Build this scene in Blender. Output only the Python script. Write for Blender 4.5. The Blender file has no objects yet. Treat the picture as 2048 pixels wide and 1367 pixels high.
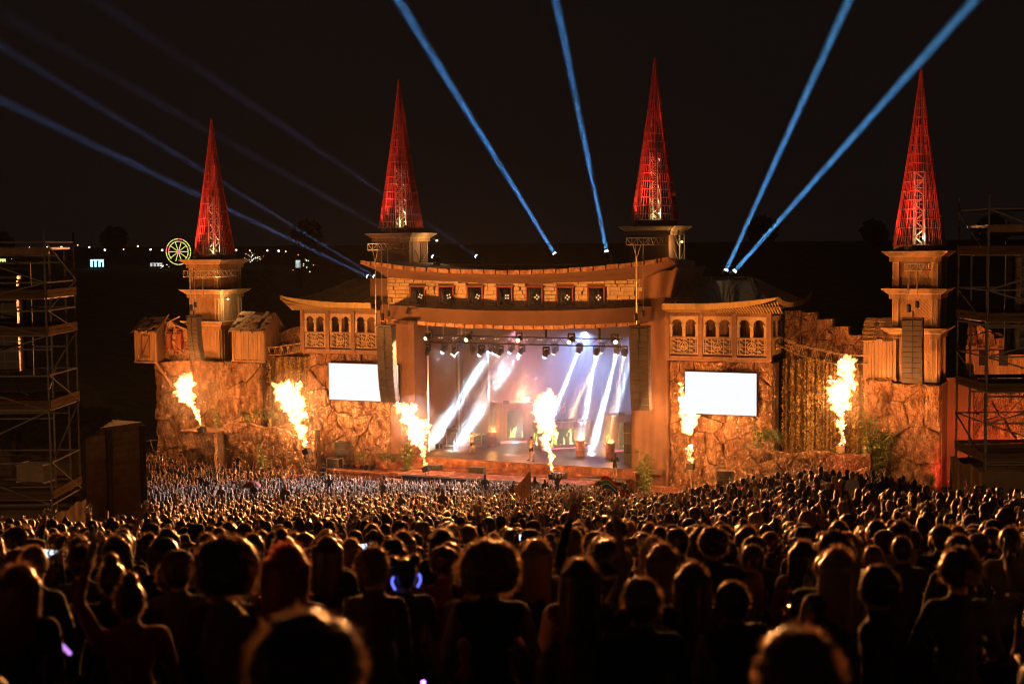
import bpy, bmesh, math, random
import numpy as np
from mathutils import Vector, Matrix, noise as mnoise
random.seed(7); rng = np.random.default_rng(11)
SC = bpy.context.scene
COL = SC.collection
R_ = math.radians
# ------------------------------------------------------------------ camera
YAW, PITCH, ROLL = R_(24.4), R_(3.9), R_(0.5)
CAM = Vector((43.4, -97.6, 17.5))
RT = Vector((math.cos(YAW), math.sin(YAW), 0)); FW0 = Vector((-math.sin(YAW), math.cos(YAW), 0))
FW = FW0 * math.cos(PITCH) - Vector((0, 0, 1)) * math.sin(PITCH); UPV = RT.cross(FW)
RC = RT * math.cos(ROLL) - UPV * math.sin(ROLL); UC = UPV * math.cos(ROLL) + RT * math.sin(ROLL)
cd = bpy.data.cameras.new('camera'); cam = bpy.data.objects.new('camera', cd); COL.objects.link(cam)
mw = Matrix((RC, UC, -FW)).transposed().to_4x4(); mw.translation = CAM; cam.matrix_world = mw
cd.lens = 50; cd.sensor_width = 36; cd.clip_start = 0.3; cd.clip_end = 4000
cd.dof.use_dof = True; cd.dof.focus_distance = 98; cd.dof.aperture_fstop = 1.9
SC.camera = cam
# ------------------------------------------------------------------ world, exposure
w = bpy.data.worlds.new('World'); SC.world = w; w.use_nodes = True
nt = w.node_tree; bg = nt.nodes['Background']
sky = nt.nodes.new('ShaderNodeTexSky'); sky.sky_type = 'NISHITA'; sky.sun_disc = False
sky.sun_elevation = R_(-4); sky.sun_rotation = R_(200); sky.altitude = 60; sky.dust_density = 4
tint = nt.nodes.new('ShaderNodeMixRGB'); tint.blend_type = 'ADD'; tint.inputs[0].default_value = 1
tint.inputs[2].default_value = (0.09, 0.065, 0.06, 1)
nt.links.new(sky.outputs[0], tint.inputs[1]); nt.links.new(tint.outputs[0], bg.inputs[0]); bg.inputs[1].default_value = 0.05
SC.view_settings.view_transform = 'Standard'; SC.view_settings.look = 'None'; SC.view_settings.exposure = 0; SC.view_settings.gamma = 1
SC.render.engine = 'CYCLES'
cy = SC.cycles; cy.use_denoising = True; cy.max_bounces = 4; cy.diffuse_bounces = 2; cy.glossy_bounces = 2; cy.transmission_bounces = 2
cy.volume_bounces = 0; cy.transparent_max_bounces = 8; cy.use_light_tree = True; cy.sample_clamp_indirect = 3
cy.filter_width = 1.1; cy.volume_step_rate = 2.0; cy.volume_max_steps = 128; cy.caustics_reflective = False; cy.caustics_refractive = False

# powers of the kinds of lamp the place has (W)
STAGE_BEAM, SPIRE_RED, SPIRE_WARM, FLOOD, FLAME, SKYBEAM, BLINDER = 190., 1700., 75., 23000., 1250., 34000., 85000.
HAZE, SMOKE = 5e-5, .105
# ------------------------------------------------------------------ lamp helpers (each called by the thing that carries the lamp)
def lamp(kind, loc, power, color, parent=None, target=None, size=60, blend=.5, radius=.1):
    d = bpy.data.lights.new('lamp', kind); d.energy = power; d.color = color
    if kind in ('POINT', 'SPOT'): d.shadow_soft_size = radius
    if kind == 'AREA': d.shape = 'DISK'; d.size = radius * 2; d.spread = R_(size)
    if kind == 'SPOT': d.spot_size = R_(size); d.spot_blend = blend
    o = bpy.data.objects.new('lamp', d); COL.objects.link(o)
    o.location = loc
    if target is not None:
        o.rotation_euler = (Vector(target) - Vector(loc)).to_track_quat('-Z', 'Y').to_euler()
    if parent is not None:
        o.parent = parent; o.matrix_parent_inverse = Matrix.Translation(parent.location).inverted() if parent.rotation_euler[2] == 0 else parent.matrix_basis.inverted()
    return o

# ------------------------------------------------------------------ tags and objects
def tag(o, label=None, cat=None, group=None, kind=None):
    if label: o['label'] = label
    if cat: o['category'] = cat
    if group: o['group'] = group
    if kind: o['kind'] = kind
    return o
def link(name, me, parent=None, loc=None, rz=0.):
    o = bpy.data.objects.new(name, me); COL.objects.link(o)
    if loc is not None: o.location = loc
    if rz: o.rotation_euler = (0, 0, rz)
    if parent is not None: o.parent = parent
    return o
def thing(name, label, cat, loc=(0, 0, 0), rz=0., group=None):
    o = link(name, None, None, loc, rz); o.empty_display_size = .2
    return tag(o, label, cat, group)

class MB:
    """collects faces, builds one mesh"""
    def __init__(s): s.v = []; s.f = []; s.m = []; s.sm = False
    def add(s, vs, fs, mi=0):
        b = len(s.v); s.v.extend([tuple(p) for p in vs]); s.f.extend([tuple(i + b for i in f) for f in fs]); s.m.extend([mi] * len(fs)); return s
    def box(s, x0, x1, y0, y1, z0, z1, mi=0, M=None):
        vs = [Vector((x, y, z)) for z in (z0, z1) for y in (y0, y1) for x in (x0, x1)]
        if M is not None: vs = [M @ p for p in vs]
        return s.add(vs, [(0, 2, 3, 1), (4, 5, 7, 6), (0, 1, 5, 4), (2, 6, 7, 3), (0, 4, 6, 2), (1, 3, 7, 5)], mi)
    def tube(s, p, q, r0, r1=None, n=6, mi=0, cap=True):
        p = Vector(p); q = Vector(q); r1 = r0 if r1 is None else r1
        d = (q - p); 
        if d.length < 1e-6: return s
        d.normalize(); a = d.orthogonal().normalized(); b = d.cross(a)
        vs = []
        for c, r in ((p, r0), (q, r1)):
            for i in range(n):
                t = 2 * math.pi * i / n; vs.append(c + a * math.cos(t) * r + b * math.sin(t) * r)
        fs = [(i, (i + 1) % n, n + (i + 1) % n, n + i) for i in range(n)]
        if cap: fs += [tuple(range(n - 1, -1, -1)), tuple(range(n, 2 * n))]
        return s.add(vs, fs, mi)
    def bar(s, p, q, w, h=None, mi=0, up=(0, 0, 1)):
        """square-section bar from p to q"""
        p = Vector(p); q = Vector(q); h = w if h is None else h
        d = (q - p).normalized(); u = Vector(up)
        if abs(d.dot(u)) > .99: u = Vector((0, 1, 0))
        a = d.cross(u).normalized() * w / 2; b = a.cross(d).normalized() * h / 2
        vs = [c + sa * a + sb * b for c in (p, q) for sa, sb in ((-1, -1), (1, -1), (1, 1), (-1, 1))]
        return s.add(vs, [(0, 1, 2, 3), (7, 6, 5, 4), (0, 4, 5, 1), (1, 5, 6, 2), (2, 6, 7, 3), (3, 7, 4, 0)], mi)
    def path(s, pts, r, n=5, mi=0):
        for a, b in zip(pts[:-1], pts[1:]): s.tube(a, b, r, n=n, mi=mi)
        return s
    def lathe(s, prof, c=(0, 0, 0), n=12, mi=0):
        c = Vector(c); vs = []; k = len(prof)
        for r, z in prof:
            for i in range(n):
                t = 2 * math.pi * i / n; vs.append(c + Vector((r * math.cos(t), r * math.sin(t), z)))
        fs = [(j * n + i, j * n + (i + 1) % n, (j + 1) * n + (i + 1) % n, (j + 1) * n + i) for j in range(k - 1) for i in range(n)]
        fs += [tuple(range(n - 1, -1, -1)), tuple((k - 1) * n + i for i in range(n))]
        return s.add(vs, fs, mi)
    def prism(s, poly, y0, y1, mi=0, M=None):
        """poly in x,z extruded along y"""
        n = len(poly); vs = [Vector((x, y0, z)) for x, z in poly] + [Vector((x, y1, z)) for x, z in poly]
        if M is not None: vs = [M @ p for p in vs]
        return s.add(vs, [tuple(range(n)), tuple(range(2 * n - 1, n - 1, -1))] + [(i, i + n, (i + 1) % n + n, (i + 1) % n) for i in range(n)], mi)
    def grid(s, P, mi=0):
        """P: rows of points"""
        r = len(P); c = len(P[0]); vs = [p for row in P for p in row]
        return s.add(vs, [(i * c + j, i * c + j + 1, (i + 1) * c + j + 1, (i + 1) * c + j) for i in range(r - 1) for j in range(c - 1)], mi)
    def mesh(s, name, mats, smooth=False):
        me = bpy.data.meshes.new(name); me.from_pydata([tuple(p) for p in s.v], [], s.f)
        for m in (mats if isinstance(mats, (list, tuple)) else [mats]): me.materials.append(m)
        if any(s.m): me.polygons.foreach_set('material_index', s.m)
        if smooth: me.polygons.foreach_set('use_smooth', [True] * len(me.polygons))
        me.validate(); me.update(); return me
    def build(s, name, mats, parent=None, smooth=False, loc=None, rz=0., fix=False):
        me = s.mesh(name, mats, smooth)
        if fix:
            bm = bmesh.new(); bm.from_mesh(me); bmesh.ops.recalc_face_normals(bm, faces=bm.faces); bm.to_mesh(me); bm.free()
        return link(name, me, parent, loc, rz)
def copy_tree(o, parent=None):
    c = o.copy(); COL.objects.link(c); c.parent = parent
    for ch in o.children: copy_tree(ch, c)
    return c

# ------------------------------------------------------------------ materials
def mat(name, col, rough=.7, var=.25, scale=2., bump=0., bscale=12., metal=0., spec=.4, objcol=False, emit=None, sheen=0., stretch=None, col2=None, dirt=None):
    m = bpy.data.materials.new(name); m.use_nodes = True; n = m.node_tree; L = n.links
    b = n.nodes['Principled BSDF']; b.inputs['Roughness'].default_value = rough; b.inputs['Metallic'].default_value = metal
    b.inputs['Specular IOR Level'].default_value = spec
    if sheen: b.inputs['Sheen Weight'].default_value = sheen
    if emit: b.inputs['Emission Color'].default_value = (*emit[0], 1); b.inputs['Emission Strength'].default_value = emit[1]
    tc = n.nodes.new('ShaderNodeTexCoord'); src = tc.outputs['Object']
    if stretch:
        mp = n.nodes.new('ShaderNodeMapping'); mp.inputs['Scale'].default_value = stretch; L.new(src, mp.inputs[0]); src = mp.outputs[0]
    if objcol:
        oi = n.nodes.new('ShaderNodeObjectInfo'); base = oi.outputs['Color']
    else:
        base = None
    nz = n.nodes.new('ShaderNodeTexNoise'); nz.inputs['Scale'].default_value = scale; nz.inputs['Detail'].default_value = 6; nz.inputs['Roughness'].default_value = .65
    L.new(src, nz.inputs['Vector'])
    if base is None:
        cr = n.nodes.new('ShaderNodeValToRGB'); c = Vector(col); lo = c * (1 - var); hi = Vector(col2) if col2 else c * (1 + var)
        cr.color_ramp.elements[0].position = .3; cr.color_ramp.elements[1].position = .7
        cr.color_ramp.elements[0].color = (*lo, 1); cr.color_ramp.elements[1].color = (*hi, 1)
        if dirt:
            e = cr.color_ramp.elements.new(.42); e.color = (*dirt, 1)
        L.new(nz.outputs['Fac'], cr.inputs[0]); L.new(cr.outputs[0], b.inputs['Base Color'])
    else:
        mx = n.nodes.new('ShaderNodeMixRGB'); mx.blend_type = 'MULTIPLY'; mx.inputs[0].default_value = var
        L.new(base, mx.inputs[1]); L.new(nz.outputs['Color'], mx.inputs[2]); L.new(mx.outputs[0], b.inputs['Base Color'])
    if bump:
        nb = n.nodes.new('ShaderNodeTexNoise'); nb.inputs['Scale'].default_value = bscale; nb.inputs['Detail'].default_value = 8; L.new(src, nb.inputs['Vector'])
        bp = n.nodes.new('ShaderNodeBump'); bp.inputs['Strength'].default_value = min(1, bump); bp.inputs['Distance'].default_value = .1 if bump < .85 else .3
        L.new(nb.outputs['Fac'], bp.inputs['Height']); L.new(bp.outputs[0], b.inputs['Normal'])
    return m
def emat(name, col, strength):
    m = bpy.data.materials.new(name); m.use_nodes = True; n = m.node_tree; n.nodes.clear()
    e = n.nodes.new('ShaderNodeEmission'); e.inputs[0].default_value = (*col, 1); e.inputs[1].default_value = strength
    o = n.nodes.new('ShaderNodeOutputMaterial'); n.links.new(e.outputs[0], o.inputs[0]); return m

MT = dict(
    rock=mat('carved_rock', (.27, .145, .08), .85, .5, 1.9, .9, 9, dirt=(.15, .075, .04), col2=(.42, .25, .14), stretch=(1, 1, .45)),
    rock2=mat('carved_rock_pale', (.31, .18, .105), .85, .5, 2.1, .9, 10, dirt=(.18, .1, .055), col2=(.46, .29, .17), stretch=(1, 1, .5)),
    crack=mat('crack_dark', (.09, .055, .035), .9, .5, 3, .5),
    stone=mat('painted_stone', (.52, .42, .27), .8, .3, 2.2, .5, 9, col2=(.66, .55, .36)),
    stone_dark=mat('stone_joint', (.13, .095, .06), .9, .3, 3),
    fabric=mat('brown_cladding', (.155, .085, .05), .8, .12, .8, .15, 3),
    fabric_fold=mat('brown_drape', (.17, .092, .055), .8, .15, .8, .15, 3),
    lip=mat('worn_lit_edge_paint', (.5, .33, .16), .7, .6, 2.6, .4, 8, dirt=(.3, .12, .05), col2=(.6, .45, .25)),  # worn paint, its pale tone also carries the light along the eave edges
    trim=mat('pale_trim', (.5, .38, .22), .6, .2, 3),
    wood=mat('old_wood', (.30, .19, .105), .75, .4, 3, .6, 20, stretch=(1, 1, .15), col2=(.4, .27, .15)),
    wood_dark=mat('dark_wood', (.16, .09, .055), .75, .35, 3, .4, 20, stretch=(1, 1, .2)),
    wood_post=mat('post_wood', (.24, .14, .09), .7, .25, 4, .3, 20),
    plaster=mat('arch_plaster', (.56, .42, .24), .75, .3, 6, .5, 20, col2=(.66, .52, .32)),
    fascia=mat('ochre_fascia', (.48, .35, .12), .65, .25, 5, .3, 14, stretch=(1, 1, .2), col2=(.58, .43, .16)),
    lattice=mat('lattice_paint', (.55, .42, .24), .65, .25, 6),
    roof=mat('weathered_roof', (.3, .26, .13), .6, .4, 3, .2, 8),
    shingle=mat('old_shingle', (.42, .31, .2), .8, .4, 3, .4, 12),
    redframe=mat('red_window_frame', (.2, .03, .02), .6, .3, 6),
    black=mat('black_cloth', (.014, .013, .013), .85, .3, 4, .2, 4),
    speaker=mat('speaker_grille', (.045, .04, .035), .6, .3, 30, .2, 60),
    speaker_edge=mat('speaker_edge', (.11, .1, .09), .5, .2, 8),
    steel=mat('scaffold_steel', (.15, .142, .13), .5, .2, 8, .1, 30, metal=.0, spec=.0),
    alu=mat('aluminium_truss', (.62, .6, .56), .35, .15, 8, 0, metal=.6),
    red=mat('red_slats', (.42, .085, .07), .55, .25, 5),
    redfab=mat('red_mesh', (.32, .03, .03), .7, .25, 5),
    board=mat('toe_board', (.075, .05, .03), .95, .3, 5, .3, 20, stretch=(.2, .2, 1), spec=0.),
    skirt=mat('skirt_fabric', (.12, .085, .055), .95, .15, 1.2, .3, 2.5, spec=0.),
    block=mat('pale_block', (.2, .16, .12), .95, .2, 2.5, .4, 10, spec=0.),
    thatch=mat('dark_thatch', (.06, .045, .035), .95, .5, 5, .8, 26),
    grass=mat('night_grass', (.10, .09, .04), .95, .5, .6, .6, 9),
    floor=mat('stage_floor', (.15, .095, .06), .38, .35, 1.2, .1, 8),
    deckfront=mat('crackled_red_paint', (.30, .115, .06), .75, .7, 1.8, .7, 7, dirt=(.16, .05, .03), col2=(.42, .2, .1)),
    steelbox=mat('black_metal', (.02, .02, .02), .5, .3, 8),
    case=mat('flight_case', (.035, .033, .03), .5, .2, 5),
    corr=mat('rust_corrugated', (.34, .16, .085), .6, .4, 3, .2, 8),
    leaf=mat('palm_leaf', (.10, .13, .03), .6, .4, 4, 0),
    leafdry=mat('dry_grass_blade', (.26, .22, .07), .7, .4, 4, 0),
    ivy=mat('hanging_foliage', (.3, .2, .065), .75, .5, 2, 0),
    stem=mat('bamboo_stem', (.22, .2, .08), .6, .3, 4),
    rope=mat('rope', (.42, .3, .17), .85, .2, 10),
    pot=mat('clay_pot', (.36, .12, .05), .7, .2, 6),
    drum=mat('oil_drum', (.26, .09, .05), .55, .4, 3, .2, 10),
    skin=None, cloth=None, trousers=None, hair=None, curtain=mat('dark_curtain', (.05, .04, .05), .85, .3, 1, .3, 2),
    backdrop=mat('stage_backdrop', (.2, .15, .2), .9, .2, .7, .3, 2),
    purple=mat('side_drape', (.16, .1, .085), .85, .2, .8, .2, 2),
    screen=emat('screen_white', (.98, .99, 1.0), 1.0),
    lens_blue=emat('lens_blue', (.6, .82, 1.), 9.), lens_white=emat('lens_white', (.8, .9, 1.), 12.), lens_warm=emat('lens_warm', (1, .62, .25), 6.),
    lens_dim=emat('lens_dim', (1, .6, .3), 1.1),
)
# ------------------------------------------------------------------ terrain: the festival bowl (u = metres across the slope, d = metres down the slope)
_dc = [-30, 0, 3.5, 8.5, 12, 22, 30, 45, 58, 70, 80, 90, 96, 102, 128, 160, 220, 300, 420, 800, 3000]
_hc = [4.6, -.6, -1.16, -1.97, -2.58, -4.42, -5.85, -8.75, -11.0, -12.7, -14.05, -15.4, -16.3, -16.8, -16.8, -13.5, -7.5, -1.8, .6, 1.2, 4]
_dr = [-30, 0, 3.5, 8.5, 12, 22, 30, 40, 52, 58, 75, 90, 96, 102, 128, 160, 220, 300, 420, 800, 3000]
_hr = [4.6, -.6, -1.16, -1.97, -2.58, -4.42, -5.6, -6.95, -8.4, -9.5, -13.8, -16.3, -16.6, -16.8, -16.8, -13.5, -7.5, -1.8, .6, 1.2, 4]
def sstep(a, b, x):
    t = np.clip((np.asarray(x, float) - a) / (b - a), 0, 1); return t * t * (3 - 2 * t)
def ground(u, d):
    u = np.asarray(u, float); d = np.asarray(d, float)
    hc = np.interp(d, _dc, _hc); hr = np.interp(d, _dr, _hr); k = sstep(2, 12, u)
    z = 17.5 - 1.72 + hc * (1 - k) + hr * k
    z = z + 5.0 * sstep(-30, -50, u) * sstep(112, 150, d) * (1 - sstep(200, 320, d))
    return z
def xy(u, d): return np.array([CAM.x, CAM.y])[:, None] + np.outer([RT.x, RT.y], np.atleast_1d(u)) + np.outer([FW0.x, FW0.y], np.atleast_1d(d))
def spot(u, d, dz=0.):
    p = xy(u, d)[:, 0]; return Vector((p[0], p[1], float(ground(u, d)) + dz))
def ud(x, y):
    v = Vector((x, y, 0)) - Vector((CAM.x, CAM.y, 0)); return v.dot(RT), v.dot(FW0)
def gz(x, y): return float(ground(*ud(x, y)))
def _terrain():
    ds = np.concatenate([np.arange(-14, 130, 2.), np.geomspace(130, 3000, 40)]); ts = np.linspace(-1, 1, 61)
    P = []
    for d in ds:
        half = 55 + max(d, 0) * .62; u = ts * half; z = ground(u, np.full_like(u, d)); p = xy(u, d)
        P.append([(p[0][i], p[1][i], z[i]) for i in range(len(u))])
    b = MB(); b.grid(P); o = b.build('ground', MT['grass'], smooth=True); tag(o, kind='structure')
_terrain()

def clip(poly, a, b, c):
    """keep a*x + b*z <= c"""
    out = []
    for i in range(len(poly)):
        p, q = poly[i], poly[(i + 1) % len(poly)]; fp = a * p[0] + b * p[1] - c; fq = a * q[0] + b * q[1] - c
        if fp <= 0: out.append(p)
        if (fp < 0 < fq) or (fq < 0 < fp):
            t = fp / (fp - fq); out.append((p[0] + (q[0] - p[0]) * t, p[1] + (q[1] - p[1]) * t))
    return out
def voronoi(x0, x1, z0, z1, cell, seed, aspect=1.25):
    r = random.Random(seed); nx = max(2, int((x1 - x0) / cell)); nz = max(2, int((z1 - z0) / (cell * aspect)))
    S = []
    for i in range(nx):
        for j in range(nz):
            S.append((x0 + (i + .5 + r.uniform(-.48, .48)) * (x1 - x0) / nx, z0 + (j + .5 + r.uniform(-.48, .48) + .25 * (i % 2)) * (z1 - z0) / nz))
    S = [s for s in S if r.random() > .3]
    cells = []
    for s in S:
        poly = [(x0, z0), (x1, z0), (x1, z1), (x0, z1)]
        for t in S:
            if t is s: continue
            dx, dz = t[0] - s[0], t[1] - s[1]
            if dx * dx + dz * dz > (cell * 6) ** 2: continue
            poly = clip(poly, dx, dz, dx * (s[0] + t[0]) / 2 + dz * (s[1] + t[1]) / 2)
            if len(poly) < 3: break
        if len(poly) >= 3: cells.append(poly)
    return cells
def carved_wall(parent, x0, x1, z0, ztop, y, depth=.8, cell=1.0, seed=1, m='rock', proud=.22, M=None, name='stone', gap=.02, holes=()):
    """a carved rock face: dark backing and one mesh for every stone; ztop is a function of x"""
    r = random.Random(seed); zmax = max(ztop(x0 + (x1 - x0) * i / 40) for i in range(41))
    n = max(2, int((x1 - x0) / .5)); xs = [x0 + (x1 - x0) * i / n for i in range(n + 1)]
    b = MB(); b.prism([(x, ztop(x) - .05) for x in reversed(xs)] + [(x0, z0), (x1, z0)], y + .16, y + .16 + depth, M=M)
    b.build('backing', MT['crack'], parent, fix=True)
    zone = lambda x, z: .42 * mnoise.noise(Vector((x * .3, z * .22, seed * 1.7))) + .16 * mnoise.noise(Vector((x * .9, z * .6, seed)))
    rough = lambda x, z: .13 * mnoise.noise(Vector((x * 2.1, z * 1.6, seed * .7))) + .05 * mnoise.noise(Vector((x * 5, z * 4, seed)))
    for poly in voronoi(x0, x1, z0, zmax, cell * .68, seed, 1.7):
        cx = sum(p[0] for p in poly) / len(poly); cz = sum(p[1] for p in poly) / len(poly)
        if cz > ztop(cx) + .25 * cell: continue
        if any(h[0] < cx < h[1] and h[2] < cz < h[3] for h in holes): continue
        poly = [(x, min(z, ztop(x))) for x, z in poly]
        k = len(poly); pr = proud * r.uniform(.45, 1.5); tx, tz = r.uniform(-.16, .16), r.uniform(-.2, .2)
        area = abs(sum(poly[i][0] * poly[(i + 1) % k][1] - poly[(i + 1) % k][0] * poly[i][1] for i in range(k))) / 2
        if area < .04: continue
        # subdivide the outline so that it runs unevenly
        out = []
        for i in range(k):
            p, q = poly[i], poly[(i + 1) % k]; L = math.hypot(q[0] - p[0], q[1] - p[1]); s = max(1, int(L / .28))
            for j in range(s):
                t = j / s; jx = r.uniform(-.06, .06) if j else 0; out.append((p[0] + (q[0] - p[0]) * t + jx, p[1] + (q[1] - p[1]) * t + jx))
        k = len(out); b = MB(); vs = []
        yo = (zone(cx, cz) - .2) * min(1., proud / .16)
        for fac, dep in ((1, -2.5), (1, .5), (.94, .85), (.55, 1.)):
            for (px, pz) in out:
                dx, dz = px - cx, pz - cz; L = max(.05, math.hypot(dx, dz)); f = fac * (1 - min(.3, gap / L))
                x, z = cx + dx * f, cz + dz * f
                yy = y - pr * .6 * dep + (yo - (tx * dx + tz * dz) * fac * .8 + rough(x, z) if dep > 0 else 0)
                vs.append(Vector((x, yy, z)))
        vs.append(Vector((cx, y - pr * .62 + yo + rough(cx, cz), cz)))
        if M is not None: vs = [M @ v for v in vs]
        fs = [(j * k + i, j * k + (i + 1) % k, (j + 1) * k + (i + 1) % k, (j + 1) * k + i) for j in range(3) for i in range(k)]
        fs += [(3 * k + i, 3 * k + (i + 1) % k, 4 * k) for i in range(k)]
        b.add(vs, fs); b.build(name, MT[m] if r.random() < .7 else MT['rock2'], parent)
def ragged(base, amp, seed, step=.9):
    r = random.Random(seed); tab = [r.uniform(-amp, amp) for _ in range(200)]
    def f(x):
        t = (x + 60) / step; i = int(t); a = t - i; return base(x) + tab[i % 200] * (1 - a) + tab[(i + 1) % 200] * a
    return f
# ================================================================== MAIN STAGE HOUSE
ST = thing('stage_house', 'large brown stage house with curved eaves and a stone frieze above the performers', 'stage', (0, 0, -1))
def loc(o):  # parts are modelled in world coordinates, their thing stands 1 m below
    o.location = (0, 0, 1); return o
def te(x): return 15.64 + .82 * (x / 12.3) ** 2      # top eave lip
def ft(x): return 14.66 + .42 * (x / 10.9) ** 2      # top of frieze
def le(x): return 11.42 + .36 * (x / 9.8) ** 2       # lower eave, bottom edge
XS = [i / 24 for i in range(25)]
def band(prof_a, prof_b, n=24):
    """loft between two curves of (x,y,z)"""
    return [[prof_a(i / n) for i in range(n + 1)], [prof_b(i / n) for i in range(n + 1)]]
# upper eave: flared cove and its lip
b = MB()
A0 = lambda t: (-11.0 + 20.9 * t, -1.0, ft(-11 + 20.9 * t) - .02); A1 = lambda t: (-11.9 + 24.6 * t, -3.4, te(-11.9 + 24.6 * t) - .26)
A2 = lambda t: (-11.9 + 24.6 * t, -3.4, te(-11.9 + 24.6 * t)); A3 = lambda t: (-10.6 + 22.2 * t, 6.0, te(-10.6 + 22 * t) - .15)
Am = lambda t: tuple((np.array(A0(t)) * .5 + np.array(A1(t)) * .5) + np.array([0, .35, .0]))
b.grid(band(Am, A0)); b.grid(band(A1, Am)); b.grid(band(A2, A3)[::1])
b.add([A1(0), A2(0), A3(0), (-10.6, 6, 14.7), A0(0), Am(0)], [(0, 1, 2, 3, 4, 5)]); b.add([A1(1), A2(1), A3(1), (11.6, 6, 14.7), A0(1), Am(1)], [(5, 4, 3, 2, 1, 0)])
upper = loc(b.build('upper_eave', MT['fabric'], ST)); tag(upper, 'brown flared cove under the top lip of the stage roof')
n = 26
for i in range(n):   # lip of worn planks, coloured pale to stand out as a lit strip
    t0, t1 = i / n, (i + 1) / n - .004; x0, x1 = -11.95 + 24.75 * t0, -11.95 + 24.75 * t1
    p = MB(); dz = random.uniform(-.03, .03); y = -3.43 + random.uniform(-.03, .02)
    p.add([(x0, y, te(x0) - .28 + dz), (x1, y, te(x1) - .28 + dz), (x1, y, te(x1) + .03 + dz), (x0, y, te(x0) + .03 + dz), (x0, y + .16, te(x0) - .28 + dz), (x1, y + .16, te(x1) - .28 + dz), (x1, y + .16, te(x1) + .03 + dz), (x0, y + .16, te(x0) + .03 + dz)],
          [(0, 1, 2, 3), (4, 7, 6, 5), (0, 4, 5, 1), (3, 2, 6, 7), (0, 3, 7, 4), (1, 5, 6, 2)])
    p.build('lip_plank', MT['lip'], upper)
# lower eave
b = MB()
B0 = lambda t: (-10.2 + 20.6 * t, -3.5, le(-10.2 + 20.6 * t) + .22); B1 = lambda t: (-10.4 + 21 * t, -3.15, le(-10.4 + 21 * t) + 1.28)
B2 = lambda t: (-10.4 + 21 * t, -1.06, le(-10.4 + 21 * t) + 1.2); B3 = lambda t: (-10.2 + 20.6 * t, -3.3, le(-10.2 + 20.6 * t)); B4 = lambda t: (-10.2 + 20.6 * t, -1.06, le(-10.2 + 20.6 * t) + .1)
b.grid(band(B0, B1)); b.grid(band(B1, B2)); b.grid(band(B4, B3))
b.add([B0(0), B1(0), B2(0), B4(0), B3(0)], [(0, 4, 3, 2, 1)]); b.add([B0(1), B1(1), B2(1), B4(1), B3(1)], [(0, 1, 2, 3, 4)])
lower = loc(b.build('lower_eave', MT['fabric'], ST)); tag(lower, 'brown skirt eave over the stage opening')
for i in range(n):
    t0, t1 = i / n, (i + 1) / n - .004; x0, x1 = -10.25 + 20.7 * t0, -10.25 + 20.7 * t1
    p = MB(); dz = random.uniform(-.025, .025); y = -3.54 + random.uniform(-.03, .02)
    p.add([(x0, y, le(x0) - .03 + dz), (x1, y, le(x1) - .03 + dz), (x1, y, le(x1) + .24 + dz), (x0, y, le(x0) + .24 + dz), (x0, y + .16, le(x0) - .03 + dz), (x1, y + .16, le(x1) - .03 + dz), (x1, y + .16, le(x1) + .24 + dz), (x0, y + .16, le(x0) + .24 + dz)],
          [(0, 1, 2, 3), (4, 7, 6, 5), (0, 4, 5, 1), (3, 2, 6, 7), (0, 3, 7, 4), (1, 5, 6, 2)])
    p.build('lip_plank', MT['lip'], lower)
# frieze of stone blocks with seven windows
WX = [-8.32 + 2.445 * i for i in range(7)]
b = MB()
for x0, x1 in zip([-11.0] + [w_ + .6 for w_ in WX], [w_ - .6 for w_ in WX] + [9.9]): b.box(x0, x1, -.98, -.7, 12.0, 15.2)
for w_ in WX: b.box(w_ - .6, w_ + .6, -.98, -.7, 12.0, 13.02); b.box(w_ - .6, w_ + .6, -.98, -.7, 14.33, 15.2)
frieze = loc(b.build('frieze', MT['stone_dark'], ST)); tag(frieze, 'frieze of pale painted stone blocks with seven windows')
blk = MB()
vs = []
for y, ins in ((0, 0.), (-1, .0), (-1.0, .0)): pass
e = .045
blk.add([(-.5, 0, -.5), (.5, 0, -.5), (.5, 0, .5), (-.5, 0, .5), (-.5 + e, -1, -.5 + e), (.5 - e, -1, -.5 + e), (.5 - e, -1, .5 - e), (-.5 + e, -1, .5 - e)],
        [(0, 1, 5, 4), (1, 2, 6, 5), (2, 3, 7, 6), (3, 0, 4, 7), (4, 5, 6, 7)])
blkm = blk.mesh('stone_block', MT['stone'])
r = random.Random(3); z = 12.62
while z < 15.1:
    h = r.choice([.24, .3, .34]); x = -11.0 + r.uniform(-.3, 0)
    while x < 9.9:
        wd = r.choice([.45, .6, .8, .95, 1.1]); xa, xb = max(x, -11.0), min(x + wd, 9.9); x += wd
        if xb - xa < .12: continue
        segs = [(xa, xb)]
        for w_ in WX:
            if z + h > 12.94 and z < 14.42:
                ns = []
                for (a, c) in segs:
                    if c <= w_ - .68 or a >= w_ + .68: ns.append((a, c))
                    else:
                        if a < w_ - .68: ns.append((a, w_ - .68))
                        if c > w_ + .68: ns.append((w_ + .68, c))
                segs = ns
        for a, c in segs:
            if c - a < .1: continue
            top = min(z + h, ft((a + c) / 2) + .02)
            if top - z < .08: continue
            o = link('stone_block', blkm, frieze, ((a + c) / 2, -.97, (z + top) / 2))
            o.scale = (c - a - .014, .05 + (r.random() < .22) * r.uniform(.05, .13) + r.uniform(0, .03), top - z - .014)
    z += h
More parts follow.
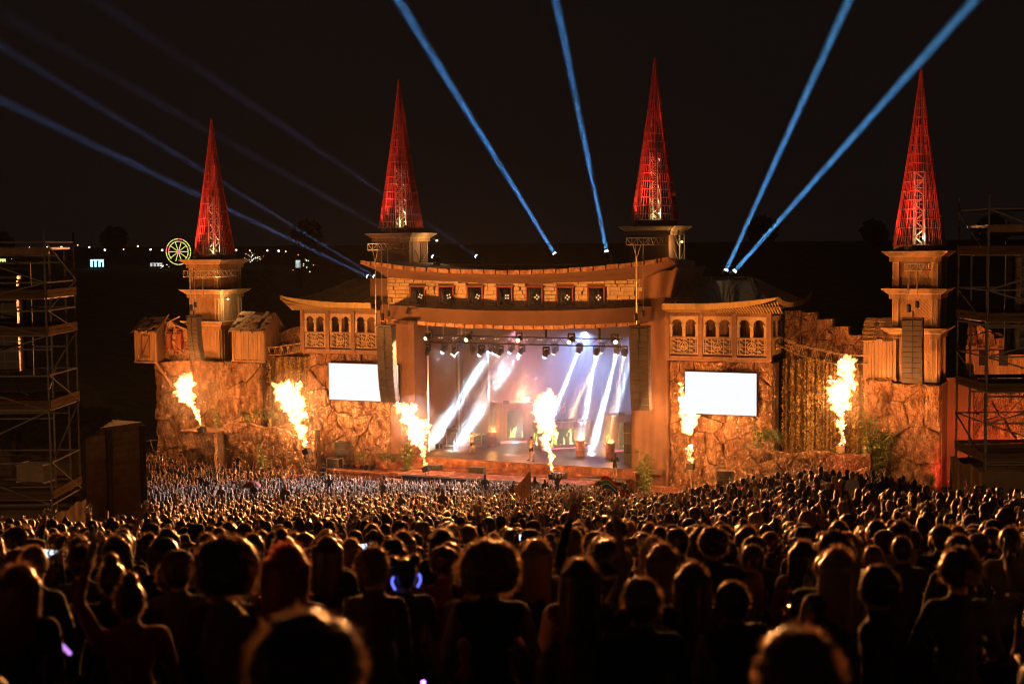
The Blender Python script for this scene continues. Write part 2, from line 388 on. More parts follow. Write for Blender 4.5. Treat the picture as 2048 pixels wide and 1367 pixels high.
for i, w_ in enumerate(WX):
    b = MB()
    b.box(w_ - .68, w_ - .57, -1.13, -.8, 13.0, 14.36); b.box(w_ + .57, w_ + .68, -1.13, -.8, 13.0, 14.36)
    b.box(w_ - .76, w_ + .76, -1.17, -.8, 14.36, 14.46); b.box(w_ - .74, w_ + .74, -1.19, -.8, 12.92, 13.0)
    fr = loc(b.build('window', MT['redframe'], ST)); tag(fr, 'small square window with worn red frame')
    b = MB(); q = [[(w_ - .7 + 1.4 * u / 6, -.3 + .05 * math.sin(u * 2.1 + i), 12.9 + 1.6 * v) for u in range(7)] for v in (0, 1)]; b.grid(q); b.build('black_curtain', MT['black'], fr)
    nm = ['leftmost', 'second from left', 'third from left', 'middle', 'third from right', 'second from right', 'rightmost'][i]
    t = thing('audience_blinder', f'four-lamp blinder glowing dimly in the {nm} frieze window', 'stage light', (w_, -.6, 13.62), 0, 'four-lamp blinders in the frieze windows')
    b = MB(); Mr = Matrix.Rotation(R_([20, -15, 25, 0, 40, 35, 45][i]), 4, 'Y')
    b.box(-.2, .2, .0, .14, -.2, .2, M=Mr); b.build('housing', MT['steelbox'], t)
    for sx in (-1, 1):
        for sz in (-1, 1):
            l = MB(); c = Mr @ Vector((sx * .1, -.01, sz * .1)); l.lathe([(.02, -.015), (.06, -.008), (.065, .0)], n=8); lo = l.build('bulb', MT['lens_dim'], t); lo.location = c; lo.rotation_euler = (R_(90), 0, 0)
# wings beside the opening
def panel(name, pts, m, label=None, par=ST):
    b = MB(); b.add(pts, [tuple(range(len(pts)))]); o = b.build(name, m, par, fix=False)
    if par is ST: loc(o)
    if label: tag(o, label)
    return o
b = MB(); nn = 8
b.grid([[(-10.9 + 2.2 * i / nn, -1 + .05 * math.sin(i * 1.3), z) for i in range(nn + 1)] for z in (-1, 13)]); b.add([(-8.7, -1, -1), (-8.7, 6, -1), (-8.7, 6, 13), (-8.7, -1, 13)], [(0, 1, 2, 3)])
b.box(-10.92, -8.72, -.94, -.8, -1, 12.6)
loc(b.build('wing_panel', MT['fabric_fold'], ST))
b = MB(); cols = 26
def wingx(i, z):  # right wing sweeps outwards towards the eave corner and folds back along the side of the house
    t = i / cols
    fl = .9 * max(0., (z - 11.5) / 4.5) ** 1.6
    if t < .62: return (9.0 + (2.75 + fl) * (t / .62), -1.0 + .09 * math.sin(t * 26 + .4), z)
    s = (t - .62) / .38; return (11.75 + fl - .6 * s * s + .25 * math.sin(s * 3.1), -1.0 + 8.5 * s, z)
zs = [-1, 3, 6, 9, 11, 12, 13, 14, 15, 15.8]
b.grid([[wingx(i, z if i / cols > .55 or z < 15 else min(z, 15.6)) for i in range(cols + 1)] for z in zs])
loc(b.build('wing_drape', MT['fabric_fold'], ST, smooth=True)); 
panel('wing_return', [(9.0, -1, -1), (9.0, 8, -1), (9.0, 8, 13), (9.0, -1, 13)], MT['fabric'])
b = MB(); b.box(-12.3, -10.9, -.9, -.7, -1, 15.0); b.box(-12.6, -12.3, -.9, 6, 9, 15.0); b.box(-11.4, 11.4, 5.9, 6.1, 12.4, 16); loc(b.build('house_side', MT['fabric'], ST))
# stage floor and steps
b = MB(); b.box(-12, 11.5, -1.45, 12.5, 1.0, 1.3); fl = loc(b.build('stage_floor', MT['floor'], ST))
r = random.Random(5)
b = MB(); b.box(-12, 9.4, -1.42, -1.3, -1, .998); loc(b.build('deck_front', MT['deckfront'], ST))
for i in range(17):
    p = MB(); x0 = -8.6 + i * 1.06; p.box(x0, x0 + 1.045, -1.47, -1.425, .0 - .05, 1.24); p.build('deck_panel', MT['deckfront'], ST).location = (0, r.uniform(-.012, .012), 1)
for z_, y_ in ((.62, -2.6), (.35, -3.6), (.05, -5.2)):
    b = MB(); b.box(-9.6, 9.2, y_, y_ + 1.2, z_ - .25, z_); b.build('front_step', MT['deckfront'], ST).location = (0, 0, .92)
# interior drapes, walls
b = MB(); b.grid([[(-12 + 24 * i / 60, 12.0 + .12 * math.sin(i * 1.1), z) for i in range(61)] for z in (1.3, 14)]); loc(b.build('back_drape', MT['backdrop'], ST, smooth=True))
b = MB(); b.grid([[(-11.3 + .14 * math.sin(i * 1.7), 1.5 + 10.5 * i / 50, z) for i in range(51)] for z in (1.3, 13)]); loc(b.build('side_drape', MT['curtain'], ST, smooth=True))
b = MB(); b.grid([[(-11.2 + 2.5 * i / 10, 1.6, z) for i in range(11)] for z in (1.3, 12.5)]); loc(b.build('masking_flat', MT['purple'], ST))
b = MB(); b.grid([[(-10.6 + 2.3 * i / 30, 6.5 + .13 * math.sin(i * 1.5), 3.3 + 7 * v) for i in range(31)] for v in (0, 1)]); loc(b.build('hanging_drape', MT['curtain'], ST, smooth=True))
b = MB(); b.add([(-12, -.7, 12.9), (11.5, -.7, 12.9), (11.5, 12, 12.9), (-12, 12, 12.9)], [(0, 3, 2, 1)]); loc(b.build('ceiling_cloth', MT['purple'], ST))
for x_, y_ in ((-8.0, 5.2), (-6.3, 7.2), (-8.6, 1.0)):
    b = MB(); b.tube((x_, y_, 1.3), (x_, y_, 12.5), .07, n=8); loc(b.build('steel_pole', MT['alu'], ST))

# ================================================================== lighting truss over the stage with its moving heads
TR = thing('lighting_truss', 'long black lighting truss hung across the top of the stage opening', 'truss', (0, 1, 9.9))
b = MB(); X0, X1 = -9.9, 7.5
for dy in (-.2, .2):
    for dz in (.05, .6): b.tube((X0, dy, dz), (X1, dy, dz), .035, n=6)
k = 36
for i in range(k):
    xa, xb = X0 + (X1 - X0) * i / k, X0 + (X1 - X0) * (i + 1) / k
    for dy in (-.2, .2): b.tube((xa, dy, .05 if i % 2 else .6), (xb, dy, .6 if i % 2 else .05), .018, n=4)
    b.tube((xa, -.2, .05), (xa, .2, .05), .018, n=4)
b.build('truss_frame', MT['steelbox'], TR)
for x_ in (-7.2, -5.6, 1.5, 5.8):
    b = MB(); b.tube((x_, 0, .6), (x_, 0, 2.6), .03 if x_ < 0 else .1, n=6); b.build('hanging_cable', MT['alu'] if x_ < 0 else MT['steelbox'], TR)
for x_ in np.linspace(X0 + .2, X1 - .4, 15):
    b = MB()
    for s in (-.12, .12): b.lathe([(.05, -.02), (.07, .03), (.02, .06)], c=(x_ + s, -.26, .42), n=7)
    b.build('par_lamp', MT['lens_dim'], TR)
_mh_yoke = MB(); _mh_yoke.box(-.2, .2, -.16, .16, -.16, 0); _mh_yoke.box(-.26, -.2, -.1, .1, -.62, -.04); _mh_yoke.box(.2, .26, -.1, .1, -.62, -.04)
_mh_yoke = _mh_yoke.mesh('yoke', MT['steelbox'])
_mh_head = MB(); _mh_head.lathe([(.10, -.26), (.17, -.2), (.19, .1), (.2, .3), (.17, .34)], n=12); _mh_head = _mh_head.mesh('head', MT['steelbox'], True)
_mh_lens = {}
for k_, m_ in (('b', 'lens_blue'), ('w', 'lens_white'), ('o', 'lens_warm'), ('x', 'steelbox')):
    q = MB(); q.lathe([(.16, .335), (.16, .36), (.13, .43), (.06, .47)], n=12); _mh_lens[k_] = q.mesh('lens', MT[m_])
_ord = ['leftmost', 'second from left', 'third from left', 'fourth from left', 'fifth from left', 'sixth from left', 'seventh from left', 'eighth from left', 'ninth from left', 'tenth from left', 'eleventh from left', 'twelfth from left', 'thirteenth from left', 'fourteenth from left', 'fifteenth from left', 'sixteenth from left', 'seventeenth from left', 'eighteenth from left', 'nineteenth from left', 'twentieth from left', 'twenty-first from left', 'rightmost']
def moving_head(loc_, target, kind, label, group, power=0, color=(1, 1, 1), cone=5, up=False, blend=.25):
    t = thing('moving_head_light', label, 'stage light', loc_, 0, group)
    y = link('yoke', _mh_yoke, t); 
    if up: y.rotation_euler = (R_(180), 0, 0)
    hp = Vector((0, 0, .48 if up else -.48)); d = (Vector(target) - Vector(loc_) - hp).normalized()
    h = link('head', _mh_head, t, hp); h.rotation_euler = d.to_track_quat('Z', 'Y').to_euler()
    l = link('lens', _mh_lens[kind], h)
    if power:
        p = Vector(loc_) + hp + d * .5
        o = lamp('AREA', p, power, color, None, Vector(target), cone, radius=.15 if up else .1) if cone <= 10 else lamp('SPOT', p, power, color, None, Vector(target), cone, blend, .05); o.parent = t; o.matrix_parent_inverse = Matrix.Translation(Vector(loc_)).inverted()
    return t
BL = (.42, .66, 1.0); WH = (.66, .82, 1.0); WA = (1., .55, .2); PU = (.85, .45, 1.)
# x on the truss, depth, floor target, kind, power
heads = [(-8.6, 'x', 0), (-7.9, 'w', .4), (-7.4, 'w', .4), (-6.2, 'o', .6), (-5.4, 'x', 0), (-4.6, 'w', 1.6), (-3.9, 'w', 1.), (-3.4, 'w', .9), (-2.8, 'w', .7), (-2.3, 'o', .3), (-1.2, 'w', 2.), (.9, 'o', .4), (1.5, 'w', .7), (2.6, 'w', 2.2), (3.9, 'o', .8), (4.6, 'w', 2.6), (5.7, 'w', 2.6), (6.4, 'w', .6), (6.9, 'o', .7), (7.3, 'x', 0)]
r = random.Random(9)
for i, (x_, k_, pw) in enumerate(heads):
    yy = 1.0 + (i % 3) * 1.6 + (2.5 if x_ > 2 else 0)
    if pw: tg = (x_ - (5.4 if x_ < 0 else 3.6 if x_ < 4 else 1.8) + r.uniform(-.4, .4), yy + r.uniform(-1.0, 1.0), 1.3)
    else: tg = (x_ + .3, yy - 2, 3)
    col = {'w': (WH, BL)[i % 2], 'o': WA, 'x': WH}[k_]
    lab = f"moving-head light under the stage truss, {_ord[i] if i < 19 else 'rightmost'}" + {'w': ', pale beam', 'o': ', amber', 'x': ', unlit'}[k_]
    moving_head((x_, yy, 9.85), tg, k_, lab, 'moving heads hung over the stage', pw * STAGE_BEAM, col, 6.5 if x_ > 2 else 6, False, .4)
# ================================================================== TOWERS WITH RED SPIRES
def herring(b, ax, a0, a1, z0, z1, fixed, out, pw=.17, th=.05):
    """diagonal planks filling a rectangle; ax 'x' = face at y=fixed, ax 'y' = face at x=fixed; out = outward sign"""
    mid = (a0 + a1) / 2
    for (p0, p1, sg) in ((a0, mid, 1), (mid, a1, -1)):
        s = pw * 1.414; lo = min(z0 - sg * p0, z0 - sg * p1, z1 - sg * p0, z1 - sg * p1); hi = max(z0 - sg * p0, z0 - sg * p1, z1 - sg * p0, z1 - sg * p1)
        c = lo + random.uniform(0, s)
        while c < hi:
            poly = [(p0, z0), (p1, z0), (p1, z1), (p0, z1)]
            poly = clip(poly, -sg, 1, c + s * .88); poly = clip(poly, sg, -1, -c) if len(poly) > 2 else []
            if len(poly) > 2:
                t = th * random.uniform(.5, 1.3); n = len(poly)
                if ax == 'x': vs = [(x, fixed, z) for x, z in poly] + [(x, fixed + out * t, z) for x, z in poly]
                else: vs = [(fixed, x, z) for x, z in poly] + [(fixed + out * t, x, z) for x, z in poly]
                b.add(vs, [tuple(range(n, 2 * n))] + [(i, (i + 1) % n, (i + 1) % n + n, i + n) for i in range(n)])
            c += s
def cornice(par, cx, cy, hw, z, m=None, over=.62):
    b = MB(); wb, wt = hw + .2, hw + over
    def ring(h, zz): return [(cx - h, cy - h, zz), (cx + h, cy - h, zz), (cx + h, cy + h, zz), (cx - h, cy + h, zz)]
    vs = ring(wb, z - .7) + ring(wb, z - .38) + ring(wb + .03, z - .37) + ring(wt, z - .03) + ring(wt, z)
    fs = [tuple(range(3, -1, -1)), (16, 17, 18, 19)]
    for j in range(4): fs += [(j * 4 + i, j * 4 + (i + 1) % 4, j * 4 + 4 + (i + 1) % 4, j * 4 + 4 + i) for i in range(4)]
    b.add(vs, fs); o = b.build('cornice', m or MT['wood'], par)
    t = MB()
    for h, zz in ((wb + .045, z - .36), (wt + .02, z - .02)):
        q = ring(h, zz)
        for i in range(4): t.bar(q[i], q[(i + 1) % 4], .05, .05)
    for i in range(4):
        t.bar(ring(wb + .05, z - .34)[i], ring(wt + .01, z - .04)[i], .045, .045)
    t.build('cornice_trim', MT['trim'], o)
    return o
def spire(name_label, cx, cy, z0, z1, hw, group, lit=(1., 1.)):
    t = thing('spire', name_label, 'spire', (cx, cy, z0), 0, group)
    H = z1 - z0; b = MB()
    def half(z): f = z / H; return hw * ((1 - f) ** 1.12 * .96 + .04 * (1 - f) + .028)
    # corner points of an octagon
    A = [R_(22.5 + 45 * i) for i in range(8)]
    def P(i, z): h = half(z) / math.cos(R_(22.5)); return Vector((h * math.cos(A[i % 8]), h * math.sin(A[i % 8]), z))
    for i in range(8):
        for j in range(6):
            f = j / 6; zt = H * (.985 - .6 * abs(f - .5) ** 1.5 * 1.2) if j else H
            zt = H if j == 0 else H * (1 - random.choice([.06, .12, .3, .45]) - .1 * abs(f - .5))
            N = 8; pts = [P(i, zt * k / N).lerp(P(i + 1, zt * k / N), f) for k in range(N + 1)]
            for p, q in zip(pts[:-1], pts[1:]): b.bar(p, q, .03 if j else .05, .03)
    s = b.build('slat_lattice', MT['red'], t); tag(s, kind='stuff')
    b = MB(); z = .55
    while z < H * .93:
        for i in range(8): b.bar(P(i, z), P(i + 1, z), .03)
        z += .62
    tag(b.build('ring_battens', MT['red'], t), kind='stuff')
    b = MB()   # meshed panels on the sides that look solid
    for i in (7,):
        for k in range(9):
            za, zb = H * .08 * k + .05, H * .08 * (k + 1)
            sh = .97; b.add([P(i, za) * sh, P(i + 1, za) * sh, P(i + 1, zb) * sh, P(i, zb) * sh], [(0, 1, 2, 3)])
    b.build('mesh_panel', MT['redfab'], t)
    b = MB(); q = .32; hh = H * .42   # inner aluminium truss
    for sx in (-1, 1):
        for sy in (-1, 1): b.tube((sx * q, sy * q, 0), (sx * q, sy * q, hh), .05, n=6)
    k = 0; z = 0
    while z < hh - .5:
        for sy in (-1, 1):
            b.tube(((-1) ** k * q, sy * q, z), (-(-1) ** k * q, sy * q, z + .55), .028, n=4); b.tube((-q, sy * q, z), (q, sy * q, z), .024, n=4)
            b.tube((sy * q, (-1) ** k * q, z), (sy * q, -(-1) ** k * q, z + .55), .028, n=4)
        z += .55; k += 1
    b.build('inner_truss', MT['alu'], t)
    b = MB(); b.lathe([(hw + .12, -.38), (hw + .1, .0), (hw - .2, .06)], n=8); b.build('base_drum', MT['wood_dark'], t)
    # the red uplights standing inside the base
    for dx, dy, pw, col, tg in ((-.55 * hw, -.62 * hw, lit[0], (1, .12, .08), (cx - .1, cy - .3, z0 + H * .8)), (.5 * hw, -.4 * hw, lit[0] * .5, (1, .12, .08), (cx + .2, cy, z0 + H * .7))):
        u = MB(); u.box(-.14, .14, -.1, .1, 0, .2); uo = u.build('uplight', MT['steelbox'], t); uo.location = (dx, dy, .02)
        o = lamp('SPOT', (cx + dx, cy + dy, z0 + .3), pw * SPIRE_RED * .7, col, None, tg, 100, 1., .12); o.parent = t; o.matrix_parent_inverse = Matrix.Translation((cx, cy, z0)).inverted()
    # red flood on the outside, on the cornice in front
    for dx in (-1,):
        u = MB(); u.box(-.16, .16, -.12, .12, 0, .22); uo = u.build('uplight', MT['steelbox'], t); uo.location = (dx * .5, -hw - .38, -.3)
        o = lamp('SPOT', (cx + dx * .5, cy - hw - .42, z0 + .1), lit[1] * SPIRE_RED * 7., (1, .13, .085), None, (cx, cy - .25, z0 + H * .8), 34, 1., .06); o.parent = t; o.matrix_parent_inverse = Matrix.Translation((cx, cy, z0)).inverted()
    o = lamp('POINT', (cx + .1, cy - .1, z0 + .5), SPIRE_WARM, (1, .72, .3), None, radius=.1); o.parent = t; o.matrix_parent_inverse = Matrix.Translation((cx, cy, z0)).inverted()
    return t
def tower(cx, y0, label, zb, zt=16.8, side=+1):
    hw = 1.5; cy = y0 + .55 + hw
    t = thing('timber_tower', label, 'tower', (cx, cy, zb)); inv = Vector((-cx, -cy, -zb))
    def fix(o): o.location = inv; return o
    b = MB(); b.box(cx - hw + .06, cx + hw - .06, cy - hw + .06, cy + hw - .06, zb, zt - .3); fix(b.build('shaft', MT['wood_dark'], t))
    lv = [zt, zt - 2.5, zt - 5.15]
    for z in lv: fix(cornice(t, cx, cy, hw, z))
    secs = [(lv[1] + .0, lv[0] - .7), (lv[2] + .0, lv[1] - .7), (zb, lv[2] - .7)]
    for za, zc in secs:
        b = MB()
        herring(b, 'x', cx - hw + .45, cx + hw - .45, za, zc, cy - hw + .05, -1)
        herring(b, 'y', cy - hw + .45, cy + hw - .45, za, zc, cx + hw - .05, 1); herring(b, 'y', cy - hw + .45, cy + hw - .45, za, zc, cx - hw + .05, -1)
        tag(fix(b.build('herringbone_planks', MT['wood'], t)), kind='stuff')
        for sx in (-1, 1):
            for f in 'xy':
                p = MB(); tr = MB()
                if f == 'x':
                    x0 = cx + sx * hw - (0 if sx < 0 else .44); p.box(x0, x0 + .44, cy - hw - .1, cy - hw + .1, za, zc)
                    for a, c in (((x0 + .05, za + .08), (x0 + .39, za + .08)), ((x0 + .05, zc - .08), (x0 + .39, zc - .08)), ((x0 + .05, za + .08), (x0 + .05, zc - .08)), ((x0 + .39, za + .08), (x0 + .39, zc - .08))):
                        tr.bar((a[0], cy - hw - .11, a[1]), (c[0], cy - hw - .11, c[1]), .04, .03)
                else:
                    y_ = cy + sx * hw - (0 if sx < 0 else .44); xx = cx + hw; p.box(xx - .1, xx + .1, y_, y_ + .44, za, zc)
                    for a, c in (((y_ + .05, za + .08), (y_ + .39, za + .08)), ((y_ + .05, zc - .08), (y_ + .39, zc - .08)), ((y_ + .05, za + .08), (y_ + .05, zc - .08)), ((y_ + .39, za + .08), (y_ + .39, zc - .08))):
                        tr.bar((xx + .11, a[0], a[1]), (xx + .11, c[0], c[1]), .04, .03)
                po = fix(p.build('pilaster', MT['wood'], t)); tr.build('panel_trim', MT['trim'], po)
    return t
TL = tower(-29.4, -.05, 'wooden herringbone tower at the left end, broken huts on both sides', 7.9, 16.5)
TRT = tower(28.65, -.05, 'wooden herringbone tower beside the right waterfall, speakers hung in front', 8.05, 16.85)
spire('red lattice spire lowest and farthest left, above the ferris wheel side', -29.4, 2.0, 16.9, 28.3, 1.62, 'red lattice spires', (1., 1.))
spire('red lattice spire at the far right end beside the scaffold', 28.65, 2.0, 17.25, 29.1, 1.62, 'red lattice spires', (1., .9))
def rear_tower(cx, y0, label, zt):
    hw = 1.6; cy = y0 + hw + .62; t = thing('rear_tower', label, 'tower', (cx, cy, 9)); inv = Vector((-cx, -cy, -9))
    b = MB(); b.box(cx - hw, cx + hw, cy - hw, cy + hw, 9, zt - .5); o = b.build('shaft', MT['fabric'], t); o.location = inv
    c = cornice(t, cx, cy, hw, zt); c.location = inv
    for dx in (-.35, .35):   # scaffold leg at the back
        pass
    b = MB(); x_ = cx + hw + .55
    for yy in (cy - .6, cy + .6): b.tube((x_, yy, 9), (x_, yy, zt - .7), .05, n=6)
    z = 10
    while z < zt - 1.5: b.tube((x_, cy - .6, z), (x_, cy + .6, z + 1), .03, n=4); b.tube((x_, cy - .6, z), (cx + hw, cy - .6, z + 1.2), .03, n=4); z += 1.2
    b.tube((x_, cy, zt - 3.2), (x_ + 4.4, cy, 13.8), .03, n=4); b.tube((x_, cy, zt - 4.4), (x_ + 3, cy, 13.8), .03, n=4)
    o = b.build('scaffold_brace', MT['steel'], t); o.location = inv
    return t
rear_tower(-14.78, 6.0, 'square rear tower left of the stage roof, carrying a red spire', 18.55)
rear_tower(7.75, 6.0, 'square rear tower behind the right end of the stage roof, carrying a red spire', 18.85)
spire('red lattice spire behind the left end of the stage roof', -14.78, 8.2, 19.0, 31.4, 1.7, 'red lattice spires', (.55, .8))
spire('tallest red lattice spire, behind the right end of the stage roof', 7.75, 8.2, 19.3, 31.8, 1.7, 'red lattice spires', (.8, .9))

# ================================================================== LINE ARRAYS AND THEIR TRUSS STUBS
def line_array(label, x, y, ztop, wd, n, ch, bend, stub, group='black line arrays hung before the facade'):
    t = thing('line_array', label, 'speaker', (x, y, ztop), 0, group)
    b = MB(); b.box(-wd / 2, wd / 2, -.1, .7, .05, .17); b.tube((0, .25, .17), (0, .25, .6), .05, n=6); b.build('bumper_frame', MT['steelbox'], t)
    b = MB(); b.lathe([(.1, .5), (.14, .55), (.14, .95), (.08, 1.05)], c=(-wd * .2, .25, 0), n=8); b.lathe([(.1, .8), (.14, .85), (.14, 1.15), (.08, 1.25)], c=(wd * .2, .25, 0), n=8); b.build('chain_motor', MT['steelbox'], t)
    b = MB(); b.tube((-wd * .2, .25, .9), (-wd * .2, .25, stub), .02, n=5); b.tube((wd * .2, .25, .9), (wd * .2, .25, stub), .02, n=5); b.build('chain', MT['alu'], t)
    cab = MB(); hw = wd / 2; e = .02
    cab.box(-hw, hw, .03, .62, -ch + .012, 0)
    cabm = [MT['speaker_edge'], MT['speaker'], MT['speaker_edge']]
    for s0, s1 in ((-hw + e, -.02), (.02, hw - e)): cab.box(s0, s1, 0, .03, -ch + .035, -.022, mi=1)
    cab.box(hw, hw + .012, .1, .5, -ch * .8, -ch * .25, mi=2)
    me = cab.mesh('cabinet', cabm); yy = 0; zz = 0; a = R_(1)
    for i in range(n):
        o = link('cabinet', me, t, (0, yy, zz)); o.rotation_euler = (a, 0, 0)
        yy += math.sin(a) * ch; zz -= math.cos(a) * ch; a += R_(bend) * (i / n) ** 1.2
    b = MB(); pts = [(0, -.04, .1), (.0, -.05, -n * ch * .35), (.02, yy * .35, -n * ch * .72), (.03, yy * .8, zz + .2)]; b.path(pts, .022); b.build('cable', MT['steelbox'], t)
    return t
line_array('tall black line array hanging left of the stage opening, partly over the left screen', -9.1, -5.0, 11.45, 1.32, 13, .44, 3.1, 5.8)
line_array('tall black line array hanging right of the stage opening', 10.95, -5.0, 11.7, 1.36, 13, .445, 2.0, 5.8)
line_array('black curved line array hanging before the far left wooden tower', -28.0, -3.2, 11.85, 1.02, 11, .335, 6.0, 3.6)
line_array('black line array hanging before the far right wooden tower', 29.0, -3.0, 12.4, 1.32, 12, .345, 1.6, 3.4)
def truss_stub(label, x0, x1, y, z, leg):
    t = thing('truss_stub', label, 'truss', (x0, y, z), 0, 'aluminium truss arms above the line arrays'); L = x1 - x0; b = MB(); D = 3.4
    for yy in (0, .42):
        for zz in (0, .48): b.tube((0, yy, zz), (L, yy, zz), .034, n=6)
    k = max(3, int(L / .36))
    for i in range(k):
        xa, xb = L * i / k, L * (i + 1) / k
        b.tube((xa, 0, 0 if i % 2 else .48), (xb, 0, .48 if i % 2 else 0), .024, n=4); b.tube((xa, 0, 0), (xa, 0, .48), .024, n=4)
    b.tube((L, 0, 0), (L, 0, .48), .03, n=4)
    for i in range(6):  # arm running back to the facade
        ya, yb = D * i / 6 + .42, D * (i + 1) / 6 + .42
        for xx in (L - .4, L): b.tube((xx, ya, 0), (xx, yb, 0), .03, n=5); b.tube((xx, ya, .48), (xx, yb, .48), .03, n=5); b.tube((xx, ya, 0 if i % 2 else .48), (xx, yb, .48 if i % 2 else 0), .02, n=4)
    b.build('truss_frame', MT['alu'], t)
    b = MB()
    if leg: b.tube((L * .25, .2, 0), (L * .42, .2, -.9), .03, n=5); b.tube((L * .6, .2, 0), (L * .42, .2, -.9), .03, n=5); b.tube((L * .42, .2, -.9), (L * .42, .2, -leg), .045, n=6)
    else: b.tube((L * .2, .2, 0), (L * .2, .2, -1.5), .04, n=6); b.tube((L * .7, .2, 0), (L * .7, .2, -1.5), .04, n=6)
    b.build('hanging_leg', MT['alu'], t)
truss_stub('short aluminium truss arm before the far left wooden tower', -28.1, -25.6, -4.0, 15.15, 0)
truss_stub('small aluminium truss arm above the left end of the stage roof', -10.6, -9.4, -4.6, 17.2, 6.2)
truss_stub('aluminium truss arm above the right end of the stage roof', 9.95, 11.6, -4.6, 17.42, 6.2)
truss_stub('small aluminium truss arm before the far right wooden tower', 28.6, 29.7, -3.8, 15.62, 0)
# ================================================================== PAVILIONS (left mirrored from right)
def pavilion(x0, x1, sgn, label, zs):
    """x0 inner edge, x1 outer edge; sgn = outward direction; zs = small height shift"""
    t = thing('pavilion', label, 'pavilion', ((x0 + x1) / 2, 0, 9.4 + zs)); inv = Vector((-(x0 + x1) / 2, 0, -9.4 - zs))
    def P(b, name, m, smooth=False, par=None):
        o = b.build(name, m, par or t, smooth)
        if par is None: o.location = inv
        return o
    Zb, Zl0, Zl1, Za, Ze = 9.15 + zs, 9.5 + zs, 10.72 + zs, 12.2 + zs, 12.45 + zs
    lo, hi = min(x0, x1), max(x0, x1); px = [lo + (hi - lo) * i / 3 for i in range(4)]
    for x in px: b = MB(); b.box(x - .17, x + .17, -1.17, -.85, Zb, Ze); P(b, 'post', MT['wood_post'])
    b = MB(); b.box(lo - .1, hi + .1, -1.12, -.86, Zb - .12, Zl0 - .12); P(b, 'bottom_beam', MT['wood_post'])
    b = MB(); b.box(lo - .1, hi + .1, -1.1, -.88, Za, Ze + .06); P(b, 'top_beam', MT['wood_post'])
    # bays: front three, and two on the outer side
    def bay(a0, a1, side):
        """local frame: a along, y outward depth"""
        if side is None: M = Matrix.Identity(4)
        else: M = Matrix.Translation((side, 0, 0)) @ (Matrix.Rotation(R_(90), 4, 'Z') if sgn > 0 else Matrix.Rotation(R_(-90), 4, 'Z'))
        yf = -1.0 if side is None else 0.
        w_ = a1 - a0; r = w_ / 4 - .2
        # arch plate with two stepped arches and three pillars
        b = MB(); th0, th1 = yf - .09, yf + .03; ztop = Za; zsp = Za - .62
        for k in (0, 1):
            c0, c1 = a0 + w_ * k / 2, a0 + w_ * (k + 1) / 2; cm = (c0 + c1) / 2; steps = 5; half = (c1 - c0) / 2 - .13
            for s in (-1, 1):
                for j in range(steps):
                    f0, f1 = j / steps, (j + 1) / steps; xa, xb = cm + s * half * (1 - f0), cm + s * half * (1 - f1)
                    zz = zsp + .40 * math.sin(math.acos(max(0, 1 - (f0 + f1) / 2))) 
                    b.box(min(xa, xb), max(xa, xb), th0, th1, zz, ztop, M=M)
                b.box(min(cm + s * half, c1 if s > 0 else c0), max(cm + s * half, c1 if s > 0 else c0), th0 - .004, th1, zsp - .02, ztop, M=M)
        P(b, 'arch_plate', MT['plaster'])
        for xx in (a0 + .08, (a0 + a1) / 2, a1 - .08):
            b = MB(); b.box(xx - .11, xx + .11, th0 - .02, th1, Zl1 + .02, zsp, M=M); b.box(xx - .16, xx + .16, th0 - .045, th1, zsp - .1, zsp + .06, M=M); P(b, 'pillar', MT['plaster'])
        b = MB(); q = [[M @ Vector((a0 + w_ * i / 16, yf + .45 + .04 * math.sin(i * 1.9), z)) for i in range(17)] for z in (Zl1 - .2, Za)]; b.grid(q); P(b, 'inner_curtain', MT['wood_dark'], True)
        # fretwork
        b = MB(); fz0, fz1 = Zl0 + .04, Zl1 - .06; cw, chh = .21, .15; nx, nz = max(3, int(w_ / cw)), int((fz1 - fz0) / chh); rr = random.Random(int(a0 * 10))
        dx, dz = (w_ - .1) / nx, (fz1 - fz0) / nz; cxm, czm = (a0 + a1) / 2, (fz0 + fz1) / 2; y0_, y1_ = yf - .07, yf - .02; bw = .021
        def hb(xa, xb, z, d=0.): b.box(xa, xb, y0_ - d, y1_, z - bw, z + bw, M=M)
        def vb(x, za, zc, d=0.): b.box(x - bw, x + bw, y0_ - d - .003, y1_, za, zc, M=M)
        X = lambda i: a0 + .05 + dx * i
        Zf = lambda j: fz0 + dz * j
        for i in range(nx):
            for j in range(nz):
                if math.hypot(X(i + .5) - cxm, Zf(j + .5) - czm) < .27: continue
                m_ = (i + 2 * j) % 4
                if m_ == 0: hb(X(i - .5), X(i + 1.5), Zf(j + .5))
                elif m_ == 2: vb(X(i + .5), Zf(j - .5) if j else fz0, min(fz1, Zf(j + 1.5)))
                elif m_ == 1: vb(X(i), Zf(j), Zf(j + 1)); hb(X(i), X(i + .6), Zf(j))
        for (xa, xb, z) in ((a0 + .02, a1 - .02, fz0), (a0 + .02, a1 - .02, fz1), (a0 + .05, cxm - .3, czm), (cxm + .3, a1 - .05, czm)): hb(xa, xb, z, .012)
        vb(a0 + .04, fz0, fz1, .01); vb(a1 - .04, fz0, fz1, .01)
        for k in range(20):   # round emblem with a triangle
            t0, t1 = 2 * math.pi * k / 20, 2 * math.pi * (k + 1) / 20
            b.bar(M @ Vector((cxm + .3 * math.cos(t0), y0_ - .02, czm + .3 * math.sin(t0))), M @ Vector((cxm + .3 * math.cos(t1), y0_ - .02, czm + .3 * math.sin(t1))), .06, .05)
        tri = [(0, .25), (-.22, -.13), (.22, -.13)]
        for k in range(3):
            p, q_ = tri[k], tri[(k + 1) % 3]; b.bar(M @ Vector((cxm + p[0], y0_ - .025, czm + p[1])), M @ Vector((cxm + q_[0], y0_ - .025, czm + q_[1])), .055, .05)
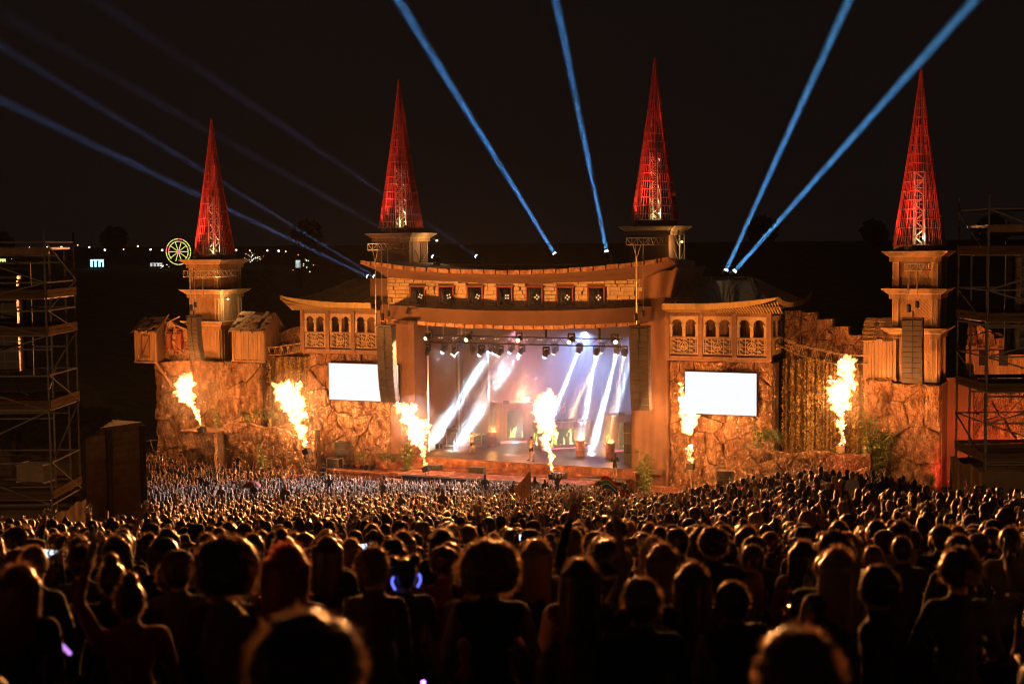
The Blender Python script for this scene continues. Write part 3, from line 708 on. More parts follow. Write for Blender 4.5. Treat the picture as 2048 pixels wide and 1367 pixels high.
        for p, q_ in (((0, -.3), (0, -.02)), ((-.25, -.2), (-.02, 0)), ((.25, -.2), (.02, 0))): b.bar(M @ Vector((cxm + p[0], y0_ - .02, czm + p[1])), M @ Vector((cxm + q_[0], y0_ - .02, czm + q_[1])), .045, .045)
        tag(P(b, 'fretwork', MT['lattice']), kind='stuff')
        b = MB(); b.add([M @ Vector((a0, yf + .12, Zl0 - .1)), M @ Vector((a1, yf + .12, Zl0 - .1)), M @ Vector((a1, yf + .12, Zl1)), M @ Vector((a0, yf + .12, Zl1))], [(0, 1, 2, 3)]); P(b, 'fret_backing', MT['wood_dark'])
        b = MB(); b.box(a0, a1, yf - .1, yf + .06, Zl1 - .04, Zl1 + .05, M=M); P(b, 'rail', MT['wood_post'])
    for i in range(3): bay(px[i] + .18, px[i + 1] - .18, None)
    if sgn > 0:
        for k in range(2): bay(-.75 + 3.4 * k, 2.4 + 3.4 * k, x1 + .02)
        for yy in (2.55, 6.0): b = MB(); b.box(x1 - .15, x1 + .15, yy - .15, yy + .15, Zb, Ze); P(b, 'post', MT['wood_post'])
    # flared eave: fascia along the front and the outer side
    xo = x1 + sgn * 1.0; N = 26
    def fz(s): return 12.88 + zs + .62 * s ** 3.2     # s 0..1 towards the outer tip
    b = MB(); top = []; bot = []
    for i in range(N + 1):
        s = i / N; x = x0 + (xo - x0) * s; y = -2.35 - .35 * s ** 4
        top.append((x, y, fz(s) + .26 - .12 * s ** 6)); bot.append((x, y + .03, fz(s) - .16 + .2 * s ** 6))
    b.grid([bot, top]); b.grid([[(p[0], p[1] + .12, p[2]) for p in top], [(p[0], p[1] + .12, p[2]) for p in bot]]); b.grid([top, [(p[0], p[1] + .12, p[2]) for p in top]]); P(b, 'fascia', MT['fascia'])
    b = MB(); bt = []; tp = []
    for i in range(13):
        s = 1 - i / 12; y = -2.7 + 10.5 * (i / 12); x = xo; zz = 12.9 + zs + .55 * (abs(2 * s - 1)) ** 3.0; bt.append((x, y, zz - .1)); tp.append((x + sgn * .02, y, zz + .24))
    b.grid([bt, tp] if sgn > 0 else [tp, bt]); b.grid([[(p[0] - sgn * .1, p[1], p[2]) for p in tp], [(p[0] - sgn * .1, p[1], p[2]) for p in bt]]); P(b, 'fascia', MT['fascia'])
    nr = 42
    for i in range(nr):    # rafters below the fascia
        s = (i + .5) / nr; x = x0 + (xo - x0) * s; b = MB(); b.bar((x, -2.3 - .3 * s ** 4, fz(s) - .15), (x, -1.1, Ze + .02), .07, .06); P(b, 'rafter', MT['fascia'])
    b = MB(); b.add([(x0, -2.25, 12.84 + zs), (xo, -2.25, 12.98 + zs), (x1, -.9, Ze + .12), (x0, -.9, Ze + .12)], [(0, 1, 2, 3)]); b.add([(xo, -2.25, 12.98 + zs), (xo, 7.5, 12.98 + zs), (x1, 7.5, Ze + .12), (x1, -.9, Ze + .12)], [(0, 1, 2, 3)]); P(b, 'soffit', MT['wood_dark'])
    # corrugated hip roof
    b = MB(); nrid = 70; rid0, rid1 = x0 - sgn * .2, x1 - sgn * 2.2; z1 = 14.75 + zs
    rows = []
    for k in range(7):
        f = k / 6; row = []
        for i in range(nrid * 2 + 1):
            s = i / (nrid * 2); xa = x0 - sgn * .2 + (x1 + sgn * .55 - x0) * s; xr = rid0 + (rid1 - rid0) * s; x = xa + (xr - xa) * f; y = -2.1 + (3.1 + 2.1) * f
            z = 13.05 + zs + (z1 - 13.05 - zs) * (f ** 1.15) + .03 * (i % 2) + (.35 * s ** 6 * (1 - f) ** 2); row.append((x, y, z))
        rows.append(row)
    b.grid(rows); rf = P(b, 'roof', MT['roof'])
    b = MB(); rows = []
    for k in range(7):
        f = k / 6; row = []
        for i in range(61):
            s = i / 60; ya = -2.1 + 10 * s; yr = 3.1; xx = (x1 + sgn * .55) + (rid1 - x1 - sgn * .55) * f; row.append((xx, ya + (yr + (s - .5) * 1.5 - ya) * f, 13.05 + zs + (z1 - 13.05 - zs) * f ** 1.15 + .03 * (i % 2)))
        rows.append(row)
    b.grid(rows); b.build('roof_end', MT['roof'], rf)
    for s in (.12, .42, .66, .93):  # lifted seams
        b = MB(); xa = x0 + (x1 - x0) * s; xr = rid0 + (rid1 - rid0) * s; b.bar((xa, -2.05, 13.2 + zs), (xr, 3.0, z1 + .1), .07, .1); b.build('roof_seam', MT['roof'], rf)
    b = MB(); b.tube((rid0, 3.1, z1 + .05), (rid1, 3.1, z1 + .05), .09, n=6); b.build('ridge', MT['roof'], rf)
    return t
pavilion(-11.75, -18.75, -1, 'pavilion with fretwork balcony and upswept ochre eave left of the stage', 0.)
pavilion(11.75, 19.1, +1, 'pavilion with fretwork balcony and upswept ochre eave right of the stage', .18)

# ================================================================== ROCK FACES
def rock(name, label, x0, x1, z0, ztop, y, cell=1., seed=1, depth=.9, m='rock', proud=.2, cat='rock wall', holes=()):
    t = thing(name, label, cat, ((x0 + x1) / 2, y, z0)); M = Matrix.Translation((-(x0 + x1) / 2, -y, -z0))
    carved_wall(t, x0, x1, z0, ztop, y, depth, cell, seed, m, proud, M, holes=holes); return t
rock('rock_cliff', 'carved orange rock cliff below the far left wooden tower', -33.6, -23.2, -1.2, ragged(lambda x: 8.0, .12, 2), -.5, 1.35, 4, 2.2, proud=.24)
rock('rock_cliff', 'carved rock cliff behind the left white screen', -18.4, -10.9, -1.2, lambda x: 9.02, -.6, 1.15, 8, 1.2, proud=.2, holes=((-15.9, -10.2, 5.8, 7.9),))
rock('rock_cliff', 'carved rock cliff behind the right white screen', 11.9, 19.35, -1.2, lambda x: 9.2, -.6, 1.15, 12, 1.2, proud=.2, holes=((13.4, 17.9, 5.9, 8.0),))
rock('rock_cliff', 'carved rock pillar below the far right wooden tower', 27.3, 30.45, -1.2, lambda x: 8.0, -.1, 1.3, 14, 3, m='rock2', proud=.24)
rock('rock_cliff', 'narrow rock face between the right waterfall and the right tower', 25.5, 27.3, -1.2, lambda x: 8.2, .3, 1.0, 15, 1, proud=.2)
rock('rock_cliff', 'rock wall below the wooden house at the far right edge', 31.6, 38.5, -1.2, lambda x: 7.75, 4.0, 1.3, 16, 1, proud=.2)
rock('planter_wall', 'low carved rock wall in front of the left waterfall', -24.4, -15.9, -1.2, ragged(lambda x: 3.5 + .2 * math.sin(x * 1.3), .1, 21, .6), -4.0, .85, 22, .5, proud=.16)
rock('planter_wall', 'low crazed rock wall in front of the right waterfall', 17.9, 26.6, -1.2, ragged(lambda x: 3.62 + .12 * math.sin(x * 1.7), .1, 23, .6), -4.0, .95, 24, .5, m='rock2', proud=.15)
t = rock('rock_block', 'square rock plinth under the leftmost flame jet', -27.8, -24.5, -1.2, lambda x: 2.85, -5.0, 1.1, 25, 2.2, proud=.16)
b = MB(); b.box(-1.7, 1.7, -.25, 2.2, 4.0, 4.08); b.build('top_slab', MT['wood_dark'], t)
def steps_l(x): return 10.2 + 1.15 * min(1, max(0, (x + 23.5) / 4.0)) - .12 * ((x * 1.7) % 1)
def steps_r(x): i = int(max(0, (x - 19.6) / 1.1)); return [12.75, 12.72, 12.3, 11.85, 11.3, 10.85, 10.7][min(i, 6)] - .1 * ((x * .9) % 1)
rock('ruined_wall', 'tumbled stone wall between the left hut and the left pavilion', -23.5, -19.2, 8.4, steps_l, 1.5, .75, 31, .8, proud=.14, cat='wall')
t = thing('ruined_wall', 'stepped ruined wall falling away behind the right rope bridge', 'wall', (23, 1.5, 9)); M = Matrix.Translation((-23, -1.5, -9))
for i in range(6): carved_wall(t, 19.6 + 1.12 * i, 19.6 + 1.12 * (i + 1) - .01, 9.0, (lambda h: (lambda x: h))([12.78, 12.66, 12.2, 11.7, 11.15, 10.75][i]), 1.5 + .12 * (i % 2), .7, .8, 331 + i, 'rock', .12, M)
b = MB(); b.box(-23.6, -18.4, 2.2, 2.6, -1.2, 9); t = b.build('rear_wall', MT['crack']); tag(t, 'dark recess wall behind the left waterfall', 'wall')
# recess beside the right tower, lit red
t = thing('red_recess', 'recess washed in red light right of the right rock pillar', 'wall', (31, 3, -1)); b = MB(); b.box(-.6, 1.2, 0, .3, 0, 9.2); b.build('recess_wall', MT['fabric'], t); b = MB(); b.box(-.62, -.5, -2.6, 0, 0, 9); b.build('recess_side', MT['fabric'], t)

# hanging-foliage waterfalls
def waterfall(label, x0, x1, z0, z1, y, seed, dens):
    t = thing('hanging_foliage_curtain', label, 'foliage', ((x0 + x1) / 2, y, z0)); r = np.random.default_rng(seed); cx = (x0 + x1) / 2
    b = MB(); b.grid([[(x0 - cx + (x1 - x0) * i / 40, .35 + .08 * math.sin(i * 1.9), zz) for i in range(41)] for zz in np.linspace(0, z1 - z0, 9)]); b.build('net_backing', MT['ivy_dark'], t, True)
    n = int((x1 - x0) * (z1 - z0) * dens); strands = r.uniform(x0 - cx, x1 - cx, max(10, int((x1 - x0) * 7)))
    V = []; F = []
    xs = strands[r.integers(0, len(strands), n)] + r.normal(0, .035, n); zz = r.uniform(0, 1, n) ** .9 * (z1 - z0); yy = .1 * r.standard_normal(n) * .7 + .1
    s = r.uniform(.035, .085, n); a = r.uniform(0, 6.28, n); ti = r.uniform(-.8, .8, n)
    for i in range(n):
        ca, sa = math.cos(a[i]) * s[i], math.sin(a[i]) * s[i]; q = len(V); x_, y_, z_ = xs[i], yy[i] - .1, zz[i]
        V += [(x_ - ca, y_ - ti[i] * s[i], z_ - sa * 1.6), (x_ + sa * .6, y_, z_ - ca * .8), (x_ + ca, y_ + ti[i] * s[i], z_ + sa * 1.6), (x_ - sa * .6, y_, z_ + ca * .8)]; F.append((q, q + 1, q + 2, q + 3))
    b = MB(); b.v = V; b.f = F; b.m = [0] * len(F); tag(b.build('hanging_leaves', MT['ivy'], t), kind='stuff')
    return t
MT['ivy_dark'] = mat('foliage_net', (.17, .105, .045), .9, .5, 4, .9, 14, stretch=(1, 1, .25), col2=(.26, .165, .065))
waterfall('golden hanging foliage curtain left of the left screen, behind a flame', -23.1, -18.5, -1, 8.55, 0.2, 5, 70)
waterfall('wide golden hanging foliage curtain right of the right screen', 19.6, 25.5, -1, 9.4, .6, 6, 110)

# ================================================================== SCREENS
def screen(label, x0, x1, z0, z1):
    t = thing('video_screen', label, 'screen', ((x0 + x1) / 2, -1.3, z0), 0, 'white video screens on the rock faces'); w2 = (x1 - x0) / 2; h = z1 - z0
    b = MB(); b.add([(-w2, 0, 0), (w2, 0, 0), (w2, 0, h), (-w2, 0, h)], [(0, 1, 2, 3)]); b.build('lit_face', MT['screen'], t)
    b = MB(); b.box(-w2 - .05, w2 + .05, .01, .3, -.05, h + .05); b.build('casing', MT['steelbox'], t)
screen('white glowing screen left of the stage, overlapped by a line array', -16.25, -10.0, 5.42, 8.3)
screen('white glowing screen right of the stage, a flame before its corner', 13.13, 18.28, 5.52, 8.47)

# ================================================================== RUINED HUTS
def planks(par, x0, x1, z0, z1, y, m='wood', wd=.24, seed=1, M=None, top=None):
    r = random.Random(seed); x = x0
    while x < x1 - .02:
        w_ = min(wd * r.uniform(.8, 1.2), x1 - x); zt = (top(x) if top else z1) + r.uniform(-.06, .04)
        b = MB(); yy = y - r.uniform(0, .04); b.box(x + .008, x + w_ - .008, yy, yy + .05, z0 + r.uniform(-.04, .03), zt, M=M); b.build('plank', MT[m], par); x += w_
def hut(label, x0, x1, y0, y1, z0, zw, zr, seed, broken=.3, ridge_x=True, name='ruined_hut', door=False):
    t = thing(name, label, 'hut', ((x0 + x1) / 2, y0, z0)); M = Matrix.Translation((-(x0 + x1) / 2, -y0, -z0)); r = random.Random(seed)
    b = MB(); b.box(x0 + .06, x1 - .06, y0 + .07, y1, z0, zw, M=M); b.build('wall', MT['wood_dark'], t)
    planks(t, x0, x1, z0, zw, y0, seed=seed, M=M)
    Ms = M @ Matrix.Translation((x1, 0, 0)) @ Matrix.Rotation(R_(90), 4, 'Z')
    planks(t, y0, y1, z0, zw, -.0, seed=seed + 1, M=Ms, m='wood_dark')
    b = MB()
    for x in (x0, x1): b.box(x - .09, x + .09, y0 - .09, y0 + .06, z0 - .1, zw + .05, M=M)
    b.box(x0 - .15, x1 + .15, y0 - .12, y0 + .05, z0 - .16, z0 - .02, M=M); b.build('frame_post', MT['wood'], t)
    if door:
        b = MB(); xm = (x0 + x1) / 2; w_ = .42; zz0, zz1 = z0 + .35, zw - .4
        for a, c in (((xm - w_, zz0), (xm + w_, zz0)), ((xm - w_, zz1), (xm + w_, zz1)), ((xm - w_, zz0), (xm - w_, zz1)), ((xm + w_, zz0), (xm + w_, zz1)), ((xm - w_, zz0), (xm + w_, zz1))): b.bar(M @ Vector((a[0], y0 - .09, a[1])), M @ Vector((c[0], y0 - .09, c[1])), .09, .06)
        b.build('shutter_frame', MT['wood_dark'], t)
    # pitched roof of shingles with holes, eave to the front
    ym = (y0 + y1) / 2; nx = int((x1 - x0 + .5) / .34); nr = 6
    b = MB()
    for i in range(4): b = MB(); xx = x0 - .2 + (x1 - x0 + .4) * i / 3; b.bar(M @ Vector((xx, y0 - .35, zw - .15)), M @ Vector((xx, ym, zr)), .07, .09); b.bar(M @ Vector((xx, y1 + .2, zw - .1)), M @ Vector((xx, ym, zr)), .07, .09); b.build('roof_rafter', MT['wood_dark'], t)
    for j in range(nr):
        for i in range(nx):
            if r.random() < broken: continue
            f0, f1 = j / nr, (j + 1.25) / nr; xa = x0 - .25 + (x1 - x0 + .5) * i / nx + .1 * (j % 2)
            def pt(f, x, dz): return M @ Vector((x, y0 - .35 + (ym - y0 + .35) * f, zw - .15 + (zr - zw + .15) * f + dz))
            dz = r.uniform(.04, .1); wv = (x1 - x0 + .5) / nx - .02; b = MB(); b.add([pt(f0, xa, dz + .03), pt(f0, xa + wv, dz + .03), pt(f1, xa + wv, dz - .03), pt(f1, xa, dz - .03), pt(f0, xa, dz), pt(f0, xa + wv, dz), pt(f1, xa + wv, dz - .05), pt(f1, xa, dz - .05)], [(0, 1, 2, 3), (4, 5, 1, 0), (4, 7, 6, 5), (5, 6, 2, 1), (7, 4, 0, 3)]); b.build('shingle', MT['shingle'], t)
    b = MB(); b.add([M @ Vector(p) for p in ((x0 - .1, y1 + .1, zw - .1), (x1 + .1, y1 + .1, zw - .1), (x1 + .1, ym, zr), (x0 - .1, ym, zr))], [(0, 1, 2, 3)]); b.add([M @ Vector(p) for p in ((x1, y0, zw), (x1, y1, zw), (x1, ym, zr - .05))], [(0, 1, 2)]); b.build('roof_back', MT['wood_dark'], t)
    return t
h1 = hut('leaning wooden hut with torn roof propped out at the far left end', -35.1, -33.0, -1.5, 1.2, 8.0, 10.55, 11.6, 3, .55, door=True)
b = MB(); b.bar((.95, .1, -.1), (2.2, .6, -2.1), .16, .2); b.build('prop', MT['wood'], h1)
t = thing('ruined_gable', 'broken stone and plank gable between the far left hut and the left tower', 'wall', (-31.6, -.3, 8)); M = Matrix.Translation((31.6, .3, -8))
carved_wall(t, -33.0, -30.4, 8.0, ragged(lambda x: 11.1, .5, 41, .5), -.3, .5, .45, 42, 'rock2', .07, M)
for xw in (-32.4, -31.3):
    b = MB(); b.box(xw - .18, xw + .18, -.62, -.4, 9.1, 10.3, M=M); b.build('window', MT['wood_dark'], t); b = MB(); b.box(xw - .25, xw - .18, -.66, -.4, 9.0, 10.4, M=M); b.box(xw + .18, xw + .25, -.66, -.4, 9.0, 10.4, M=M); b.box(xw - .25, xw + .25, -.66, -.4, 10.4, 10.48, M=M); b.build('window_frame', MT['redframe'], t)
for a, c in (((-33.3, -.7, 10.6), (-32.6, -.2, 11.9)), ((-32.2, -.7, 11.3), (-31.3, -.4, 11.75)), ((-31.7, -.9, 11.1), (-30.6, -.5, 10.7))): b = MB(); b.bar(M @ Vector(a), M @ Vector(c), .12, .1); b.build('loose_beam', MT['wood'], t)
hut('plank hut with holed shingle roof right of the left tower', -25.6, -22.6, -.9, 1.9, 8.3, 10.7, 12.1, 5, .22)
hut('plank hut with slanting roof left of the right tower', 25.4, 27.4, .2, 2.6, 8.3, 10.9, 12.2, 7, .12)
# wooden house at the far right
t = thing('wooden_house', 'plank house with dark window openings behind the right scaffold', 'house', (34.5, 4.2, 7.75)); M = Matrix.Translation((-34.5, -4.2, -7.75))
planks(t, 31.5, 38.5, 7.75, 10.4, 4.2, seed=9, M=M)
b = MB(); b.box(31.6, 38.5, 4.3, 6.5, 7.75, 10.4, M=M); b.build('wall', MT['wood_dark'], t)
for xw in (32.7, 34.0):
    b = MB(); b.box(xw - .3, xw + .3, 4.05, 4.3, 9.0, 10.0, M=M); w_ = b.build('window', MT['black'], t); b = MB(); b.box(xw - .4, xw - .3, 3.98, 4.2, 8.95, 10.1, M=M); b.box(xw + .3, xw + .4, 3.98, 4.2, 8.95, 10.1, M=M); b.box(xw - .4, xw + .4, 3.98, 4.2, 10.1, 10.2, M=M); b.build('window_frame', MT['wood'], w_)
carved_wall(t, 31.6, 34.2, 10.3, ragged(lambda x: 11.7 - .3 * (x - 31.6), .3, 44, .7), 4.3, .4, .7, 45, 'rock', .1, M)
# rope bridges
def bridge(label, pts, sag):
    t = thing('rope_bridge', label, 'rope bridge', pts[0]); a, c = Vector(pts[0]), Vector(pts[1]); N = 16
    def q(s, dz, dy): p = a.lerp(c, s); return p + Vector((0, dy, dz - sag * 4 * s * (1 - s))) - a
    for dy in (-.35, .35):
        b = MB(); b.path([q(i / N, 0, dy) for i in range(N + 1)], .028); b.build('deck_rope', MT['rope'], t)
        b = MB(); b.path([q(i / N, .75 - .5 * abs(i / N - .5), dy) for i in range(N + 1)], .024); b.build('hand_rope', MT['rope'], t)
        b = MB()
        for i in range(1, 7): s = i / 7; b.tube(q(s - .035, 0, dy), q(s, .75 - .5 * abs(s - .5), dy), .018, n=4); b.tube(q(s + .035, 0, dy), q(s, .75 - .5 * abs(s - .5), dy), .018, n=4)
        b.build('hanger_rope', MT['rope'], t)
    for i in range(30): s = (i + .5) / 30; b = MB(); p = q(s, 0, 0); b.box(p.x - .07, p.x + .07, -.42 + p.y, .42 + p.y, p.z - .02, p.z + .03); b.build('deck_plank', MT['wood'], t)
bridge('rope bridge from the left hut up to the left pavilion', ((-23.0, -.2, 8.85), (-18.6, -.2, 9.5)), .35)
bridge('sagging rope bridge over the right waterfall', ((19.4, 0., 10.5), (25.6, .2, 9.3)), .55)
# ================================================================== voxel-union helper for organic shapes
def remesh(b, voxel, smooth=True, iters=2, ratio=None, displace=None):
    """union of the closed shapes in builder b as one continuous surface"""
    me = bpy.data.meshes.new('tmp'); me.from_pydata([tuple(v) for v in b.v], [], b.f); me.update()
    bm = bmesh.new(); bm.from_mesh(me); bmesh.ops.recalc_face_normals(bm, faces=bm.faces); bm.to_mesh(me); bm.free()
    o = bpy.data.objects.new('tmp', me); COL.objects.link(o)
    m = o.modifiers.new('r', 'REMESH'); m.mode = 'VOXEL'; m.voxel_size = voxel
    if iters: s = o.modifiers.new('s', 'SMOOTH'); s.iterations = iters; s.factor = .5
    if ratio: d = o.modifiers.new('d', 'DECIMATE'); d.ratio = ratio
    dg = bpy.context.evaluated_depsgraph_get(); out = bpy.data.meshes.new_from_object(o.evaluated_get(dg))
    bpy.data.objects.remove(o); bpy.data.meshes.remove(me)
    if displace:
        co = np.empty(len(out.vertices) * 3); out.vertices.foreach_get('co', co); co = co.reshape(-1, 3); nn = np.empty(len(out.vertices) * 3); out.vertices.foreach_get('normal', nn); nn = nn.reshape(-1, 3)
        for i in range(len(co)): co[i] += nn[i] * displace(Vector(co[i]))
        out.vertices.foreach_set('co', co.ravel())
    if smooth: out.polygons.foreach_set('use_smooth', [True] * len(out.polygons))
    out.update(); return out
def ell(b, c, r, n=10, k=7, mi=0):
    vs = []; c = Vector(c); rx, ry, rz = r
    vs.append(c + Vector((0, 0, -rz)))
    for j in range(1, k):
        p = -math.pi / 2 + math.pi * j / k
        for i in range(n): t = 2 * math.pi * i / n; vs.append(c + Vector((rx * math.cos(p) * math.cos(t), ry * math.cos(p) * math.sin(t), rz * math.sin(p))))
    vs.append(c + Vector((0, 0, rz))); L = len(vs) - 1
    fs = [(0, 1 + (i + 1) % n, 1 + i) for i in range(n)] + [(1 + j * n + i, 1 + j * n + (i + 1) % n, 1 + (j + 1) * n + (i + 1) % n, 1 + (j + 1) * n + i) for j in range(k - 2) for i in range(n)] + [(L, L - n + i, L - n + (i + 1) % n) for i in range(n)]
    b.add(vs, fs, mi)
def cap(b, p, q, r0, r1, n=10, mi=0):
    ell(b, p, (r0,) * 3, n, 6, mi); ell(b, q, (r1,) * 3, n, 6, mi); b.tube(p, q, r0, r1, n, mi)

# ================================================================== FLAME JETS
FLM = bpy.data.materials.new('flame'); FLM.use_nodes = True; n_ = FLM.node_tree; n_.nodes.clear()
em = n_.nodes.new('ShaderNodeEmission'); em.inputs[0].default_value = (1, .42, .15, 1); em.inputs[1].default_value = 9.5; ou = n_.nodes.new('ShaderNodeOutputMaterial'); n_.links.new(em.outputs[0], ou.inputs['Volume'])
def flame_mesh(path, seed, voxel=.04, amp=.5, fat=1.22):
    """path: list of (x,y,z,r)"""
    r = random.Random(seed); b = MB()
    for (p, q) in zip(path[:-1], path[1:]):
        L = (Vector(q[:3]) - Vector(p[:3])).length; k = max(1, int(L / max(.06, (p[3] + q[3]) * .33)))
        for j in range(k):
            f = (j + r.random()) / k; c = Vector(p[:3]).lerp(Vector(q[:3]), f); rad = (p[3] * (1 - f) + q[3] * f) * r.uniform(.75, 1.2) * fat
            ell(b, c + Vector((r.uniform(-.3, .3), r.uniform(-.3, .3), r.uniform(-.3, .3))) * rad, (rad, rad, rad * r.uniform(.9, 1.25)), 8, 6)
            for _ in range(1 if rad > .4 else 0):
                an = r.uniform(0, 6.283); l_ = rad * r.uniform(.12, .24); ell(b, c + Vector((math.cos(an) * rad * r.uniform(.95, 1.35), math.sin(an) * rad, rad * r.uniform(.2, 1.1))), (l_, l_, l_ * r.uniform(1.4, 2.8)), 6, 5)
            if r.random() < .5 and rad > .1: ell(b, c + Vector((r.choice([-1, 1]) * rad, 0, rad * .5)), (rad * .35, rad * .35, rad * .6), 7, 5)
    def disp(v):
        s = mnoise.turbulence(v * 2.6 + Vector((seed * 3.1, 0, 0)), 5, False) - .33; return s * amp * min(1., .35 + .8 * min(1, abs(v.z) / 2.5))
    return remesh(b, voxel, True, 1, None, disp)
def jet(label, x, y, z, foot, path, seed, power=1., group='flame jets along the front of the stage'):
    t = thing('flame_jet', label, 'flame jet', (x, y, z), 0, group)
    tilt = Matrix.Rotation(R_(-18 if x < 0 else 0 if x > 12 else -6), 4, 'Y')
    b = MB(); b.box(-.24, .24, -.24, .24, -.38, .02, M=tilt); b.tube(tilt @ Vector((0, 0, 0)), tilt @ Vector((0, 0, .12)), .1, n=8); b.build('burner', MT['steelbox'], t)
    b = MB(); f = Vector(foot) - Vector((x, y, z)); b.tube((0, 0, -.3), f, .04, n=6); b.tube((.1, .2, -.3), f + Vector((.3, .3, 0)), .03, n=5); b.build('mast', MT['steel'], t)
    o = link('flame', flame_mesh(path, seed), t); o.data.materials.append(FLM)
    # the light of this flame
    m = max(path, key=lambda p: p[3]); l = lamp('POINT', Vector((x, y, z)) + Vector(m[:3]), FLAME * power, (1, .31, .062), None, radius=.45); l.parent = t; l.matrix_parent_inverse = Matrix.Translation((x, y, z)).inverted()
jet('leftmost flame jet, its ball of fire leaning left over a rock plinth', -25.2, -6, 3.3, (-24.2, -6.4, -.6), [(0, 0, .1, .06), (-.3, 0, .9, .13), (-.75, 0, 1.6, .22), (-1.1, 0, 2.3, .38), (-1.4, 0, 2.9, .6), (-1.55, .1, 3.35, .78), (-1.7, .1, 3.8, .55)], 1, 1.1)
jet('flame jet before the left waterfall, fire leaning left', -15.5, -6, 2.1, (-15.0, -6.4, -.8), [(0, 0, .1, .1), (-.25, 0, .9, .18), (-.35, 0, 1.5, .36), (-.7, 0, 2.3, .52), (-1.2, 0, 3.2, .7), (-1.7, .1, 4.0, .85), (-1.6, .1, 4.5, .5)], 2, 1.3)
jet('flame jet at the left corner of the stage, ragged fire', -5.2, -6, 1.35, (-4.9, -6.4, -.9), [(0, 0, .1, .15), (-.05, 0, .5, .09), (-.2, 0, 1.2, .26), (-.35, 0, 1.7, .22), (-.6, 0, 2.4, .5), (-.9, 0, 3.2, .72), (-1.5, 0, 3.9, .38), (-2.3, 0, 4.5, .22), (-1.2, 0, 4.4, .18), (-.7, 0, 4.3, .2)], 3, 1.)
jet('flame jet in front of the bare-chested performer, tall column of fire', 4.9, -6, 1.4, (5.2, -6.6, -1.), [(0, 0, .1, .08), (-.1, 0, .8, .14), (-.25, 0, 1.6, .22), (-.4, 0, 2.4, .4), (-.6, 0, 3.2, .58), (-.75, 0, 4.0, .74), (-.8, 0, 4.6, .7), (-.7, 0, 5.2, .35)], 4, .9)
jet('flame jet before the right screen corner, fire broken in two', 15.0, -6, 2.7, (15.2, -6.2, -.9), [(0, 0, .1, .17), (-.05, 0, .7, .2), (-.1, 0, 1.25, .1)], 5, .35)
jet('rightmost flame jet before the right waterfall, tall torn flame', 25.1, -6, 4.4, (25.4, -6.2, 1.8), [(0, 0, .1, .2), (0, 0, .5, .1), (.05, 0, 1.2, .22), (-.05, 0, 1.9, .16), (-.1, 0, 2.6, .5), (-.15, 0, 3.3, .62), (.2, 0, 4.1, .48), (.3, 0, 4.9, .5), (.4, 0, 5.6, .28)], 6, 1.1)
# drifting smoke round the burning jets, lit by the flames
SMK = bpy.data.materials.new('flame_smoke'); SMK.use_nodes = True; n_ = SMK.node_tree; n_.nodes.clear(); vp = n_.nodes.new('ShaderNodeVolumePrincipled'); vp.inputs['Color'].default_value = (.9, .86, .82, 1); vp.inputs['Density'].default_value = .02; ou = n_.nodes.new('ShaderNodeOutputMaterial'); n_.links.new(vp.outputs[0], ou.inputs['Volume'])
for o_ in [q for q in COL.objects if q.name.startswith('flame_jet')]:
    x = o_.location.x
    if x > 0 and x < 20: continue
    sm = MB(); k_ = 1.0 if x < -10 else .7
    ell(sm, (-1.2 if x < 0 else .1, .6, 3.2), (2.7 * k_, 2.2 * k_, 2.9 * k_), 18, 12); q = sm.build('smoke', SMK, o_, fix=True); tag(q, kind='stuff')
# detached upper half of the broken flame
t = thing('flame_burst', 'loose burst of fire rising over the corner of the right screen', 'flame', (14.75, -6, 4.7)); o = link('flame', flame_mesh([(.1, 0, 0, .16), (.0, 0, .6, .42), (0, 0, 1.3, .5), (-.25, 0, 2.1, .28), (-.3, 0, 2.7, .14), (-.5, 0, 3.3, .08)], 15), t); o.data.materials.append(FLM); l = lamp('POINT', (14.7, -6, 5.8), FLAME * .7, (1, .31, .062), None, radius=.4); l.parent = t; l.matrix_parent_inverse = Matrix.Translation((14.75, -6, 4.7)).inverted()

# ================================================================== ON THE STAGE
GL = bpy.data.materials.new('led_flame_picture'); GL.use_nodes = True; n_ = GL.node_tree; n_.nodes.clear()
def _led():
    N = n_.nodes; L = n_.links; tc = N.new('ShaderNodeTexCoord'); mp = N.new('ShaderNodeMapping'); mp.inputs['Scale'].default_value = (2.2, 2.2, .8); L.new(tc.outputs['Object'], mp.inputs[0])
    nz = N.new('ShaderNodeTexNoise'); nz.inputs['Scale'].default_value = 1.5; nz.inputs['Detail'].default_value = 4; nz.inputs['Distortion'].default_value = .8; L.new(mp.outputs[0], nz.inputs[0])
    sx = N.new('ShaderNodeSeparateXYZ'); L.new(tc.outputs['Object'], sx.inputs[0])
    ma = N.new('ShaderNodeMath'); ma.operation = 'MULTIPLY_ADD'; ma.inputs[1].default_value = -.13; L.new(sx.outputs['Z'], ma.inputs[0]); L.new(nz.outputs['Fac'], ma.inputs[2])
    cr = N.new('ShaderNodeValToRGB'); el = cr.color_ramp.elements; el[0].position = .36; el[0].color = (.012, .03, .008, 1); el[1].position = .6; el[1].color = (1, 1, .62, 1)
    e2 = el.new(.43); e2.color = (.10, .16, .03, 1); e3 = el.new(.48); e3.color = (.62, .72, .12, 1); L.new(ma.outputs[0], cr.inputs[0])
    em = N.new('ShaderNodeEmission'); em.inputs[1].default_value = 2.4; L.new(cr.outputs[0], em.inputs[0]); ou = N.new('ShaderNodeOutputMaterial'); L.new(em.outputs[0], ou.inputs[0])
_led()
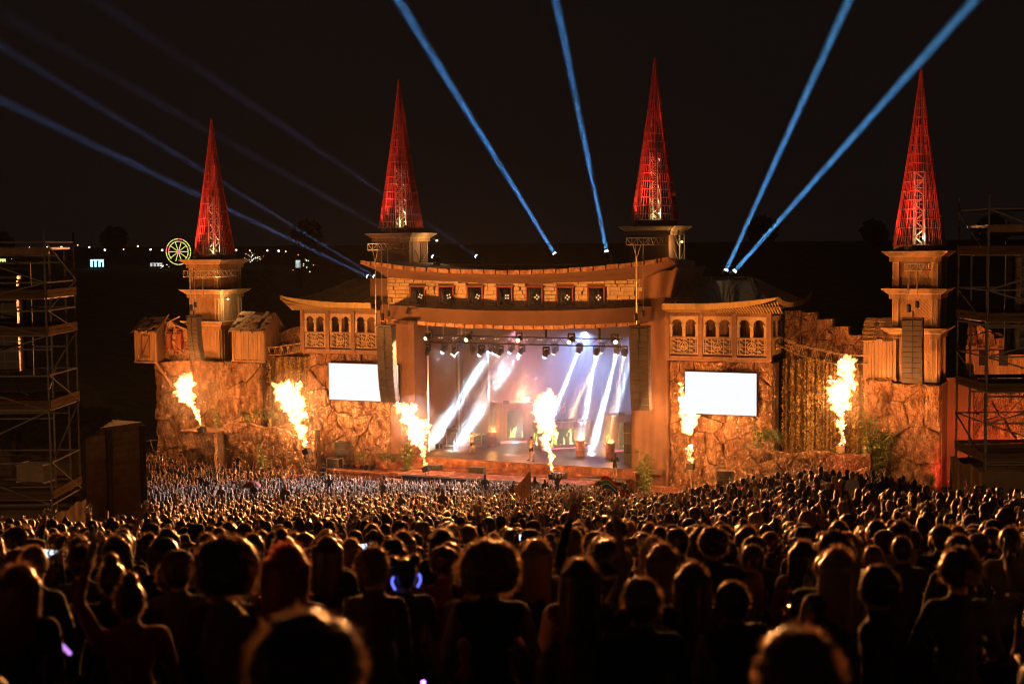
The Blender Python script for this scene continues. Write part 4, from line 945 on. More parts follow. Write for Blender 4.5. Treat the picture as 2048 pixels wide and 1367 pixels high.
def riser(label, x, y, w_, d_, h, rz, scr, scrside=None, name='stage_riser'):
    t = thing(name, label, 'riser', (x, y, 1.3), rz); nr = int(w_ / .11)
    b = MB(); b.box(0, w_, 0, d_, .35, h); b.box(-.05, w_ + .05, -.06, d_, h, h + .06); b.build('body', MT['corr_back'], t)
    b = MB()
    for i in range(nr):
        x0 = w_ * i / nr
        if scr[0] < x0 + .05 < scr[1]:
            b.box(x0, x0 + w_ / nr * .55, -.05, 0, .35, scr[2]); b.box(x0, x0 + w_ / nr * .55, -.05, 0, scr[3], h)
        else: b.box(x0, x0 + w_ / nr * .55, -.05, 0, .35, h)
    for i in range(int(d_ / .11)): y0 = d_ * i / int(d_ / .11); b.box(-.05, 0, y0, y0 + .06, .35, h)
    tag(b.build('corrugated_front', MT['corr'], t), kind='stuff')
    b = MB(); b.add([(scr[0], -.03, scr[2]), (scr[1], -.03, scr[2]), (scr[1], -.03, scr[3]), (scr[0], -.03, scr[3])], [(0, 1, 2, 3)]); b.build('led_panel', GL, t)
    if scrside: b = MB(); b.add([(-.07, scrside[1], scr[2]), (-.07, scrside[0], scr[2]), (-.07, scrside[0], scr[3]), (-.07, scrside[1], scr[3])], [(0, 1, 2, 3)]); b.build('led_panel', GL, t)
    b = MB(); b.box(.2, w_ - .2, -.12, -.05, .18, .25); b.build('red_tube_light', MT['redtube'], t)
    b = MB()
    for xx in (.1, w_ - .2):
        for yy in (.1, d_ - .2): b = MB(); b.box(xx, xx + .1, yy, yy + .1, 0, .36); b.build('leg', MT['steelbox'], t)
    return t
MT['corr_back'] = mat('rust_sheet', (.17, .08, .045), .6, .3, 2); MT['redtube'] = emat('red_tube', (1, .2, .25), 2.)
riser('corrugated riser with a flame screen left of the DJ, bright lights on top', -5.0, 6.2, 3.9, 1.9, 3.35, R_(40), (.75, 2.1, .6, 2.85), (.5, 1.5))
riser('wide corrugated DJ booth with a flame screen along its front', -.4, 4.0, 4.6, 1.6, 2.2, R_(42), (.5, 4.0, .5, 1.75), (.2, 1.3))
riser('corrugated riser with a flame screen right of the DJ, half hidden by the right wing', 5.2, 5.2, 4.2, 1.9, 2.95, R_(40), (.6, 2.5, .5, 2.4), (.3, 1.5))
t = thing('dj_table', 'deck with mixing gear standing on the DJ booth', 'DJ table', (.9, 6.1, 3.56), R_(42)); b = MB(); b.box(-.9, .9, -.3, .3, 0, .12); b.build('table_top', MT['steelbox'], t)
for i in range(3): b = MB(); b.box(-.8 + .55 * i, -.35 + .55 * i, -.22, .2, .12, .2); b.build('player', MT['case'], t)
t = thing('wedge_light', 'small black flood on the left riser roof', 'stage light', (-4.3, 6.3, 4.7), R_(30)); b = MB(); b.box(-.25, .25, -.12, .12, 0, .3); b.build('housing', MT['steelbox'], t); b = MB(); b.box(-.28, -.25, -.03, .03, 0, .35); b.box(.25, .28, -.03, .03, 0, .35); b.build('bracket', MT['alu'], t)
t = thing('wedge_light', 'small black flood on the right riser roof', 'stage light', (6.1, 4.9, 4.3), R_(30)); b = MB(); b.box(-.25, .25, -.12, .12, 0, .3); b.build('housing', MT['steelbox'], t); b = MB(); b.box(-.28, -.25, -.03, .03, 0, .35); b.box(.25, .28, -.03, .03, 0, .35); b.build('bracket', MT['alu'], t)
# warm floods standing on the roof of the left riser
t = thing('strobe_flood', 'bright warm flood on top of the left riser', 'stage light', (-3.6, 8.6, 4.7)); b = MB(); b.box(-.4, .4, -.1, .1, 0, .35); b.build('housing', MT['steelbox'], t); b = MB(); b.add([(-.36, -.105, .04), (.36, -.105, .04), (.36, -.105, .31), (-.36, -.105, .31)], [(0, 1, 2, 3)]); b.build('lit_face', emat('warm_face', (1, .62, .3), 9), t)
l = lamp('POINT', (-3.6, 8.2, 5.2), 1000, (1, .34, .16), None, radius=.2); l.parent = t; l.matrix_parent_inverse = Matrix.Translation((-3.6, 8.6, 4.7)).inverted()
def drum(label, x, y, s=1.):
    t = thing('fire_drum', label, 'oil drum', (x, y, 1.3), 0, 'burning oil drums on the stage'); b = MB(); b.lathe([(.34, 0), (.36, .02), (.34, .1), (.34, .4), (.365, .43), (.34, .46), (.34, .8), (.365, .83), (.34, .86), (.34, 1.15), (.37, 1.18), (.36, 1.22), (.3, 1.2), (.3, 1.0)], n=16); b.build('barrel', MT['drum'], t, True)
    o = link('flame', flame_mesh([(-.15, 0, 1.2, .17), (.05, 0, 1.25, .2), (.18, .0, 1.2, .16), (.0, 0, 1.45, .1), (-.08, 0, 1.62, .05)], int(x * 7) % 50, .035, .12, 1.), t); o.data.materials.append(FLM)
    l = lamp('POINT', (x, y, 2.75), 120, (1, .45, .12), None, radius=.15); l.parent = t; l.matrix_parent_inverse = Matrix.Translation((x, y, 1.3)).inverted()
drum('burning oil drum at the left end of the left riser', -5.1, 5.3); drum('burning oil drum before the right end of the DJ booth', 3.3, 3.3); drum('burning oil drum before the right riser', 5.9, 2.9)
# side-of-stage gear
def case(label, x, y, z, w_, d_, h, group=None, m='case'):
    t = thing('flight_case', label, 'flight case', (x, y, z), 0, group); b = MB(); b.box(-w_ / 2 + .02, w_ / 2 - .02, -d_ / 2 + .02, d_ / 2 - .02, .02, h - .02); b.build('body', MT[m], t)
    b = MB()
    for sx in (-1, 1):
        for sy in (-1, 1): b.box(sx * w_ / 2 - .03, sx * w_ / 2 + .03, sy * d_ / 2 - .03, sy * d_ / 2 + .03, 0, h)
        for zz in (.0, h - .05): b.box(sx * w_ / 2 - .025, sx * w_ / 2 + .025, -d_ / 2, d_ / 2, zz, zz + .05)
    for sy in (-1, 1):
        for zz in (.0, h - .05): b.box(-w_ / 2, w_ / 2, sy * d_ / 2 - .025, sy * d_ / 2 + .025, zz, zz + .05)
    b.build('edge_rails', MT['alu'], t); return t
case('tall equipment rack at the left side of the stage', -8.3, 4.4, 1.3, .6, .6, 1.5); case('low black case beside the rack at stage left', -8.9, 2.6, 1.3, 1.1, .6, .5); case('small case before the technician at stage left', -7.4, 2.4, 1.3, .9, .6, .4); case('side table case behind the dancer at stage left', -6.6, 5.6, 1.3, 1.1, .6, .95)
def stack(label, x, y, z, n, w_, h, d_, group, sub=True):
    t = thing('speaker_stack', label, 'speaker', (x, y, z), 0, group)
    for i in range(n):
        b = MB(); b.box(-w_ / 2, w_ / 2, 0, d_, i * h + .01, (i + 1) * h - .01); c = b.build('cabinet', MT['speaker_edge'], t)
        b = MB(); b.box(-w_ / 2 + .03, -.015, -.02, .0, i * h + .04, (i + 1) * h - .04); b.box(.015, w_ / 2 - .03, -.02, 0, i * h + .04, (i + 1) * h - .04); b.build('grille', MT['speaker'], c)
    return t
stack('tall side-fill speaker stack at the right wing of the stage', 8.35, .5, 1.3, 4, 1.0, .78, .9, 'side-fill speakers')
stack('small front-fill speaker on the step left of the beige flag', -2.3, -3.6, .55, 1, 1.2, .55, .6, 'front-fill speakers on the step'); stack('small front-fill speaker on the step, furthest left', -5.9, -3.6, .55, 1, 1.15, .5, .6, 'front-fill speakers on the step'); stack('small front-fill speaker on the step right of the tall flame', 4.2, -3.6, .55, 1, 1.15, .5, .6, 'front-fill speakers on the step')
for i in range(10):
    stack(f'black subwoofer under the front walkway, {_ord[i] if i < 9 else "rightmost"} of the row', -6.8 + 1.42 * i, -5.6, -1., 2, 1.36, .78, .9, 'subwoofers under the walkway')
t = thing('walkway', 'long low plank walkway lying over the subwoofers', 'walkway', (0, -5.2, .6))
for i in range(30): b = MB(); b.box(-7.6 + .5 * i, -7.12 + .5 * i, -.6, 1.6, 0, .06); b.build('plank', MT['deckfront'], t)
b = MB(); b.box(-7.6, 7.4, -.66, -.6, -.05, .08); b.build('metal_edge', MT['alu'], t)
# steps at the right of the stage
t = thing('access_steps', 'metal-edged access platform below the stage, right of the flag', 'steps', (7.6, -3.2, -1))
for z_, y_, x_ in ((1.3, -1.2, 0), (1.75, -.1, .3)): b = MB(); b.box(-1.9 + x_, 1.5 + x_, y_, y_ + 1.1, z_ - .1, z_); b.build('tread', MT['board'], t); b = MB(); b.box(-1.9 + x_, 1.5 + x_, y_ - .03, y_, z_ - .12, z_ + .02); b.build('tread_edge', MT['alu'], t)
for x_ in (-1.8, 1.6): b = MB(); b.tube((x_, -1.1, 0), (x_, -1.1, 1.25), .04, n=6); b.build('leg', MT['alu'], t)
# side terraces below the screens
for nm, x0, x1 in (('left', -15.8, -9.2), ('right', 10.2, 14)):
    t = thing('terrace', f'low brick-fronted terrace below the {nm} screen', 'terrace', ((x0 + x1) / 2, -2.5, -1)); w2 = (x1 - x0) / 2
    b = MB(); b.box(-w2, w2, -.6, 2.4, 0, 1.0); b.build('core', MT['crack'], t); b = MB(); b.box(-w2 - .05, w2 + .05, -.75, 2.4, 1.0, 1.12); b.build('coping', MT['deckfront'], t)
    z = 0; k = 0
    while z < .98:
        x = -w2 - .3 * (k % 2)
        while x < w2:
            xa, xb = max(x, -w2), min(x + .6, w2)
            if xb - xa > .06: b = MB(); b.box(xa + .01, xb - .01, -.66 - random.uniform(0, .03), -.6, z + .01, z + .235); b.build('brick', MT['deckfront'], t)
            x += .6
        z += .245; k += 1
stack('speaker on a flight case below the left screen', -15.2, -1.6, 1.0, 2, .95, .55, .7, 'speakers on cases beside the terraces'); case('flight case under the speaker below the left screen', -15.2, -2.35, .13, 1.05, .7, .8)
case('flight case under the speaker below the right screen', 17.2, -5.4, .2, 1.05, .8, .95); stack('speaker on a flight case below the right screen', 17.2, -5.6, 1.16, 2, 1.05, .55, .7, 'speakers on cases beside the terraces')
t = thing('round_platform', 'round wooden platform in the pit before the left terrace', 'platform', (-11.2, -6.3, -1.)); b = MB(); b.lathe([(1.9, 0), (1.9, .5), (1.95, .52), (1.95, .62), (.1, .64)], n=28); b.build('deck', MT['board'], t)
for i in range(5): b = MB(); b.box(-14.6 + .55 * i + 14, -14.3 + .55 * i + 14, 0, .5, 0, .3); t = thing('amp_box', f'low black electronics box on the left terrace, {_ord[i]}', 'equipment', (-13.9, -2.2, .13), 0, 'electronics on the left terrace'); b.build('housing', MT['case'], t); c_ = MB(); c_.path([(14 - 14.45 + .55 * i, -.05, .15), (14 - 14.3 + .55 * i, -.2, .02), (14 - 14.0 + .55 * i, -.25, .02)], .02); c_.build('cable', MT['steelbox'], t)

# ================================================================== PLANTS
def blades(par, n, h, spread, wd, seed, m='leafdry', droop=.5, name='blades'):
    r = random.Random(seed); b = MB()
    for i in range(n):
        a = r.uniform(0, 6.283); L = h * r.uniform(.6, 1.1); out = spread * r.uniform(.3, 1.); N = 4; pr = None; side = Vector((-math.sin(a), math.cos(a), 0)) * wd; pts = []
        for k in range(N + 1):
            f = k / N; c = Vector((math.cos(a) * out * f ** 1.6, math.sin(a) * out * f ** 1.6, L * (f - droop * f ** 3))); ww = (1 - f) ** .7
            pts.append((c - side * ww, c + side * ww))
        vs = [p for q in pts for p in q]; b.add(vs, [(2 * k, 2 * k + 1, 2 * k + 3, 2 * k + 2) for k in range(N)])
    return tag(b.build(name, MT[m], par), kind='stuff')
def palm(label, loc_, s, seed, nf=9, trunk=.5):
    t = thing('palm_plant', label, 'plant', loc_); r = random.Random(seed); b = MB(); b.tube((0, 0, 0), (.05, 0, trunk * s), .07 * s, .05 * s, 7); b.build('trunk', MT['stem'], t); b = MB()
    for i in range(nf):
        a = 6.283 * i / nf + r.uniform(-.3, .3); el = r.uniform(.3, 1.2); L = s * r.uniform(.7, 1.0); d = Vector((math.cos(a) * math.cos(el), math.sin(a) * math.cos(el), math.sin(el))); base = Vector((.05, 0, trunk * s)); hub = base + d * L * .5; b.tube(base, hub, .015, n=4)
        e1 = d.orthogonal().normalized(); e2 = d.cross(e1)
        for k in range(13):
            th = -1.9 + 3.8 * k / 12; ld = (d * math.cos(th) + e2 * math.sin(th)).normalized(); tip = hub + ld * L * .55 + Vector((0, 0, -.12 * L)); w_ = ld.cross(e1).normalized() * .03 * s; b.add([hub, hub.lerp(tip, .5) - w_ + Vector((0, 0, .02)), tip, hub.lerp(tip, .5) + w_], [(0, 1, 2, 3)])
    tag(b.build('crown', MT['leaf'], t), kind='stuff'); return t
def bush(label, loc_, s, seed, n=260, m='leaf', cat='plant', name='bamboo_plant'):
    t = thing(name, label, cat, loc_); r = random.Random(seed); b = MB(); lf = MB()
    for i in range(9):
        a = r.uniform(0, 6.283); o_ = r.uniform(.05, .45) * s; top = Vector((math.cos(a) * o_, math.sin(a) * o_, s * r.uniform(1.2, 2.1))); b.tube((top.x * .25, top.y * .25, 0), top, .022, .01, 5)
        for k in range(n // 9):
            f = r.uniform(.2, 1.0); c = Vector((top.x * (.25 + .75 * f), top.y * (.25 + .75 * f), top.z * f)); d = Vector((r.uniform(-1, 1), r.uniform(-1, 1), r.uniform(-.7, .5))).normalized(); tip = c + d * r.uniform(.16, .32) * s; w_ = d.orthogonal().normalized() * .028 * s; lf.add([c, c.lerp(tip, .4) - w_, tip, c.lerp(tip, .4) + w_], [(0, 1, 2, 3)])
    b.build('stem', MT['stem'], t); tag(lf.build('leaves', MT[m], t), kind='stuff'); return t
palm('fan palm above the left planter wall, nearest the left tower', (-22.2, -3.2, 3.1), 1.5, 1); palm('fan palm above the left planter wall, second', (-20.8, -3.0, 3.2), 1.25, 2)
palm('fan palm above the right planter wall, by the screen cliff', (19.9, -3.2, 3.2), 1.5, 3, 11); palm('potted palm on the left terrace', (-10.6, -2.4, .4), 1.2, 4); palm('small potted palm on the left terrace near the cases', (-13.2, -2.2, .4), .9, 5)
for (lb, p) in (('clay pot of the left terrace palm', (-10.6, -2.4, .13)), ('clay pot of the small left terrace palm', (-13.2, -2.2, .13))): t = thing('clay_pot', lb, 'pot', p); b = MB(); b.lathe([(.12, 0), (.17, .25), (.2, .27), (.2, .32), (.15, .32)], n=12); b.build('body', MT['pot'], t, True)
bush('tall bamboo at the left corner of the stage', (-8.6, -2.6, .1), 1.45, 6); bush('tall bamboo at the right corner of the stage', (10.9, -3.6, -.8), 1.9, 7, 420); bush('spiky bamboo on the right planter by the screen', (18.9, -3.3, 3.1), 1.15, 8, 200); bush('bush growing up the rock left of the right pillar', (26.4, -1.2, 1.6), 2.2, 9, 420); bush('bush on the leftmost rock plinth behind the flame', (-25.6, -3.4, 2.8), .95, 10, 160); bush('climbing shrub on the left planter wall', (-20.3, -4.6, -.6), 1.3, 11, 260)
for i, (lb, p, h, sp) in enumerate((('arching dry grass at the left corner of the stage', (-8.0, -3.5, .1), 1.3, 1.3), ('arching grass at the foot of the right stage wing', (12.1, -5.0, -1.), 2.0, 1.8), ('dry grass on the right planter beside the flame jet', (24.2, -3.3, 3.3), 1.1, 1.), ('dry grass on the right planter behind the flame jet', (25.8, -3.2, 3.3), 1.2, 1.1), ('white-tipped grass on the right planter below the screen', (18.3, -3.4, 3.2), 1.1, 1.2), ('grass clump at the foot of the right rock pillar', (28.0, -2.2, 1.2), 1.8, 1.), ('grass clump right of the right rock pillar', (30.2, -2.2, 1.4), 1.6, 1.), ('dark grass clump at the end of the right planter', (27.0, -3.4, 1.4), 1.6, 1.), ('reeds at the foot of the left planter wall', (-16.4, -5.0, -1.), 1.2, .9), ('plant clump in the red-lit recess', (31.2, 0., 1.4), 2.6, 1.2), ('spiky grass between the left palms', (-23.4, -3.2, 3.2), .8, .9))):
    t = thing('grass_clump', lb, 'grass', p); blades(t, 70, h, sp, .022, 100 + i, 'leafdry' if i % 3 else 'leaf'); bb = MB(); bb.lathe([(.18, -.05), (.2, .03), (.05, .06)], n=8); bb.build('root_ball', MT['crack'], t)
# ================================================================== PEOPLE
def pmat(name, attr=None, col=None, rough=.8, transl=0., sheen=.0, var=.35, spec=.3, rim_gain=None):
    m = bpy.data.materials.new(name); m.use_nodes = True; n = m.node_tree; L = n.links; b = n.nodes['Principled BSDF']; b.inputs['Roughness'].default_value = rough; b.inputs['Specular IOR Level'].default_value = spec
    if sheen: b.inputs['Sheen Weight'].default_value = sheen; b.inputs['Sheen Roughness'].default_value = .4
    nz = n.nodes.new('ShaderNodeTexNoise'); nz.inputs['Scale'].default_value = 9; nz.inputs['Detail'].default_value = 5; tc = n.nodes.new('ShaderNodeTexCoord'); L.new(tc.outputs['Object'], nz.inputs[0])
    mx = n.nodes.new('ShaderNodeMixRGB'); mx.blend_type = 'MULTIPLY'; mx.inputs[0].default_value = var; L.new(nz.outputs['Color'], mx.inputs[2])
    if attr == 'obj': s = n.nodes.new('ShaderNodeObjectInfo'); L.new(s.outputs['Color'], mx.inputs[1])
    elif attr: s = n.nodes.new('ShaderNodeVertexColor'); s.layer_name = attr; L.new(s.outputs['Color'], mx.inputs[1])
    else: mx.inputs[1].default_value = (*col, 1)
    out = mx.outputs[0]
    if rim_gain: ga = n.nodes.new('ShaderNodeMixRGB'); ga.blend_type = 'ADD'; ga.inputs[0].default_value = 1; ga.inputs[2].default_value = (*rim_gain, 1); L.new(out, ga.inputs[1]); out = ga.outputs[0]
    L.new(out, b.inputs['Base Color'])
    if transl:
        t = n.nodes.new('ShaderNodeBsdfTranslucent'); L.new(out, t.inputs[0]); ms = n.nodes.new('ShaderNodeMixShader'); ms.inputs[0].default_value = transl
        L.new(b.outputs[0], ms.inputs[1]); L.new(t.outputs[0], ms.inputs[2]); L.new(ms.outputs[0], n.nodes['Material Output'].inputs[0])
    return m
SKIN = pmat('skin', None, (.46, .29, .21), .55, 0, .1, .2); TOP = pmat('garment', 'obj', None, .8, 0, .2); TRO = pmat('trousers', None, (.03, .03, .04), .85, 0, .3); SHOE = pmat('shoe', None, (.05, .05, .05), .6)
HAIR = pmat('hair_mass', 'obj', None, .36, 0, .12, .5, .7); STRAND = pmat('hair_rim_strand', 'obj', None, .4, .5, 0, .2, .6, (.34, .21, .12)); PLAID = None  # warm tint added to the strand colour stands in for rim light
HC = Vector((0, 0, 1.64))
POSES = {  # elbow, wrist for left(-x), right(+x); second = bend of the legs / lean
    'down': (((-.25, -.03, 1.16), (-.27, .06, .92)), ((.25, -.03, 1.16), (.27, .06, .92))),
    'chest': (((-.27, .02, 1.16), (-.12, .25, 1.2)), ((.27, .02, 1.16), (.13, .25, 1.22))),
    'right_up': (((-.25, -.03, 1.16), (-.27, .06, .92)), ((.29, .07, 1.66), (.25, .12, 1.92))),
    'left_up': (((-.3, .06, 1.65), (-.22, .12, 1.91)), ((.26, -.02, 1.16), (.24, .1, .93))),
    'both_up': (((-.31, .06, 1.63), (-.27, .13, 1.89)), ((.31, .06, 1.63), (.25, .14, 1.9))),
    'wave': (((-.38, .06, 1.48), (-.33, .14, 1.75)), ((.26, .0, 1.16), (.15, .22, 1.15))),
    'phone': (((-.24, .2, 1.32), (-.07, .4, 1.56)), ((.24, .2, 1.32), (.07, .4, 1.57))),
    'akimbo': (((-.4, -.06, 1.18), (-.2, .06, 1.02)), ((.4, -.06, 1.18), (.2, .06, 1.02))),
    'crossed': (((-.27, .04, 1.15), (.1, .2, 1.22)), ((.27, .04, 1.15), (-.1, .22, 1.18))),
    'mic': (((-.42, .03, 1.36), (-.1, .16, 1.55)), ((.45, .02, 1.3), (.22, .12, 1.42))),
    'point': (((-.36, .1, 1.5), (-.62, .16, 1.58)), ((.26, .0, 1.18), (.2, .14, .98))),
    'lean': (((-.3, .14, 1.18), (-.18, .36, 1.08)), ((.3, .14, 1.18), (.18, .36, 1.08))),
}
def body_prims(pose, legs='stand', shirt='tee', sh=.185, hand=True, fingers=False, bottoms='long'):
    """list of (kind, data, tag): tag 0 skin 1 top 2 trousers 3 shoe"""
    P = []; c = lambda p, q, r0, r1, tg: P.append(('c', Vector(p), Vector(q), r0, r1, tg)); e = lambda p, r, tg: P.append(('e', Vector(p), r, None, None, tg))
    tt = 0 if shirt == 'bare' else 1
    e((0, .0, 1.645), (.077, .098, .118), 0); e((0, .055, 1.595), (.055, .05, .06), 0); e((0, .105, 1.632), (.014, .02, .024), 0); e((-.08, 0, 1.632), (.014, .024, .032), 0); e((.08, 0, 1.632), (.014, .024, .032), 0)
    c((0, -.01, 1.44), (0, .0, 1.57), .062, .055, 0)
    e((0, .0, 1.32), (.155, .108, .17), tt); e((0, 0, 1.13), (.135, .095, .16), tt); e((0, 0, .97), (.158, .112, .12), tt if shirt != 'crop' else 0); c((-sh + .02, 0, 1.42), (sh - .02, 0, 1.42), .07, .07, tt); c((0, -.02, 1.4), (0, -.01, 1.49), .1, .07, tt)
    fing = []
    for s, (el, wr) in zip((-1, 1), POSES[pose]):
        el = Vector(el); wr = Vector(wr); shd = Vector((s * sh, 0, 1.42)); sl = tt if shirt in ('tee', 'long', 'hoodie', 'crop') else 0
        c(shd, el, .058, .043, sl); c(el, wr, .041, .028, 1 if shirt in ('long', 'hoodie') else 0)
        d = (wr - el).normalized(); h = wr + d * .075; c(wr, h, .03, .038, 0)
        if hand:
            side = d.cross(Vector((0, 1, 0))); side = side.normalized() if side.length > .1 else Vector((1, 0, 0))
            for k in range(4):
                o = side * (-.03 + .02 * k); q = h + o + d * .02; L = (.075, .088, .082, .062)[k] * (.8 if pose in ('phone', 'mic', 'lean', 'chest') else 1.); dd = (d + side * (-.28 + .18 * k) + Vector((0, .22, 0))).normalized(); q2 = q + d * L * .5 + side * (-.28 + .18 * k) * L * .4; fing.append((q, q2, q2 + dd * L * .5))
            th = h - d * .02 + side * -.035 * s; fing.append((th, th + (d * .5 - side * s).normalized() * .035, th + (d * .9 - side * s * .7).normalized() * .065))
    if legs == 'stand': K = (((-.1, .01, .5), (-.11, -.03, .08)), ((.1, .01, .5), (.12, -.03, .08)))
    elif legs == 'wide': K = (((-.2, .03, .5), (-.27, -.02, .08)), ((.2, .03, .5), (.27, -.02, .08)))
    else: K = (((-.12, .16, .56), (-.16, -.1, .12)), ((.12, .04, .5), (.2, -.06, .08)))
    lt = 0 if bottoms == 'bare' else 2
    for s, (kn, an) in zip((-1, 1), K):
        kn = Vector(kn); an = Vector(an); hp = Vector((s * .09, 0, .93)); mid = hp.lerp(kn, .55)
        c(hp, mid, .098, .075, 2 if bottoms != 'bare' else 2); c(mid, kn, .075, .058, 2 if bottoms == 'long' else 0); c(kn, an, .056, .038, 2 if bottoms == 'long' else 0); c(an + Vector((0, -.03, -.04)), an + Vector((s * .02, .15, -.05)), .042, .034, 3)
    return P, fing
def body_mesh(name, pose, legs='stand', shirt='tee', voxel=.022, ratio=None, sh=.185, fingers=True, bottoms='long', hd=1.):
    P, fing = body_prims(pose, legs, shirt, sh, bottoms=bottoms); b = MB()
    for k, p, q, r0, r1, tg in P:
        if k == 'c': cap(b, p, q, r0, r1, 10)
        else: ell(b, p, q, 12, 8)
    if not fingers:
        for f in fing: b.tube(f[0], f[2], .012, .008, 5)
    me = remesh(b, voxel, True, 2, ratio)
    # garment regions by nearest limb
    n = len(me.polygons); ce = np.empty(n * 3); me.polygons.foreach_get('center', ce); ce = ce.reshape(-1, 3); best = np.full(n, 1e9); tg_ = np.zeros(n, int)
    for k, p, q, r0, r1, tg in P:
        if k == 'c':
            a = np.array(p); d = np.array(q) - a; L = max(1e-6, d @ d); t = np.clip(((ce - a) @ d) / L, 0, 1); dist = np.linalg.norm(ce - a - t[:, None] * d, axis=1) - (r0 + (r1 - r0) * t)
        else:
            w_ = (ce - np.array(p)) / np.array(q); rr = np.linalg.norm(w_, axis=1); dist = (rr - 1) * min(q)
        m_ = dist < best; best[m_] = dist[m_]; tg_[m_] = tg
    if shirt == 'hoodie':
        pass
    for m in (SKIN, TOP, TRO, SHOE): me.materials.append(m)
    me.polygons.foreach_set('material_index', tg_.tolist())
    if fingers:   # knuckled fingers grown into the palm
        bm = bmesh.new(); bm.from_mesh(me); fb = MB()
        for (p, q, r) in fing: fb.tube(p, q, .0105, .0098, 6); fb.tube(q, r, .0098, .0075, 6); ell(fb, q, (.0102,) * 3, 6, 4)
        fm = fb.mesh('f', [SKIN], True); bm.from_mesh(fm); bm.to_mesh(me); bm.free(); bpy.data.meshes.remove(fm)
        me.polygons.foreach_set('use_smooth', [True] * len(me.polygons))
    me.name = name; return me
def strands(b, pts, L, wd, curl, seed, droop=.3, mi=1):
    r = random.Random(seed)
    for p, nrm in pts:
        d = (nrm + Vector((r.uniform(-1, 1), r.uniform(-1, 1), r.uniform(-1, 1))) * curl).normalized(); l = L * r.uniform(.5, 1.2); q = p + d * l * .55; e_ = q + (d + Vector((r.uniform(-1, 1) * curl, r.uniform(-1, 1) * curl, -droop - curl * r.random()))).normalized() * l * .45
        s = d.cross(Vector((r.uniform(-1, 1), r.uniform(-1, 1), r.uniform(-1, 1)))).normalized() * wd
        b.add([p - s, p + s, q + s * .8, q - s * .8, e_], [(0, 1, 2, 3), (3, 2, 4)], mi)
def surf_pts(c, r, n, seed, cond=lambda v: True):
    rr = random.Random(seed); out = []
    while len(out) < n:
        v = Vector((rr.gauss(0, 1), rr.gauss(0, 1), rr.gauss(0, 1))).normalized()
        if cond(v): out.append((Vector(c) + Vector((v.x * r[0], v.y * r[1], v.z * r[2])), Vector((v.x / r[0], v.y / r[1], v.z / r[2])).normalized()))
    return out
